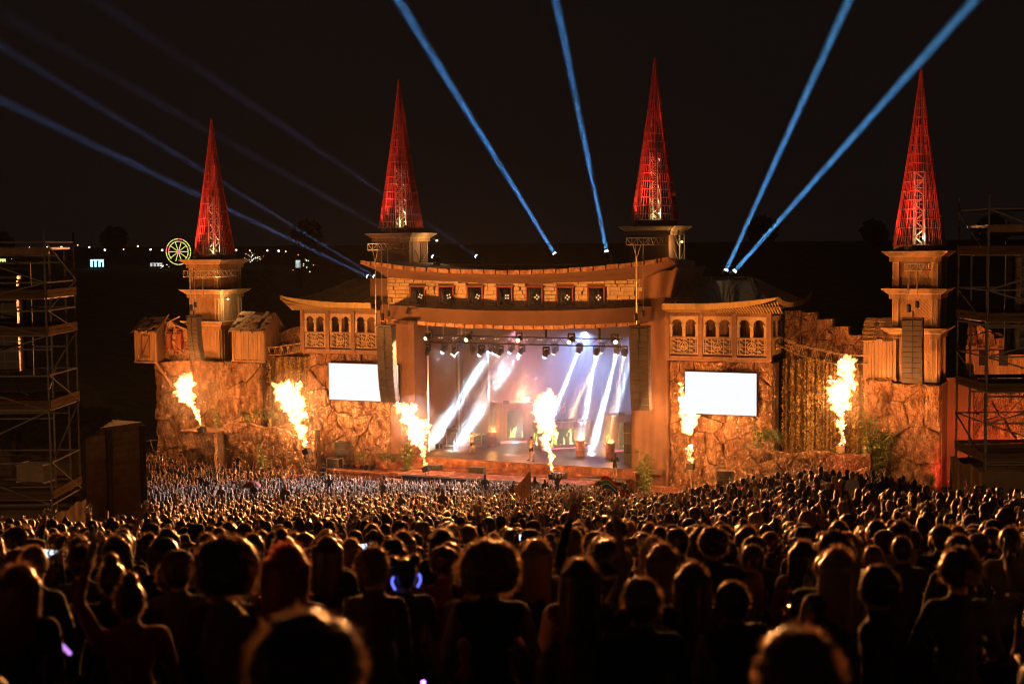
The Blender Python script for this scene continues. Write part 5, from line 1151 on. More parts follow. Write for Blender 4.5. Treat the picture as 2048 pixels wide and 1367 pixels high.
def hair_mesh(kind, seed=1):
    b = MB(); r = random.Random(seed); st = MB(); C = HC + Vector((0, -.012, .02))
    back = lambda v: v.y < .45 or v.z > .55
    if kind in ('short', 'cap', 'cropped'):
        g = .016 if kind != 'cropped' else .008
        ell(b, C, (.082 + g, .1 + g, .108 + g), 14, 9); 
        if kind == 'short':
            for i in range(26): p, nn = surf_pts(C, (.085, .1, .11), 1, seed * 50 + i, lambda v: back(v) and v.z > -.1)[0]; ell(b, p, (.028, .028, .024), 7, 5)
        pts = surf_pts(C, (.092 + g * .3, .108, .118), 420 if kind != 'cap' else 60, seed, lambda v: back(v) and v.z > -.35); strands(st, pts, .028 if kind == 'short' else .012, .0016, .5, seed, .1)
    elif kind == 'long':
        ell(b, C, (.098, .112, .125), 14, 9); 
        for i in range(11):
            a = -1.9 + 3.8 * i / 10; x, y = math.sin(a) * .085, -math.cos(a) * .085 - .015; L = r.uniform(.24, .4); cap(b, C + Vector((x, y, .0)), C + Vector((x * 1.25 + r.uniform(-.02, .02), y * 1.1 - .02, -L)), .05, .026, 8)
        pts = surf_pts(C, (.1, .114, .127), 330, seed, lambda v: back(v) and v.z > -.3); strands(st, pts, .04, .0016, .45, seed, .5)
        for i in range(300):
            a = -2. + 4. * r.random(); x, y = math.sin(a) * .118, -math.cos(a) * .1 - .02; z = -r.random() * .4; p = C + Vector((x, y, z)); strands(st, [(p, Vector((x, y, -.02)).normalized())], .05, .0016, .5, seed * 999 + i, 1.1)
    elif kind in ('afro', 'curly'):
        R = .175 if kind == 'afro' else .128
        for i in range(70 if kind == 'afro' else 55): p, nn = surf_pts(C + Vector((0, -.01, .02)), (R * .78, R * .8, R * .78), 1, seed * 70 + i, lambda v: back(v) and v.z > -.75)[0]; ell(b, p, (R * .3,) * 3, 8, 6)
        ell(b, C + Vector((0, -.01, .02)), (R * .85, R * .85, R * .85), 12, 8)
        pts = surf_pts(C + Vector((0, -.01, .02)), (R * .96, R * .98, R * .96), 1300 if kind == 'afro' else 600, seed, lambda v: back(v) and v.z > -.8); strands(st, pts, .055 if kind == 'afro' else .04, .0018, 1.1, seed, .0)
    elif kind == 'bun':
        ell(b, C, (.092, .108, .118), 14, 9); ell(b, C + Vector((0, -.04, .135)), (.05, .05, .045), 10, 7); pts = surf_pts(C, (.094, .11, .12), 220, seed, back) + surf_pts(C + Vector((0, -.04, .135)), (.05, .05, .045), 120, seed); strands(st, pts, .025, .0016, .6, seed, .1)
    elif kind == 'space_buns':
        ell(b, C, (.092, .108, .118), 14, 9)
        for s in (-1, 1): ell(b, C + Vector((s * .085, -.01, .105)), (.042, .042, .042), 10, 7)
        pts = surf_pts(C, (.094, .11, .12), 220, seed, back) + surf_pts(C + Vector((.085, -.01, .105)), (.042,) * 3, 90, seed) + surf_pts(C + Vector((-.085, -.01, .105)), (.042,) * 3, 90, seed); strands(st, pts, .025, .0016, .6, seed, .1)
    elif kind == 'ponytail':
        ell(b, C, (.091, .108, .118), 14, 9); cap(b, C + Vector((0, -.12, .03)), C + Vector((.01, -.15, -.12)), .035, .04, 8); cap(b, C + Vector((.01, -.15, -.12)), C + Vector((0, -.13, -.3)), .04, .015, 8); pts = surf_pts(C, (.093, .11, .12), 240, seed, back); strands(st, pts, .022, .0016, .5, seed, .2)
    elif kind == 'hood':
        ell(b, C + Vector((0, -.01, -.01)), (.125, .14, .145), 14, 9); cap(b, C + Vector((0, -.05, -.12)), C + Vector((0, -.06, -.2)), .13, .12, 10); pts = surf_pts(C, (.126, .14, .146), 120, seed, back); strands(st, pts, .01, .001, .5, seed, 0)
    elif kind == 'bucket':
        pass
    if kind == 'cap':
        ell(b, C + Vector((0, 0, .03)), (.1, .118, .105), 14, 9)
    me = remesh(b, .014 if kind not in ('long',) else .016, True, 1)
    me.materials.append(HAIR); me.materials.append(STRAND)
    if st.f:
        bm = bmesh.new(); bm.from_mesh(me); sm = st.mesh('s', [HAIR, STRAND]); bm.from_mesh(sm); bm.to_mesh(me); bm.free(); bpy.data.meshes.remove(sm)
    me.name = 'hair'; return me
HAIRS = {k: hair_mesh(k, i + 1) for i, k in enumerate(('short', 'long', 'afro', 'curly', 'bun', 'space_buns', 'ponytail', 'hood', 'cropped', 'cap'))}
HAIRS['short2'] = hair_mesh('short', 31); HAIRS['long2'] = hair_mesh('long', 32); HAIRS['curly2'] = hair_mesh('curly', 33)
_brim = MB(); _brim.lathe([(.105, 0), (.17, -.035), (.172, -.03), (.1, .01)], c=HC + Vector((0, -.01, .06)), n=18); _brim.lathe([(.108, -.02), (.112, .03), (.095, .1), (.05, .115), (.01, .116)], c=HC + Vector((0, -.01, .06)), n=18); BRIM = _brim.mesh('hat', TOP, True)
_peak = MB(); _peak.lathe([(.112, -.02), (.115, .02), (.1, .085), (.055, .115), (.01, .12)], c=HC + Vector((0, -.005, .05)), n=18); _peak.add([(-.07, .09, 1.70), (.07, .09, 1.70), (.05, .2, 1.685), (-.05, .2, 1.685), (-.07, .09, 1.71), (.07, .09, 1.71), (.05, .2, 1.692), (-.05, .2, 1.692)], [(0, 3, 2, 1), (4, 5, 6, 7), (0, 1, 5, 4), (1, 2, 6, 5), (2, 3, 7, 6), (3, 0, 4, 7)]); PEAK = _peak.mesh('cap', TOP, True)
_strw = MB(); _strw.lathe([(.1, 0), (.2, -.01), (.205, .0), (.1, .012)], c=HC + Vector((0, -.01, .07)), n=20); _strw.lathe([(.105, 0), (.1, .06), (.07, .1), (.01, .105)], c=HC + Vector((0, -.01, .07)), n=20); STRAW = _strw.mesh('straw_hat', pmat('straw', None, (.5, .36, .18), .8), True)
_body_cache = {}
def get_body(pose, shirt='tee', legs='stand', bottoms='long', sh=.185):
    k = (pose, shirt, legs, bottoms, sh)
    if k not in _body_cache: _body_cache[k] = body_mesh('person', pose, legs, shirt, .022, None, sh, True, bottoms)
    return _body_cache[k]
HCOL = dict(black=(.012, .01, .008), brown=(.04, .022, .013), auburn=(.12, .035, .015), blonde=(.3, .2, .09), fair=(.2, .12, .055), red=(.42, .014, .01), grey=(.18, .16, .15))
def person(pos, rz, s, pose, hair, hcol, top, label, group=None, shirt='tee', legs='stand', bottoms='long', hat=None, hatcol=None, sh=.185, cat='person'):
    o = link('person', get_body(pose, shirt, legs, bottoms, sh), None, pos, rz); o.scale = (s, s, s); o.color = (*top, 1); tag(o, label, cat, group)
    if hair: h = link('hair', HAIRS[hair], o); h.color = (*HCOL[hcol], 1)
    if hat:
        q = link({'bucket': 'bucket_hat', 'peak': 'cap', 'straw': 'straw_hat'}[hat], {'bucket': BRIM, 'peak': PEAK, 'straw': STRAW}[hat], o); q.color = (*(hatcol or top), 1)
    return o
# ------------------------------------------------------------------ performers and crew
DK = (.02, .02, .022)
SING = person((.8, -.35, 1.3), R_(155), 1.04, 'mic', 'cropped', 'black', DK, 'bare-chested performer in black shorts singing at the front of the stage', shirt='bare', legs='wide', bottoms='short')
b = MB(); b.tube((-.08, .17, 1.56), (-.03, .15, 1.62), .018, .026, 8); mi_ = b.build('microphone', MT['steelbox']); mi_.parent = None; mi_.location = SING.location; mi_.rotation_euler = SING.rotation_euler; tag(mi_, 'black hand microphone held by the bare-chested performer', 'microphone')
person((-4.8, 1.0, 1.3), R_(215), 1.0, 'point', 'long', 'blonde', (.75, .7, .66), 'dancer with long blonde hair in a white outfit pointing left on stage', shirt='long', legs='step', bottoms='short', sh=.165)
person((.45, 6.9, 3.1), R_(165), 1.0, 'lean', 'short', 'black', (.55, .3, .12), 'DJ in an orange top behind the DJ booth')
b = MB(); b.box(-1.6, 1.6, -.7, .7, 0, .08); t = thing('dj_deck', 'raised deck under the DJ', 'platform', (.6, 7.0, 3.02), R_(42)); b.build('deck', MT['steelbox'], t); b = MB(); b.box(-1.5, 1.5, -.6, .6, -1.72, 0); b.build('support', MT['corr_back'], t)
person((-7.7, 3.7, 1.3), R_(200), 1.02, 'chest', 'short', 'brown', DK, 'stage technician in a printed black shirt at stage left')
person((8.0, -1.75, .72), R_(10), .98, 'chest', 'long2', 'brown', DK, 'person in a long black hoodie with bare legs standing on the steps at stage right', shirt='hoodie', bottoms='short')
def gp(x, y, dz=0): return (x, y, gz(x, y) + dz)
person((-20.3, -8.1, -.1), R_(170), 1.05, 'akimbo', 'cropped', 'brown', DK, 'security guard in black with hands on hips above the crowd before the left planter'); b = MB(); b.box(-.6, .6, -.4, .4, -1.1, 0); t = thing('guard_platform', 'low black platform under the security guard', 'platform', (-20.3, -8.1, -.1)); b.build('deck', MT['case'], t)
person((-13.4, -6.9, -.6), R_(185), 1., 'chest', 'cap', 'black', DK, 'crew member in black with a cap in the pit before the left terrace', hat='peak')
person(gp(-35.3, -2.2, 0.), R_(140), 1.05, 'crossed', 'short', 'brown', DK, 'guard in black with folded arms beside the thatched hut at left')
person(gp(-36.5, -2.0, 0.), R_(160), 1.0, 'down', 'short', 'brown', (.8, .6, .02), 'steward in a yellow high-visibility vest half hidden by the thatched hut')
person(gp(-31.8, -3.2), R_(150), 1., 'wave', 'long', 'auburn', (.7, .05, .1), 'woman in a bright pink-red outfit dancing left of the rock plinth', shirt='long'); person(gp(-30.2, -2.2), R_(120), 1., 'down', 'short', 'brown', (.05, .04, .04), 'person in a straw hat standing left of the rock plinth', hat='straw'); person(gp(-28.9, -3.8), R_(160), .98, 'chest', 'short2', 'brown', (.6, .04, .06), 'person in a red checked shirt beside the rock plinth')
person(gp(28.2, -16, .7), R_(20), 1.05, 'down', 'short', 'black', DK, 'person in black raised above the right crowd before the rock pillar')

# ------------------------------------------------------------------ the crowd on the slope
# nearest people: (u, d, height scale, pose, hair, hair colour, top colour, shirt, turn, label)
NEAR = [
 (-.52, 3.5, 1.09, 'down', 'curly', 'brown', DK, 'tee', 5, 'blurred dark head rising from the bottom edge, left of centre'),
 (.73, 3.6, 1.07, 'down', 'short', 'auburn', DK, 'tee', -5, 'blurred dark head with a reddish rim at the bottom edge, right of centre'),
 (-.15, 8.6, 1.03, 'chest', 'afro', 'fair', (.012, .012, .012), 'vest', 0, 'person with a glowing halo of curly hair in a black vest, front centre'),
 (.66, 7.3, .99, 'down', 'short', 'fair', DK, 'tee', 8, 'fair short-haired person in black, just right of the raised arms'),
 (-1.65, 8.1, 1.06, 'down', 'afro', 'black', (.12, .02, .02), 'tee', -10, 'tall person with big round dark hair at left, a long-haired person before them'),
 (-1.52, 7.4, .93, 'down', 'long', 'fair', DK, 'tee', 12, 'person with a bright-rimmed long bob in front of the big round hairdo at left'),
 (-1.28, 8.0, 1.08, 'chest', 'long2', 'red', (.02, .03, .02), 'long', -30, 'woman with bright red hair looking left'),
 (-1.74, 15.0, .98, 'down', 'long', 'fair', (.06, .02, .02), 'long', 5, 'person with shoulder-length fair hair right of the red-haired woman'),
 (-1.6, 12.1, 1.03, 'down', 'long2', 'brown', DK, 'tee', -5, 'long-haired person standing behind the red-haired woman'),
 (-.72, 14.2, 1.04, 'down', 'long', 'brown', (.02, .02, .02), 'long', 4, 'broad long-haired person left of the glowing curly halo'),
 (-.80, 10.2, .97, 'down', 'space_buns', 'black', (.04, .03, .03), 'tee', 25, 'person with black space buns and blue glow loops at the ears'),
 (-2.25, 8.2, .96, 'left_up', 'bun', 'brown', (.32, .04, .04), 'long', 20, 'woman in a dark red top lifting her arms at the left'),
 (.19, 11.4, 1.02, 'down', 'long', 'blonde', DK, 'tee', -8, 'person with very long straight blonde hair just right of the curly halo'),
 (.88, 12.8, 1.0, 'down', 'short2', 'brown', (.03, .03, .03), 'long', 3, 'broad-shouldered short-haired person behind the fair short-haired head'),
 (1.29, 13.0, 1.0, 'down', 'long2', 'auburn', (.06, .05, .05), 'tee', 0, 'auburn long-haired person with a bright orange rim'),
 (1.76, 12.4, 1.04, 'down', 'curly', 'brown', DK, 'long', 5, 'curly-haired person right of a raised blurred hand'),
 (2.1, 12.4, .97, 'down', 'cropped', 'brown', (.16, .1, .06), 'long', 65, 'close-cropped man turning his face to the left'),
 (2.47, 12.0, .99, 'down', 'long', 'black', (.3, .14, .08), 'long', 4, 'person with long dark hair in a sparkling sequin jacket'),
 (2.62, 11.5, 1.03, 'down', 'curly2', 'brown', (.2, .16, .08), 'plaid', 2, 'curly-haired person in a pale checked shirt'),
 (2.1, 8.1, .99, 'down', 'short', 'black', (.01, .01, .011), 'long', 60, 'big figure in black, face turned left, in front of the checked shirt'),
 (4.26, 14.0, 1.04, 'down', 'short2', 'black', (.02, .022, .025), 'long', 0, 'tall short-haired man in a dark jacket near the right edge'),
 (4.43, 13.4, 1.0, 'down', 'short', 'brown', (.16, .02, .045), 'long', -8, 'short-haired man in a maroon jacket near the right edge'),
 (4.72, 13.9, 1.03, 'down', 'cropped', 'brown', DK, 'long', 6, 'short-haired man in black at the right edge beside the maroon jacket'),
 (3.42, 10.0, .63, 'down', 'short2', 'fair', DK, 'tee', -20, 'small child low down at the bottom right'),
 (-2.37, 9.9, 1.0, 'chest', 'cap', 'brown', (.14, .12, .1), 'tee', 10, 'person in a brown cap and light grey top at the left'),
 (-2.85, 8.1, 1.02, 'down', 'long2', 'auburn', DK, 'tee', -15, 'curly long-haired person at the left edge holding a purple glow stick'),
 (-2.72, 9.5, .99, 'down', 'bun', 'brown', DK, 'long', 10, 'person with tied-up hair second from the left edge'),
 (.63, 9.6, 1.05, 'left_up', 'short', 'black', (.012, .012, .013), 'long', 0, 'person in black sleeves stretching one open hand high above the crowd'),
 (.42, 8.9, 1.0, 'right_up', 'long', 'brown', (.1, .02, .03), 'vest', 0, 'person raising a bare arm beside the black sleeve'),
 (1.17, 9.2, .97, 'wave', 'long2', 'brown', (.05, .03, .03), 'vest', 0, 'person lifting a blurred hand right of centre'),
 (-.1, 6.2, .7, 'chest', 'long', 'brown', (.02, .02, .02), 'tee', 0, 'low dark figure in front of the curly halo'),
 (-2.1, 6.0, .74, 'chest', 'short', 'brown', (.03, .01, .01), 'tee', 0, 'low dark figure at the bottom left'),
 (1.5, 5.6, .72, 'down', 'short2', 'brown', (.012, .012, .012), 'tee', 0, 'low dark figure at the bottom right of centre'),
 (-1.0, 5.6, .7, 'down', 'short2', 'black', (.02, .01, .012), 'long', 0, 'low dark figure behind the big blurred head at left'),
]
rp = random.Random(77); placed = []; BY = {}
def turn(u, d): return YAW + math.atan2(-u, d) * 0
for (u, d, s, pose, hair, hc, top, shirt, tn, lab) in NEAR:
    p = spot(u, d); o = person(p, YAW + R_(tn), s, pose, hair, hc, top, lab, 'people nearest the camera', shirt={'plaid': 'long', 'vest': 'vest'}.get(shirt, shirt)); placed.append((u, d)); BY[lab] = o
    if 'cap' in lab: q = link('cap', PEAK, o); q.color = (.2, .1, .06, 1)
LAND = [(u, d, w_) for (u, d, w_) in [(-.15, 8.6, 'the glowing curly halo'), (-1.28, 8.0, 'the red-haired woman'), (.66, 7.3, 'the fair short-haired head'), (.19, 11.4, 'the very long blonde hair'), (1.29, 13., 'the auburn long hair'), (2.62, 11.5, 'the checked shirt'), (4.43, 13.4, 'the maroon jacket'), (4.26, 14., 'the tall dark jacket'), (-1.74, 15., 'the shoulder-length fair hair'), (-2.37, 9.9, 'the brown cap'), (-.8, 10.2, 'the blue glow loops'), (-.72, 14.2, 'the broad long-haired person'), (2.1, 12.4, 'the close-cropped man'), (2.47, 12., 'the sequin jacket'), (.63, 9.6, 'the high open hand'), (1.76, 12.4, 'the curly head right of centre'), (-1.65, 8.1, 'the big round hairdo')]]
cand = []
d = 8.5
while d < 40:
    half = .385 * d; k = int(2 * half / (.62 if d > 11 else .95)); 
    for i in range(k):
        u = -half + (i + .5 + rp.uniform(-.3, .3)) * 2 * half / k; dd = d + rp.uniform(-.3, .3)
        cand.append((u, dd))
    d += .72 if d > 14 else .95
def blocked(u, d): return (u < -12.7 and 39.5 < d < 55) or (u > 13.0 and 39.5 < d < 44) or (u < -12.7 and d > 38.6) or (u > 13. and 38.6 < d < 44)
def free(u, d):
    if blocked(u, d): return False
    return all((u - a) ** 2 + (d - c) ** 2 > (.4 if d > 13 else .6) ** 2 for a, c in placed)
TOPW = [((.02, .02, .022), 'black'), ((.07, .07, .075), 'dark grey'), ((.03, .05, .1), 'navy'), ((.22, .03, .04), 'dark red'), ((.2, .18, .15), 'pale grey'), ((.1, .07, .04), 'brown'), ((.05, .08, .05), 'dark green'), ((.3, .24, .16), 'cream')]
HW = [('short', 'short'), ('short2', 'tousled short'), ('long', 'long'), ('long2', 'long loose'), ('curly', 'curly'), ('ponytail', 'ponytailed'), ('bun', 'tied-up'), ('cropped', 'cropped'), ('hood', 'hooded'), ('curly2', 'bushy')]
used = set(); POSW = [('down', 'arms down', 66), ('chest', 'hands in front', 22), ('left_up', 'left arm raised', 2), ('right_up', 'right arm raised', 2), ('phone', 'holding up both hands', 5), ('both_up', 'both arms raised', 1.2), ('wave', 'waving', 1.5)]
PH = emat('phone_screen', (.6, .8, 1.), 2.2); _ph = MB(); _ph.box(-.075, .075, 0, .008, -.037, .037); _phc = _ph.mesh('body', MT['steelbox']); _ph = MB(); _ph.add([(-.07, -.002, -.033), (.07, -.002, -.033), (.07, -.002, .033), (-.07, -.002, .033)], [(0, 1, 2, 3)]); _phs = _ph.mesh('screen', PH)
count = 0; STUFF0 = []
for (u, d) in cand:
    if not free(u, d): continue
    if len(placed) >= 300: STUFF0.append((u, d)); continue
    placed.append((u, d)); tc_, tn = rp.choice(TOPW[:4] * 3 + TOPW); hk, hn = rp.choices(HW, [20, 16, 14, 12, 6, 6, 6, 14, 3, 5])[0]; hc = rp.choices(list(HCOL), [24, 34, 8, 10, 18, .6, 3])[0]; pose, pn, _ = rp.choices(POSW, [q[2] for q in POSW])[0]
    s = rp.uniform(.93, 1.05); a, c, w_ = min(LAND, key=lambda L: (L[0] / L[1] - u / d) ** 2 * 400 + ((L[1] - d) / d) ** 2 * .15); dx = u / d - a / c
    rel = ('straight ' if abs(dx) < .006 else '') + ('beyond ' if d > c + .8 else 'before ' if d < c - .8 else 'beside ') + w_ + ('' if abs(dx) < .006 else ', to its right' if dx > 0 else ', to its left')
    hd = f'{hn} {hc} hair' if hk != 'hood' else 'a raised hood'
    lab = None
    for cand_l in (f'person with {hd}, {tn} top, {rel}', f'person with {hd}, {tn} top, {pn}, {rel}'):
        if cand_l not in used and len(cand_l.split()) <= 16: lab = cand_l; break
    for far_ in ('farther up', 'nearer', 'half hidden', 'a little taller', 'a little shorter', 'mostly in shadow', 'farthest'):
        if lab: break
        cl = f'{far_} person, {hd}, {tn} top, {rel}'
        if cl not in used and len(cl.split()) <= 16 and far_ in (('a little taller',) if s > 1.0 else ('a little shorter',) if s < .97 else ('half hidden',)): lab = cl
    if not lab:
        for q_ in ('leaning a little left', 'turned a little right', 'close behind another head', 'half hidden', 'in a gap', 'shoulder to shoulder', 'just visible'):
            cl = f'person with {hd}, {tn} top, {q_}, {w_[4:]} side' if False else f'{q_} person, {hd}, {tn} top, {rel}'
            if q_ in ('half hidden', 'just visible', 'close behind another head') and cl not in used and len(cl.split()) <= 16: lab = cl; break
    if not lab: lab = f'person with {hd} in a {tn} top on the near slope'
    used.add(lab)
    o = person(spot(u, d), YAW + R_(rp.gauss(0, 26)), s, pose, hk, hc if hk != 'hood' else 'brown', tc_, lab, 'people standing on the near slope', shirt=rp.choice(['tee', 'long', 'long', 'vest'] if d < 20 else ['tee', 'long']), sh=rp.choice([.185, .165]))
    if hk == 'hood': o.children[0].color = (*tc_, 1)
    o.rotation_euler[0] = R_(rp.gauss(0, 3)); o.rotation_euler[1] = R_(rp.gauss(0, 3.5))
    if hk in ('short', 'cropped', 'short2') and rp.random() < .2:
        q = link('cap' if rp.random() < .5 else 'bucket_hat', PEAK if rp.random() < .5 else BRIM, o); q.color = (*rp.choice([(.02, .02, .02), (.2, .05, .03), (.3, .25, .16), (.05, .07, .12)]), 1)
    if pose == 'phone' and rp.random() < .6:
        nrm = len([1 for q in used if q.startswith('lit phone')]); f_ = spot(u, d) + Matrix.Rotation(o.rotation_euler[2], 3, 'Z') @ (Vector((0, .47, 1.63)) * s)
        pl_ = f'lit phone held up {rel}'; pl_ = pl_ if pl_ not in used else f'lit phone of the person in {tn} {rel}'; used.add(pl_); t = thing('mobile_phone', pl_, 'phone', f_, o.rotation_euler[2], 'lit phones in the crowd'); link('body', _phc, t); link('screen', _phs, t)
# checked shirt and sequins
PL = bpy.data.materials.new('checked_cloth'); PL.use_nodes = True
def _plaid():
    n = PL.node_tree; L = n.links; b = n.nodes['Principled BSDF']; b.inputs['Roughness'].default_value = .9; tc = n.nodes.new('ShaderNodeTexCoord'); ck = n.nodes.new('ShaderNodeTexChecker'); ck.inputs['Scale'].default_value = 11; ck.inputs[1].default_value = (.42, .33, .2, 1); ck.inputs[2].default_value = (.05, .04, .03, 1); L.new(tc.outputs['Object'], ck.inputs[0]); L.new(ck.outputs[0], b.inputs['Base Color'])
_plaid()
o = BY['curly-haired person in a pale checked shirt']; me = o.data.copy(); me.materials[1] = PL; o.data = me
o = BY['person with long dark hair in a sparkling sequin jacket']; SQ = [mat('sequin_gold', (.9, .6, .2), .12, .1, metal=1.), mat('sequin_pink', (.9, .35, .3), .12, .1, metal=1.)]; b = MB(); r = random.Random(4)
for i in range(420):
    a = r.uniform(-2.2, 2.2); z = r.uniform(.95, 1.45); rx, ry = (.19, .13) if z > 1.2 else (.17, .125); c = Vector((math.sin(a) * rx, -math.cos(a) * ry, z)); nn = Vector((math.sin(a), -math.cos(a), r.uniform(-.5, 1.))).normalized(); nn = (nn + Vector((r.uniform(-.7, .7), r.uniform(-.7, .7), r.uniform(-.7, .7)))).normalized(); e1 = nn.orthogonal().normalized() * .012; e2 = nn.cross(e1); b.add([c - e1 - e2, c + e1 - e2, c + e1 + e2, c - e1 + e2], [(0, 1, 2, 3)], i % 2)
tag(b.build('sequins', SQ, o), kind='stuff')
# glow loops, glow stick
o = BY['person with black space buns and blue glow loops at the ears']; GB = emat('blue_glow', (.12, .16, 1.), 2.0); GP = emat('purple_glow', (.6, .25, 1.), 1.4)
for sx in (-1, 1): b = MB(); b.path([HC + Vector((sx * (.1 + .015 * math.sin(k)), -.05, .02 - .025 * k)) for k in range(5)], .008); q = b.build('glow_loop', GB, o)
p = spot(-2.66, 8.15, 1.32); t = thing('glow_stick', 'purple glow stick at the left edge', 'glow stick', p); b = MB(); b.tube((-.03, 0, .06), (.09, 0, -.03), .011, n=6); b.build('tube', GP, t); b = MB(); b.tube((-.05, 0, .075), (-.03, 0, .06), .012, n=6); b.build('cap_end', MT['steelbox'], t)
p = spot(-.585, 8.9, .98); t = thing('light_badge', 'tiny violet light worn low at left of centre', 'badge', p); b = MB(); b.lathe([(.012, 0), (.014, .01), (.004, .016)], n=8); b.build('lens', emat('violet_led', (.5, .15, 1.), 14), t); b = MB(); b.lathe([(.018, -.006), (.018, 0)], n=8); b.build('rim', MT['steelbox'], t)
# ------------------------------------------------------------------ far crowd: one mass
def low(pose, hair, seed, voxel=.05, ratio=.22):
    P, fing = body_prims(pose, 'stand', 'tee'); b = MB(); info = []
    for k, p, q, r0, r1, tg in P:
        if k == 'c': cap(b, p, q, r0 * 1.06, r1 * 1.15, 8)
        else: ell(b, p, tuple(x * 1.05 for x in q), 9, 6)
    C = HC + Vector((0, -.012, .02)); hp = [('e', C, (.1, .115, .125), None, None, 5)]
    if hair == 'long': hp += [('c', C + Vector((0, -.05, -.05)), C + Vector((0, -.09, -.3)), .1, .07, 5)]
    if hair == 'afro': hp = [('e', C + Vector((0, 0, .02)), (.15, .15, .15), None, None, 5)]
    if hair == 'bun': hp += [('e', C + Vector((0, -.04, .14)), (.055, .055, .055), None, None, 5)]
    for h in hp:
        if h[0] == 'c': cap(b, h[1], h[2], h[3], h[4], 8)
        else: ell(b, h[1], h[2], 10, 7)
    me = remesh(b, voxel, True, 1, ratio); me.calc_loop_triangles(); nv = len(me.vertices); co = np.empty(nv * 3); me.vertices.foreach_get('co', co); co = co.reshape(-1, 3); tr = np.empty(len(me.loop_triangles) * 3, int); me.loop_triangles.foreach_get('vertices', tr); tr = tr.reshape(-1, 3)
    best = np.full(nv, 1e9); tg_ = np.zeros(nv, int)
    for k, p, q, r0, r1, tg in P + hp:
        if k == 'c':
            a = np.array(p); dd = np.array(q) - a; L = max(1e-6, dd @ dd); t = np.clip(((co - a) @ dd) / L, 0, 1); dist = np.linalg.norm(co - a - t[:, None] * dd, axis=1) - (r0 + (r1 - r0) * t)
        else: dist = (np.linalg.norm((co - np.array(p)) / np.array(q), axis=1) - 1) * min(q)
        if tg == 5: dist = dist - .012 + np.where(co[:, 1] > .06, .06, 0) * (co[:, 2] < 1.7)
        m_ = dist < best; best[m_] = dist[m_]; tg_[m_] = tg
    bpy.data.meshes.remove(me); return co, tr, tg_
LOWS = [low(p, h, i) for i, (p, h) in enumerate((('down', 'short'), ('down', 'long'), ('chest', 'short'), ('down', 'bun'), ('chest', 'long'), ('down', 'afro'), ('phone', 'short'), ('left_up', 'short'), ('right_up', 'long'), ('both_up', 'short'), ('wave', 'short'), ('both_up', 'long')))]
def far_crowd():
    pts = [(u, d) for (u, d) in STUFF0]; r = random.Random(5); d = 6.
    while d < 39.5:   # the same crowd going on at both sides of the slope
        for i in range(int(.1 * d / .62) + 2):
            for sg in (-1, 1):
                u = sg * (.4 * d + i * .62 + r.uniform(-.2, .2)); dd = d + r.uniform(-.25, .25)
                if not blocked(u, dd): pts.append((u, dd))
        d += .7
    d = 39.7
    while d < 124:
        sp = .62 if d < 60 else .56; half = min(.48 * d, .40 * d + 6); k = int(2 * half / sp)
        for i in range(k):
            u = -half + (i + .5 + r.uniform(-.5, .5)) * sp; dd = d + r.uniform(-.32, .32); x, y = xy(u, dd)[:, 0]
            lim = -8.6 if x > -24 else -8.6 + min(6.2, (-24 - x) * .7) if x < -24 else -8.6
            if -25 < x < -15: lim = -7.4
            if x > 16: lim = -7.5
            if y > lim or x < -38.5 or x > 34: continue
            if blocked(u, d) and d < 57: continue
            if u > 10.5 and 37 < d < 41: continue
            if mnoise.noise(Vector((u * .35, dd * .35, 3.))) < -.42 or r.random() < .05: continue
            pts.append((u, dd))
        d += .6 if d < 60 else .56
    VV = []; TT = []; CC = []; base = 0
    for (u, d) in pts:
        p = spot(u, d); x, y = p.x, p.y; front = min(1, max(0, (y + 45) / 34)); up = r.random() < (.07 + .45 * front)
        co, tr, tg = LOWS[r.choice([7, 8, 9, 10, 11]) if up else r.choice([0, 0, 1, 1, 2, 2, 3, 4, 5, 6])]
        a = YAW * .5 + math.atan2(x * .35, 40) + r.gauss(0, .3); s = r.uniform(.88, 1.07); ca, sa = math.cos(a) * s, math.sin(a) * s
        q = np.empty_like(co); q[:, 0] = co[:, 0] * ca - co[:, 1] * sa + p.x; q[:, 1] = co[:, 0] * sa + co[:, 1] * ca + p.y; q[:, 2] = co[:, 2] * s + p.z + (.72 if d > 62 and r.random() < .006 else r.uniform(-.05, .03))
        t = r.random(); top = (.02, .02, .022) if t < .45 else (.06, .06, .07) if t < .6 else (.14, .02, .03) if t < .68 else (.45, .42, .4) if t < .78 else (.04, .06, .14) if t < .86 else (.2, .14, .08) if t < .94 else (.5, .12, .2)
        hc = r.choice([(.02, .015, .012), (.05, .03, .02), (.09, .05, .03), (.3, .2, .1), (.05, .03, .02)]); pal = np.array([(.46, .29, .21), top, (.03, .03, .04), (.04, .04, .04), (0, 0, 0), hc])
        VV.append(q); TT.append(tr + base); CC.append(pal[tg]); base += len(co)
    V = np.concatenate(VV); T = np.concatenate(TT); Cc = np.concatenate(CC); me = bpy.data.meshes.new('crowd'); me.vertices.add(len(V)); me.vertices.foreach_set('co', V.astype('f4').ravel()); me.loops.add(len(T) * 3); me.loops.foreach_set('vertex_index', T.astype('i4').ravel()); me.polygons.add(len(T)); me.polygons.foreach_set('loop_start', np.arange(0, len(T) * 3, 3, dtype='i4')); me.polygons.foreach_set('use_smooth', np.ones(len(T), bool)); me.update(calc_edges=True)
    at = me.color_attributes.new('tone', 'FLOAT_COLOR', 'POINT'); at.data.foreach_set('color', np.concatenate([Cc, np.ones((len(Cc), 1))], 1).astype('f4').ravel())
    me.materials.append(pmat('crowd_cloth', 'tone', None, .5, .0, .05, .15, .38)); o = link('crowd', me); tag(o, 'dense crowd filling the bowl down to the stage, many arms raised', 'crowd', kind='stuff'); print('far crowd', len(pts), 'tris', len(T))
far_crowd()
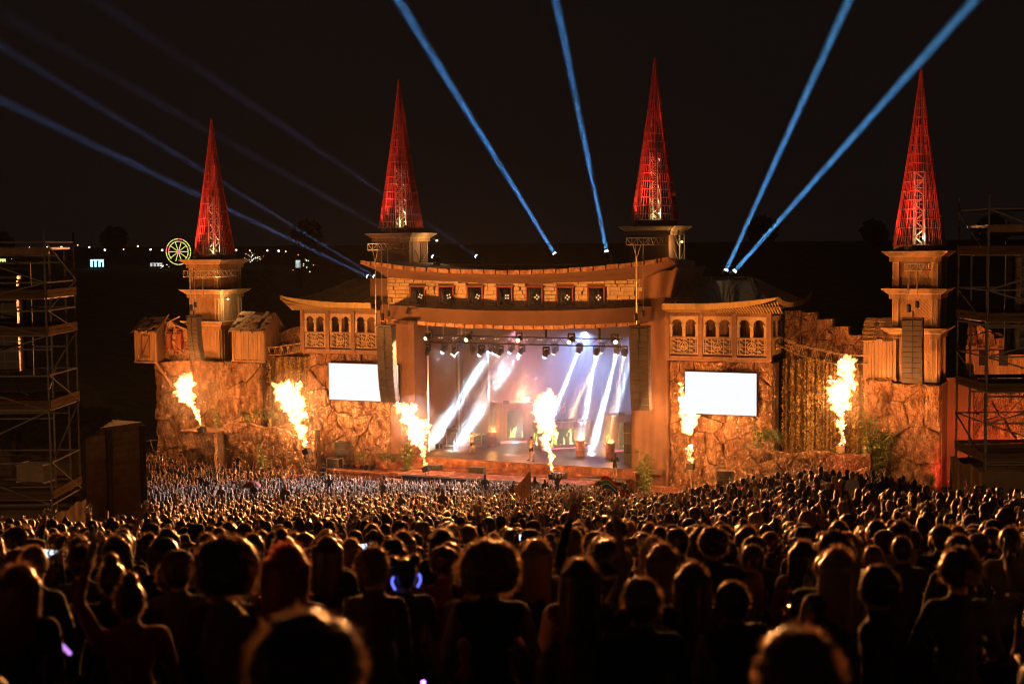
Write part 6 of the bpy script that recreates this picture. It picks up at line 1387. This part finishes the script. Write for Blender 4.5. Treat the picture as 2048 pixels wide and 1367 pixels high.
# ================================================================== DELAY TOWERS OF SCAFFOLD
def coupler_pipe(b, p, q, r=.026): b.tube(p, q, r, n=6)
def delay_tower(label, u0, d0, rz, W, D, zt, lifts, boards, skirt_top, seed, mirror=1, groundz=None):
    base = spot(u0, d0); t = thing('scaffold_tower', label, 'scaffold', base, rz); H = zt - base.z
    def leg(x, y): b = MB(); coupler_pipe(b, (x, y, 0), (x, y, H)); z = 1.
    xs = [0, W]; ys = [0, D]
    for x in xs:
        for y in ys:
            b = MB(); b.tube((x, y, 0), (x, y, H + .25), .03, n=8)
            z = .5
            while z < H: b.lathe([(.03, -.015), (.055, -.008), (.055, .008), (.03, .015)], c=(x, y, z), n=8); z += .5
            b.build('standard', MT['steel'], t)
    for z in lifts:
        zz = z - base.z
        for (p, q) in (((0, 0), (W, 0)), ((0, D), (W, D)), ((0, 0), (0, D)), ((W, 0), (W, D))):
            b = MB(); b.tube((p[0], p[1], zz), (q[0], q[1], zz), .026, n=6); b.build('ledger', MT['steel'], t)
    for i in range(len(lifts) - 1):
        a, c = lifts[i] - base.z, lifts[i + 1] - base.z
        b = MB(); b.tube((0 if i % 2 else W, -.03, a), (W if i % 2 else 0, -.03, c), .024, n=6); b.build('diagonal_brace', MT['steel'], t)
        b = MB(); b.tube((W + .03, 0 if i % 2 else D, a), (W + .03, D if i % 2 else 0, c), .024, n=6); b.build('diagonal_brace', MT['steel'], t)
        if i % 2 == 0: b = MB(); b.tube((-.03, 0, a), (-.03, D, c), .024, n=6); b.build('diagonal_brace', MT['steel'], t)
    for z in boards:
        zz = z - base.z
        for (x0, x1, y0, y1) in ((0, W, -.05, -.02), (0, W, D + .02, D + .05)):
            for k in (0, 1): b = MB(); b.box(x0, x1, y0, y1, zz + .01 + .13 * k, zz + .125 + .13 * k); b.build('toe_board', MT['board'], t)
        for k in (0, 1): b = MB(); b.box(-.05, -.02, 0, D, zz + .01 + .13 * k, zz + .125 + .13 * k); b.build('toe_board', MT['board'], t); b = MB(); b.box(W + .02, W + .05, 0, D, zz + .01 + .13 * k, zz + .125 + .13 * k); b.build('toe_board', MT['board'], t)
        for k in range(5): b = MB(); y = D * k / 5; b.box(.05, W - .05, y + .01, y + D / 5 - .01, zz - .03, zz + .01); b.build('deck_board', MT['wood_dark'], t)
    zs = skirt_top - base.z; r = random.Random(seed)
    b = MB(); N = 12
    for (p, q) in (((-.12, -.12), (W + .12, -.12)), ((W + .12, -.12), (W + .12, D + .12)), ((W + .12, D + .12), (-.12, D + .12)), ((-.12, D + .12), (-.12, -.12))):
        rows = []
        for k in range(5): f = k / 4; rows.append([(p[0] + (q[0] - p[0]) * i / N + .03 * math.sin(i * 2.3 + k), p[1] + (q[1] - p[1]) * i / N + .03 * math.cos(i * 1.7 + k), zs * f + (.05 * math.sin(i) if k == 4 else 0)) for i in range(N + 1)])
        b.grid(rows)
    b.build('skirt', MT['skirt'], t, True)
    return t, base
LB = [spot(-14.2, 43).z]
tl, lb = delay_tower('left scaffold delay tower with wooden toe boards and a fabric skirt', -16.5, 40.3, YAW, 3.3, 2.7, 17.75, [10.2, 11.4, 12.9, 13.9, 15.05, 15.75, 16.55, 17.7], [10.35, 12.95, 15.05, 16.1], 9.9, 3)
tr_, rb = delay_tower('right scaffold delay tower with wooden toe boards and a fabric skirt', 13.5, 40.3, YAW, 3.3, 2.7, 18.55, [11.2, 12.3, 13.2, 14.2, 15.1, 16.1, 17.1, 18.4], [11.2, 13.2, 15.2, 17.1], 10.95, 4)
# darker second bays with hanging delay speakers
for (lab, u, d, z) in (('black delay line array hung inside the left scaffold', -14.9, 41.6, 16.6), ('black delay line array hung inside the right scaffold', 15.3, 41.6, 17.0)):
    p = spot(u, d); t = thing('delay_speaker', lab, 'speaker', (p.x, p.y, z), YAW)
    b = MB(); b.box(-.45, .45, 0, .5, .02, .12); b.build('frame', MT['steelbox'], t)
    c = MB(); c.box(-.42, .42, 0, .5, -.29, 0); c.box(-.39, -.02, -.02, 0, -.27, -.02, mi=1); c.box(.02, .39, -.02, 0, -.27, -.02, mi=1); me = c.mesh('cabinet', [MT['speaker_edge'], MT['speaker']])
    a = 0; y = 0; zz = 0
    for i in range(9): o = link('cabinet', me, t, (0, y, zz)); o.rotation_euler = (a, 0, 0); y += math.sin(a) * .3; zz -= math.cos(a) * .3; a += R_(1.1) * i / 5
    b = MB(); b.path([(0, .3, -2.7), (.3, .3, -3.3), (.75, .3, -3.5), (1.2, .3, -3.2), (1.4, .3, -2.6)], .03); b.build('cable_loop', MT['steelbox'], t)
    b = MB()
    for xx in (-1.6, 1.6): b.tube((xx, .8, z * 0 - (z - p.z)), (xx, .8, .9), .03, n=6); b.tube((xx, -.6, -(z - p.z)), (xx, -.6, .9), .03, n=6)
    for zz in (-6, -4, -2, .5): b.tube((-1.6, .8, zz), (1.6, .8, zz), .026, n=6); b.tube((-1.6, -.6, zz), (1.6, -.6, zz), .026, n=6)
    b.tube((-1.6, .1, .7), (1.6, .1, .7), .06, n=6); b.build('gallows', MT['steel'], t)
    b = MB(); b.box(-.6, .6, .75, .79, -2.9, .5); b.build('dark_sheet', MT['black'], t)  # black sheet added where the open bay only looks dark
    b = MB(); b.box(-1.7, 1.7, -.9, 1.0, .88, .95); b.box(-1.7, 1.7, -.92, -.88, .75, .9); b.build('roof_cover', MT['wood_dark'], t)
p = spot(-14.1, 41.8); t = thing('power_cabinet', 'pale equipment case on the lower deck of the left scaffold', 'case', (p.x, p.y, 10.62), YAW + R_(-14)); b = MB(); b.box(-.5, .4, -.3, .3, .05, .55); b.build('body', MT['block'], t); b = MB()
for sx in (-.5, .4):
    for zz in (.03, .55): b.box(sx - .02, sx + .02, -.32, .32, zz - .02, zz + .02)
b.build('edge_rails', MT['alu'], t)
# thatched block hut beside the left scaffold
p = spot(-16.75, 50); t = thing('thatched_hut', 'dark thatched hut with pale block walls at the left of the crowd', 'hut', p, YAW + R_(-32)); base = p.z; H = 17.5 - (815 - 490) / 2844 * 50 - base
wallh = H - .9; r = random.Random(8); b = MB(); b.box(-2.2, 1.95, .06, 3, 0, wallh + .3); b.build('wall', MT['stone_dark'], t)
z = 0; k = 0
while z < wallh:
    x = -2.2 - .25 * (k % 2)
    while x < 1.95:
        xa, xb = max(x, -2.2), min(x + .5, 1.95)
        if xb - xa > .05: b = MB(); b.box(xa + .006, xb - .006, -r.uniform(0, .02), .06, z + .006, z + .22); b.build('block', MT['block'], t)
        x += .5
    z += .228; k += 1
b = MB(); z = 0; k = 0
while z < wallh:
    y = -.25 * (k % 2)
    while y < 3:
        ya, yb = max(y, 0), min(y + .5, 3)
        if yb - ya > .05: b = MB(); b.box(1.95, 2.0 + r.uniform(0, .02), ya + .006, yb - .006, z + .006, z + .22); b.build('block', MT['block'], t)
        y += .5
    z += .228; k += 1
for y in (.1, 1.3, 2.9): b = MB(); b.box(1.98, 2.12, y - .1, y + .1, 0, wallh + .2); b.build('corner_post', MT['steelbox'], t)
for x in (-.55, 1.85): b = MB(); b.box(x - .1, x + .1, -.14, .0, 0, wallh + .2); b.build('corner_post', MT['wood_dark'], t)
b = MB(); rows = []
for kk in range(7):
    f = kk / 6; rows.append([(-2.8 + 5.1 * i / 30 * (1 - .05 * f), -.75 + 2.2 * f, wallh - .1 + 1.05 * f ** .8 + .05 * r.uniform(-1, 1)) for i in range(31)])
b.grid(rows); b.grid([[(q[0], q[1] + .05, q[2] - .45) for q in rows[0]], rows[0]]); b.grid([[(2.3, q[1], q[2] - .3) for q in [rr[-1] for rr in rows]], [rr[-1] for rr in rows]]); th = b.build('thatch_roof', MT['thatch'], t)
b = MB()
for i in range(900):
    f = r.random(); x = -2.8 + 5.1 * r.random(); y = -.75 + 2.2 * f; zz = wallh - .1 + 1.05 * f ** .8; b.add([(x - .012, y, zz + .03), (x + .012, y, zz + .03), (x + r.uniform(-.05, .05), y - .2, zz - .1 - r.random() * .12)], [(0, 1, 2)])
for i in range(260):
    y = -.75 + 2.4 * r.random(); zz = wallh - .1 + 1.0 * ((y + .75) / 2.2) ** .8 - r.random() * .25; b.add([(2.28, y - .015, zz), (2.28, y + .015, zz), (2.28 + r.uniform(.08, .26), y, zz - .12)], [(0, 1, 2)])
tag(b.build('straw', MT['thatch'], th), kind='stuff')
# leaning ladder frame on the slope
p = spot(-31.5, 119); t = thing('leaning_frame', 'pale ladder-like frame leaning on the grass slope at left', 'frame', p, YAW + R_(30)); b = MB()
for i in range(5): b.tube((.8 * i, 0, 0), (.8 * i - .5, .6, 2.3), .04, n=5)
b.tube((0, 0, .1), (3.2, 0, .1), .04, n=5); b.tube((-.5, .6, 2.2), (2.7, .6, 2.2), .04, n=5); b.build('rails', MT['wood'], t)

# ================================================================== FAR FIELD: lamps, ferris wheel, stalls
LW = emat('lamp_globe', (1, .84, .6), 5.)
LW2 = emat('lamp_globe_warm', (1, .62, .3), 4.)
for i, (px, py, dd) in enumerate(((60, 477, 300), (94, 479, 300), (127, 477, 300), (156, 477, 290), (187, 482, 290), (217, 485, 290), (246, 484, 290), (275, 480, 290), (301, 486, 290), (505, 496, 280), (533, 500, 280), (559, 502, 280), (577, 500, 280), (479, 490, 285), (330, 489, 290))):
    u = (px - 1024) / 2844 * dd; z = 17.5 - (py - 490 + (px - 1024) * -.0087) / 2844 * dd; z += random.uniform(-.25, .25); p = spot(u + random.uniform(-.5, .5), dd)
    t = thing('site_lamp', f'small white site light on a pole on the far hill, {_ord[i]}', 'lamp', p, 0, 'site lights on the far hill'); h = max(3., z - p.z); b = MB(); b.tube((0, 0, 0), (0, 0, h), .06, n=5); b.build('pole', MT['steelbox'], t); b = MB(); b.lathe([(.03, -.2), (.17, -.09), (.2, .03), (.12, .16), (.02, .2)], c=(0, 0, h), n=8); g_ = b.build('globe', LW if i % 3 else LW2, t); g_.location = (0, 0, h * (1 - (.6, .8, 1.)[i % 3])); g_.scale = ((.6, .8, 1.)[i % 3],) * 3
dd = 260; u = (360 - 1024) / 2844 * dd; p = spot(u, dd); cz = 17.5 - (492 - 490 + 5.8) / 2844 * dd; t = thing('ferris_wheel', 'distant lit ferris wheel in yellow and red left of the left tower', 'ferris wheel', p, YAW + R_(35)); Rw = 2.35; h = cz - p.z
FY = emat('fair_yellow', (.85, .85, .2), 1.); FR = emat('fair_red', (1, .15, .2), 1.3)
for rr in (Rw, Rw * .8):
    for i in range(16):
        a0, a1 = 6.283 * i / 16, 6.283 * (i + 1) / 16
        if rr < Rw and 9 < i < 14: continue
        b = MB(); b.tube((rr * math.cos(a0), 0, h + rr * math.sin(a0)), (rr * math.cos(a1 - .05), 0, h + rr * math.sin(a1 - .05)), .09, n=5); b.build('rim_tube', FR if i in (3, 7) else FY, t)
for i in range(10): a = 6.283 * i / 10; b = MB(); b.tube((.35 * math.cos(a), 0, h + .35 * math.sin(a)), (Rw * .78 * math.cos(a), 0, h + Rw * .78 * math.sin(a)), .07, n=5); b.build('spoke', FY, t)
b = MB(); b.lathe([(.3, -.1), (.36, 0), (.3, .1)], n=12); q = b.build('hub', FR, t); q.location = (0, 0, h); q.rotation_euler = (R_(90), 0, 0)
for sx in (-1, 1): b = MB(); b.tube((sx * 1.8, .3, 0), (0, .3, h), .12, n=6); b.build('support', MT['steelbox'], t)
def stall(label, px, py, w_px, h_px, dd, col, st, sl=.35):
    u = (px - 1024) / 2844 * dd; z = 17.5 - (py - 490 + (px - 1024) * -.0087) / 2844 * dd; p = spot(u, dd); w_ = w_px / 2844 * dd; h = h_px / 2844 * dd; t = thing('market_stall', label, 'stall', (p.x, p.y, p.z), YAW, 'lit stalls on the far hill'); zb = max(.3, z - p.z)
    b = MB(); b.box(-w_ / 2, w_ / 2, .02, 2., 0, zb + h); b.build('body', MT['black'], t); b = MB(); b.add([(-w_ / 2, 0, zb), (w_ / 2, 0, zb), (w_ / 2, 0, zb + h), (-w_ / 2, 0, zb + h)], [(0, 1, 2, 3)]); b.build('lit_front', emat('stall_light', col, st), t)
    for k in range(3): b = MB(); x = -w_ / 2 + w_ * (k + .7) / 3.4; b.box(x, x + w_ * .09, -.2, -.05, zb, zb + h * random.uniform(.5, 1)); b.build('post', MT['black'], t)
    b = MB(); b.prism([(-w_ / 2 - .2, zb + h), (w_ / 2 + .2, zb + h), (0, zb + h + sl * w_ * .5)], -.3, 2.2); b.build('canopy', MT['wood_dark'], t)
stall('far stall with a pale blue lit front', 197, 521, 27, 15, 270, (.5, .9, 1.), 1.5, .2); stall('far stall with a yellow lit front, lower left', 36, 522, 28, 11, 250, (1, .9, .25), .9, .1); stall('far stall with a green-yellow lit front at the left edge', 6, 512, 18, 12, 250, (.8, 1., .4), 1., .15); stall('far stall with a dim white strip', 315, 522, 24, 7, 270, (.9, .95, .9), .6, .1); stall('far sparkling white stall left of the left pavilion', 598, 528, 9, 15, 240, (.8, .9, .85), .8, .3)
# clusters of small fairground bulbs
BU = [emat('bulb_white', (.9, .95, 1.), 3.), emat('bulb_amber', (1, .6, .15), 3.), emat('bulb_green', (.5, .9, .3), 2.), emat('bulb_red', (1, .15, .15), 2.5)]; rl = random.Random(12)
for lb_, px, py, dd, n_b, sx, sy in (('cluster of fairground bulbs just right of the left spire', 512, 506, 270, 26, 22, 14), ('scatter of white and blue bulbs near the left pavilion roof', 612, 520, 250, 14, 30, 16), ('bulbs of a stall row left of the ferris wheel', 330, 520, 265, 10, 20, 4), ('bulbs of a stall row behind the left scaffold', 40, 500, 255, 12, 36, 10), ('faint bulbs low on the far hill at left', 150, 562, 240, 5, 40, 6)):
    u = (px - 1024) / 2844 * dd; p = spot(u, dd); zc = 17.5 - (py - 490 + (px - 1024) * -.0087) / 2844 * dd; t = thing('fairground_lights', lb_, 'lights', p, YAW, 'fairground lights on the far hill'); b = MB(); b.tube((0, .1, 0), (0, .1, max(1., zc - p.z + 1)), .06, n=5); b.build('pole', MT['steelbox'], t); qq = dd / 2844
    for k in range(n_b):
        b = MB(); s_ = rl.uniform(.04, .11); ell(b, (rl.gauss(0, .5) * sx * qq, 0, zc - p.z + rl.gauss(0, .5) * sy * qq), (s_,) * 3, 6, 4); b.build('bulb', BU[rl.choices(range(4), [5, 4, 2, 1])[0]], t)
# dark trees along the far hill
def far_tree(label, u, dd, h, seed):
    p = spot(u, dd); t = thing('hill_tree', label, 'tree', p, 0, 'dark trees on the far hill'); r = random.Random(seed); b = MB(); b.tube((0, 0, 0), (.2, 0, h * .5), .35, .18, 7); b.build('trunk', MT['wood_dark'], t); b = MB()
    for i in range(420):
        v = Vector((r.gauss(0, 1), r.gauss(0, 1), r.gauss(0, 1))).normalized() * r.random() ** .4; c = Vector((v.x * h * .42, v.y * h * .42, h * .62 + v.z * h * .4)); e1 = Vector((r.uniform(-1, 1), r.uniform(-1, 1), r.uniform(-1, 1))).normalized(); e2 = e1.orthogonal().normalized(); s = h * .06; b.add([c - e1 * s, c + e2 * s, c + e1 * s, c - e2 * s], [(0, 1, 2, 3)])
    tag(b.build('crown', MT['leaf'], t), kind='stuff')
for i, (u, dd, h) in enumerate(((-118, 330, 7), (-96, 345, 8), (-72, 350, 7), (-50, 350, 9), (60, 340, 9), (84, 330, 8), (108, 320, 9), (-100, 250, 6))): far_tree(f'dark tree on the far hill, {_ord[i]}', u, dd, h, 60 + i)

# ================================================================== FLAGS AND UMBRELLA IN THE CROWD
p = spot(.85, 70); zf = 17.5 - (975 - 490) / 2844 * 70
t = thing('beige_flag', 'beige flag with brown lettering on a pole in the crowd before the stage', 'flag', (p.x, p.y, p.z), YAW); h = zf - p.z
CL = mat('beige_cloth', (.52, .34, .22), .85, .12, 2, .2, 3); b = MB(); b.tube((0, 0, 1.2), (0, 0, h + .86), .018, n=6); b.build('pole', MT['steelbox'], t)
b = MB(); rows = []
A_, B_, C_, D_ = Vector((0, 0, h + .78)), Vector((-.82, 0, h - .18)), Vector((-.36, 0, h - .78)), Vector((0, 0, h - .4))
for j in range(9):
    f = j / 8; L_ = A_.lerp(B_, f) if f < .999 else B_; R2 = (A_.lerp(D_, f)); row = []
    for i in range(9): g = i / 8; pA = A_.lerp(B_, f); pB = D_.lerp(C_, f); q = pB.lerp(pA, g); row.append(q + Vector((0, .07 * math.sin(f * 5 + g * 3), 0)))
    rows.append(row)
b.grid(rows); fo = b.build('cloth', CL, t, True)
cu = bpy.data.curves.new('lettering', 'FONT'); cu.body = 'Focal'; cu.size = .42; cu.extrude = .002; cu.align_x = 'CENTER'; t0_ = bpy.data.objects.new('tmp', cu); COL.objects.link(t0_); tm_ = bpy.data.meshes.new_from_object(t0_.evaluated_get(bpy.context.evaluated_depsgraph_get())); bpy.data.objects.remove(t0_); to = link('lettering', tm_); tm_.materials.append(mat('brown_ink', (.22, .09, .05), .8, .1)); to.parent = fo; to.location = (-.38, -.13, h - .38); to.rotation_euler = (R_(90), R_(-52), 0); to.scale = (-.85, 1, 1)
p = spot(4.5, 66); zf = 17.5 - (968 - 490) / 2844 * 66; t = thing('striped_flag', 'flag in red, green and blue with white edges waved in the crowd', 'flag', p, YAW); h = zf - p.z
b = MB(); b.tube((.42, 0, .9), (.28, 0, h + .2), .014, n=6); b.build('pole', MT['steelbox'], t)
for k, (f0, f1, cc) in enumerate(((0, .30, (.6, .02, .03)), (.30, .36, (.7, .7, .65)), (.36, .62, (.02, .25, .06)), (.62, .68, (.7, .7, .65)), (.68, 1, (.03, .06, .35)))):
    b = MB(); rows = [[(-.4 + .75 * g / 8 + .08 * f, .06 * math.sin(g * .9), h + .22 - .62 * f + .14 * math.sin(g * .55) - .02 * g) for g in range(9)] for f in (f0, f1)]; b.grid(rows); b.build('stripe', mat(f'flag_cloth', cc, .85, .1), t, True)
p = spot(-15.6, 84); zf = 17.5 - (965 - 490) / 2844 * 84; t = thing('umbrella', 'open umbrella with red and blue panels above the left crowd', 'umbrella', p); h = zf - p.z
for k in range(8):
    b = MB(); a0, a1 = 6.283 * k / 8, 6.283 * (k + 1) / 8; rows = [[(rr * math.cos(a0 + (a1 - a0) * i / 3), rr * math.sin(a0 + (a1 - a0) * i / 3), h + zz) for i in range(4)] for rr, zz in ((.02, .16), (.28, .1), (.52, -.12), (.56, -.2))]; b.grid(rows); b.build('panel', mat('umbrella_cloth', ((.5, .02, .03), (.05, .06, .25), (.55, .3, .15))[k % 3], .7, .1), t)
b = MB(); b.tube((0, 0, .9), (0, 0, h + .2), .015, n=6); b.build('stick', MT['steelbox'], t)
t = thing('small_flag', 'small red, white and blue flag on a stick before the left planter', 'flag', (-18.2, -9., -.2)); b = MB(); b.tube((.0, 0, -.8), (.15, 0, 1.75), .02, n=6); b.build('pole', MT['steelbox'], t)
for k, cc in enumerate(((.5, .03, .05), (.7, .66, .62), (.05, .06, .3))): b = MB(); b.grid([[(.1 - .1 * k - .05 * z + .03 * math.sin(z * 5), .02 * math.sin(z * 6 + k), 1.6 - .75 * z) for z in np.linspace(0, 1, 6)], [(.0 - .1 * k - .12 * z, .02 * math.sin(z * 6 + k + 1), 1.55 - .95 * z) for z in np.linspace(0, 1, 6)]]); b.build('stripe', mat('flag_cloth', cc, .85, .1), t)

# ================================================================== WORKING LIGHTS
def flood(label, x, y, z, target, power, col, size=85, blend=1.):
    t = thing('floodlight', label, 'floodlight', (x, y, z), 0, 'amber floodlights along the pit'); d = (Vector(target) - Vector((x, y, z))).normalized(); q = d.to_track_quat('Z', 'Y').to_euler()
    b = MB(); b.box(-.25, .25, -.18, .18, -.12, .05); o = b.build('housing', MT['steelbox'], t); o.location = (0, 0, .3); o.rotation_euler = q; b = MB(); b.box(-.22, .22, -.15, .15, .052, .056); l = b.build('lens', MT['lens_warm'], o)
    b = MB(); b.box(-.3, .3, -.1, .1, 0, .04); b.box(-.3, -.27, -.03, .03, 0, .35); b.box(.27, .3, -.03, .03, 0, .35); b.build('yoke', MT['steelbox'], t)
    o = lamp('SPOT', Vector((x, y, z + .3)) + d * .1, power * FLOOD, col, None, target, size, blend, .15); o.parent = t; o.matrix_parent_inverse = Matrix.Translation((x, y, z)).inverted()
AM = (1., .27, .053); A2 = (1., .315, .062)
flood('floodlight on the ground at the far left end of the pit', -34.5, -11.5, -.6, (-29.5, 0, 12.8), 1.1, AM, 60)
flood('floodlight on the ground before the right rock pillar', 23.5, -11.5, 1.6, (28.5, 0, 12.6), .8, AM, 60)
flood('floodlight on the ground before the left waterfall', -20.5, -8.2, -.6, (-15.5, -1, 11.5), .22, AM, 80)
flood('floodlight on the ground below the right screen', 14.4, -8.2, -.8, (15.4, -1, 11.5), .22, AM, 80)
flood('red floodlight on the ground near the right recess', 31.3, -3.5, 1.3, (31.6, 3, 3.), .07, (1, .025, .035), 70)
flood('floodlight on the ground right of the right rock pillar', 33.6, -6.0, 1.3, (34.5, 4, 7.), .3, (1., .24, .06), 100)
flood('red floodlight on the right planter', 24.6, -8.2, 1.5, (25.6, -4, 2.6), .02, (1, .05, .04), 80)
# a bank of floods at the far left side of the arena washes the whole front
for i, (tx, tz, pw, sz) in enumerate(((-24, 12, 1.3, 36), (-8, 13.6, 3.5, 20), (3, 14.0, 5.0, 17), (15, 12.3, 6., 15), (28, 12.5, 7., 14), (-8.5, 14.2, 5., 8), (-3.2, 14.2, 5.6, 7.5), (2., 14.2, 6.2, 7), (7., 14.3, 7., 6.5), (-2.5, 2., 9., 7.), (4.5, 2., 9., 7.))):
    flood(f'floodlight in the bank at the far left side of the arena, {_ord[i]}', -36 - 1.3 * i, -36 - .5 * i, 1.2 + gz(-36 - 1.3 * i, -36 - .5 * i) * 0, (tx, -1, tz), pw, A2, sz)
# bulkhead lamps on the towers
for lb_, p_ in (('small bright lamp on the right side of the left wooden tower', (-26.9, .3, 13.2)), ('lit lamp under the cornice of the right rear tower', (10.4, 6.6, 17.6)), ('lit lamp beside the left rear tower', (-11.6, 8.6, 17.9))):
    t = thing('bulkhead_lamp', lb_, 'lamp', p_); b = MB(); b.lathe([(.05, .05), (.13, .1), (.14, .18), (.03, .2)], n=10); b.build('hood', MT['steelbox'], t); b = MB(); b.lathe([(.02, -.06), (.09, -.02), (.1, .05), (.04, .09)], n=10); b.build('bulb', MT['lens_warm'], t)
    b = MB(); b.tube((0, 0, .15), (-.6, .3, .15), .03, n=6); b.build('bracket', MT['steelbox'], t); l = lamp('POINT', Vector(p_) + Vector((0, -.05, -.2)), 240, (1, .55, .2), None, radius=.1); l.parent = t; l.matrix_parent_inverse = Matrix.Translation(p_).inverted()
# added lamps out of view that brighten the scaffold towers
for lb_, u, d, tg, pw in (('added lamp beside the slope left of the left scaffold', -14.5, 26, (-14.6, 42, 5.5), .06), ('added lamp beside the slope right of the right scaffold', 14.5, 26, (14.8, 42, 5.5), .06)):
    p = spot(u, d, 2.4); q = spot(tg[0], tg[1], tg[2]); flood(lb_, p.x, p.y, p.z, q, pw, (1, .5, .2), 60)
# added wash lights, unseen fixtures that colour the stage smoke
for lb_, p, tg, pw, cc in (('added magenta wash light high at the back of the stage, left', (-5.5, 10.8, 11.2), (-2.5, 5, 3), 1500, (.85, .3, .45)), ('added violet wash light high at the back of the stage, middle', (1., 10.8, 11.2), (2, 4, 4), 8200, (.3, .46, 1.)), ('added pink wash light high at the back of the stage, right', (6.5, 10.8, 11.2), (5, 5, 3), 9200, (.36, .55, 1.))):
    moving_head(p, tg, 'x', lb_, 'added wash lights at the back of the stage', pw, cc, 110, False, 1.)
# blinders in the frieze: their light out over the bowl
for i, w_ in enumerate(WX):
    o = lamp('SPOT', (w_, -1.3, 13.75), BLINDER, (1., .36, .1), None, (15 + w_ * 1.2, -48, 10.5), 40, .5, .12)
# added spots under the stage eave that brighten the pit and first rows
for i, (x_, tg, cc, pw) in enumerate(((-7.6, (-20, -20, .5), (1., .42, .14), 46000), (-4.2, (-9, -17, .5), (.8, .86, 1.), 36000), (0., (2, -24, 1.), (1., .45, .16), 40000), (4.2, (1, -17, .5), (.85, .88, 1.), 34000), (7.6, (20, -22, 2.), (1., .42, .14), 46000))):
    moving_head((x_, -.6, 11.0), tg, 'o', f'added front spot under the eave to brighten the crowd, {_ord[i]}', 'added front spots', pw, cc, 70, False, 1.)
# beams into the night
def sky_light(label, src, tgt, pw, col=(.15, .52, 1.), cone=2.1):
    moving_head(src, tgt, 'b', label, 'sky beam lights on the stage roof', pw * SKYBEAM, col, cone, True, .35)
def PX(x, y, d):  # a direction in space given as a bearing seen from the hill
    return None
sky_light('roof light throwing a blue beam steeply up to the left, third on the roof', (1.2, 4, 16.0), (-15.0, 4, 41.0), 1.)
sky_light('roof light throwing a blue beam nearly straight up, rightmost on the stage roof', (5.35, 4, 16.1), (.2, 4, 41.), .9)
sky_light('left one of two blue beam lights behind the right pavilion', (14.45, 4, 14.7), (26.5, 4, 41.), 1.)
sky_light('right one of two blue beam lights behind the right pavilion', (15.0, 4, 14.7), (37.5, 4, 40.), 1.)
sky_light('leftmost beam light on the stage roof, a faint beam to the left', (-9.25, 4, 15.95), (-42, 4, 33.), .035, (.35, .5, .9), 2.)
sky_light('second beam light on the stage roof, a faint beam to the left', (-5.4, 4, 15.95), (-34, 4, 34.), .04, (.35, .5, .9), 2.)
sky_light('lower beam light behind the left pavilion, a long beam to the left', (-15.3, 4, 14.4), (-55, 4, 31.5), .14, (.25, .5, 1.), 1.6)
sky_light('upper beam light behind the left pavilion, a long beam to the left', (-14.7, 4, 14.35), (-53, 4, 35.5), .09, (.25, .5, 1.), 1.6)
b = MB(); b.box(-11, 9.5, 3.4, 4.6, 15.3, 15.9); o = b.build('roof_deck', MT['steelbox'], ST); loc(o)
# ================================================================== AIR
def volume_box(name, x0, x1, y0, y1, z0, z1, dens, col, aniso, label, noisy=0.):
    b = MB(); b.box(x0, x1, y0, y1, z0, z1); m = bpy.data.materials.new(name); m.use_nodes = True; n = m.node_tree; n.nodes.clear(); v = n.nodes.new('ShaderNodeVolumePrincipled'); v.inputs['Color'].default_value = (*col, 1); v.inputs['Density'].default_value = dens; v.inputs['Anisotropy'].default_value = aniso
    if noisy:
        tc = n.nodes.new('ShaderNodeTexCoord'); nz = n.nodes.new('ShaderNodeTexNoise'); nz.inputs['Scale'].default_value = .35; nz.inputs['Detail'].default_value = 3; n.links.new(tc.outputs['Object'], nz.inputs[0]); mr = n.nodes.new('ShaderNodeMapRange'); mr.inputs[1].default_value = .35; mr.inputs[2].default_value = .68; mr.inputs[3].default_value = dens * .15; mr.inputs[4].default_value = dens * 2.2; n.links.new(nz.outputs['Fac'], mr.inputs[0]); n.links.new(mr.outputs[0], v.inputs['Density'])
    o_ = n.nodes.new('ShaderNodeOutputMaterial'); n.links.new(v.outputs[0], o_.inputs['Volume']); o = b.build(name, m, fix=True); tag(o, label, name.replace('_', ' '), kind='stuff'); return o
if HAZE: volume_box('haze', -420, 420, -140, 480, -6, 44, HAZE, (.9, .9, .95), .2, 'thin night haze over the whole bowl')
if SMOKE: volume_box('smoke', -8.6, 8.9, 1.2, 11.7, 1.35, 12.4, SMOKE, (.95, .93, .95), .1, 'stage smoke lit by the moving heads')
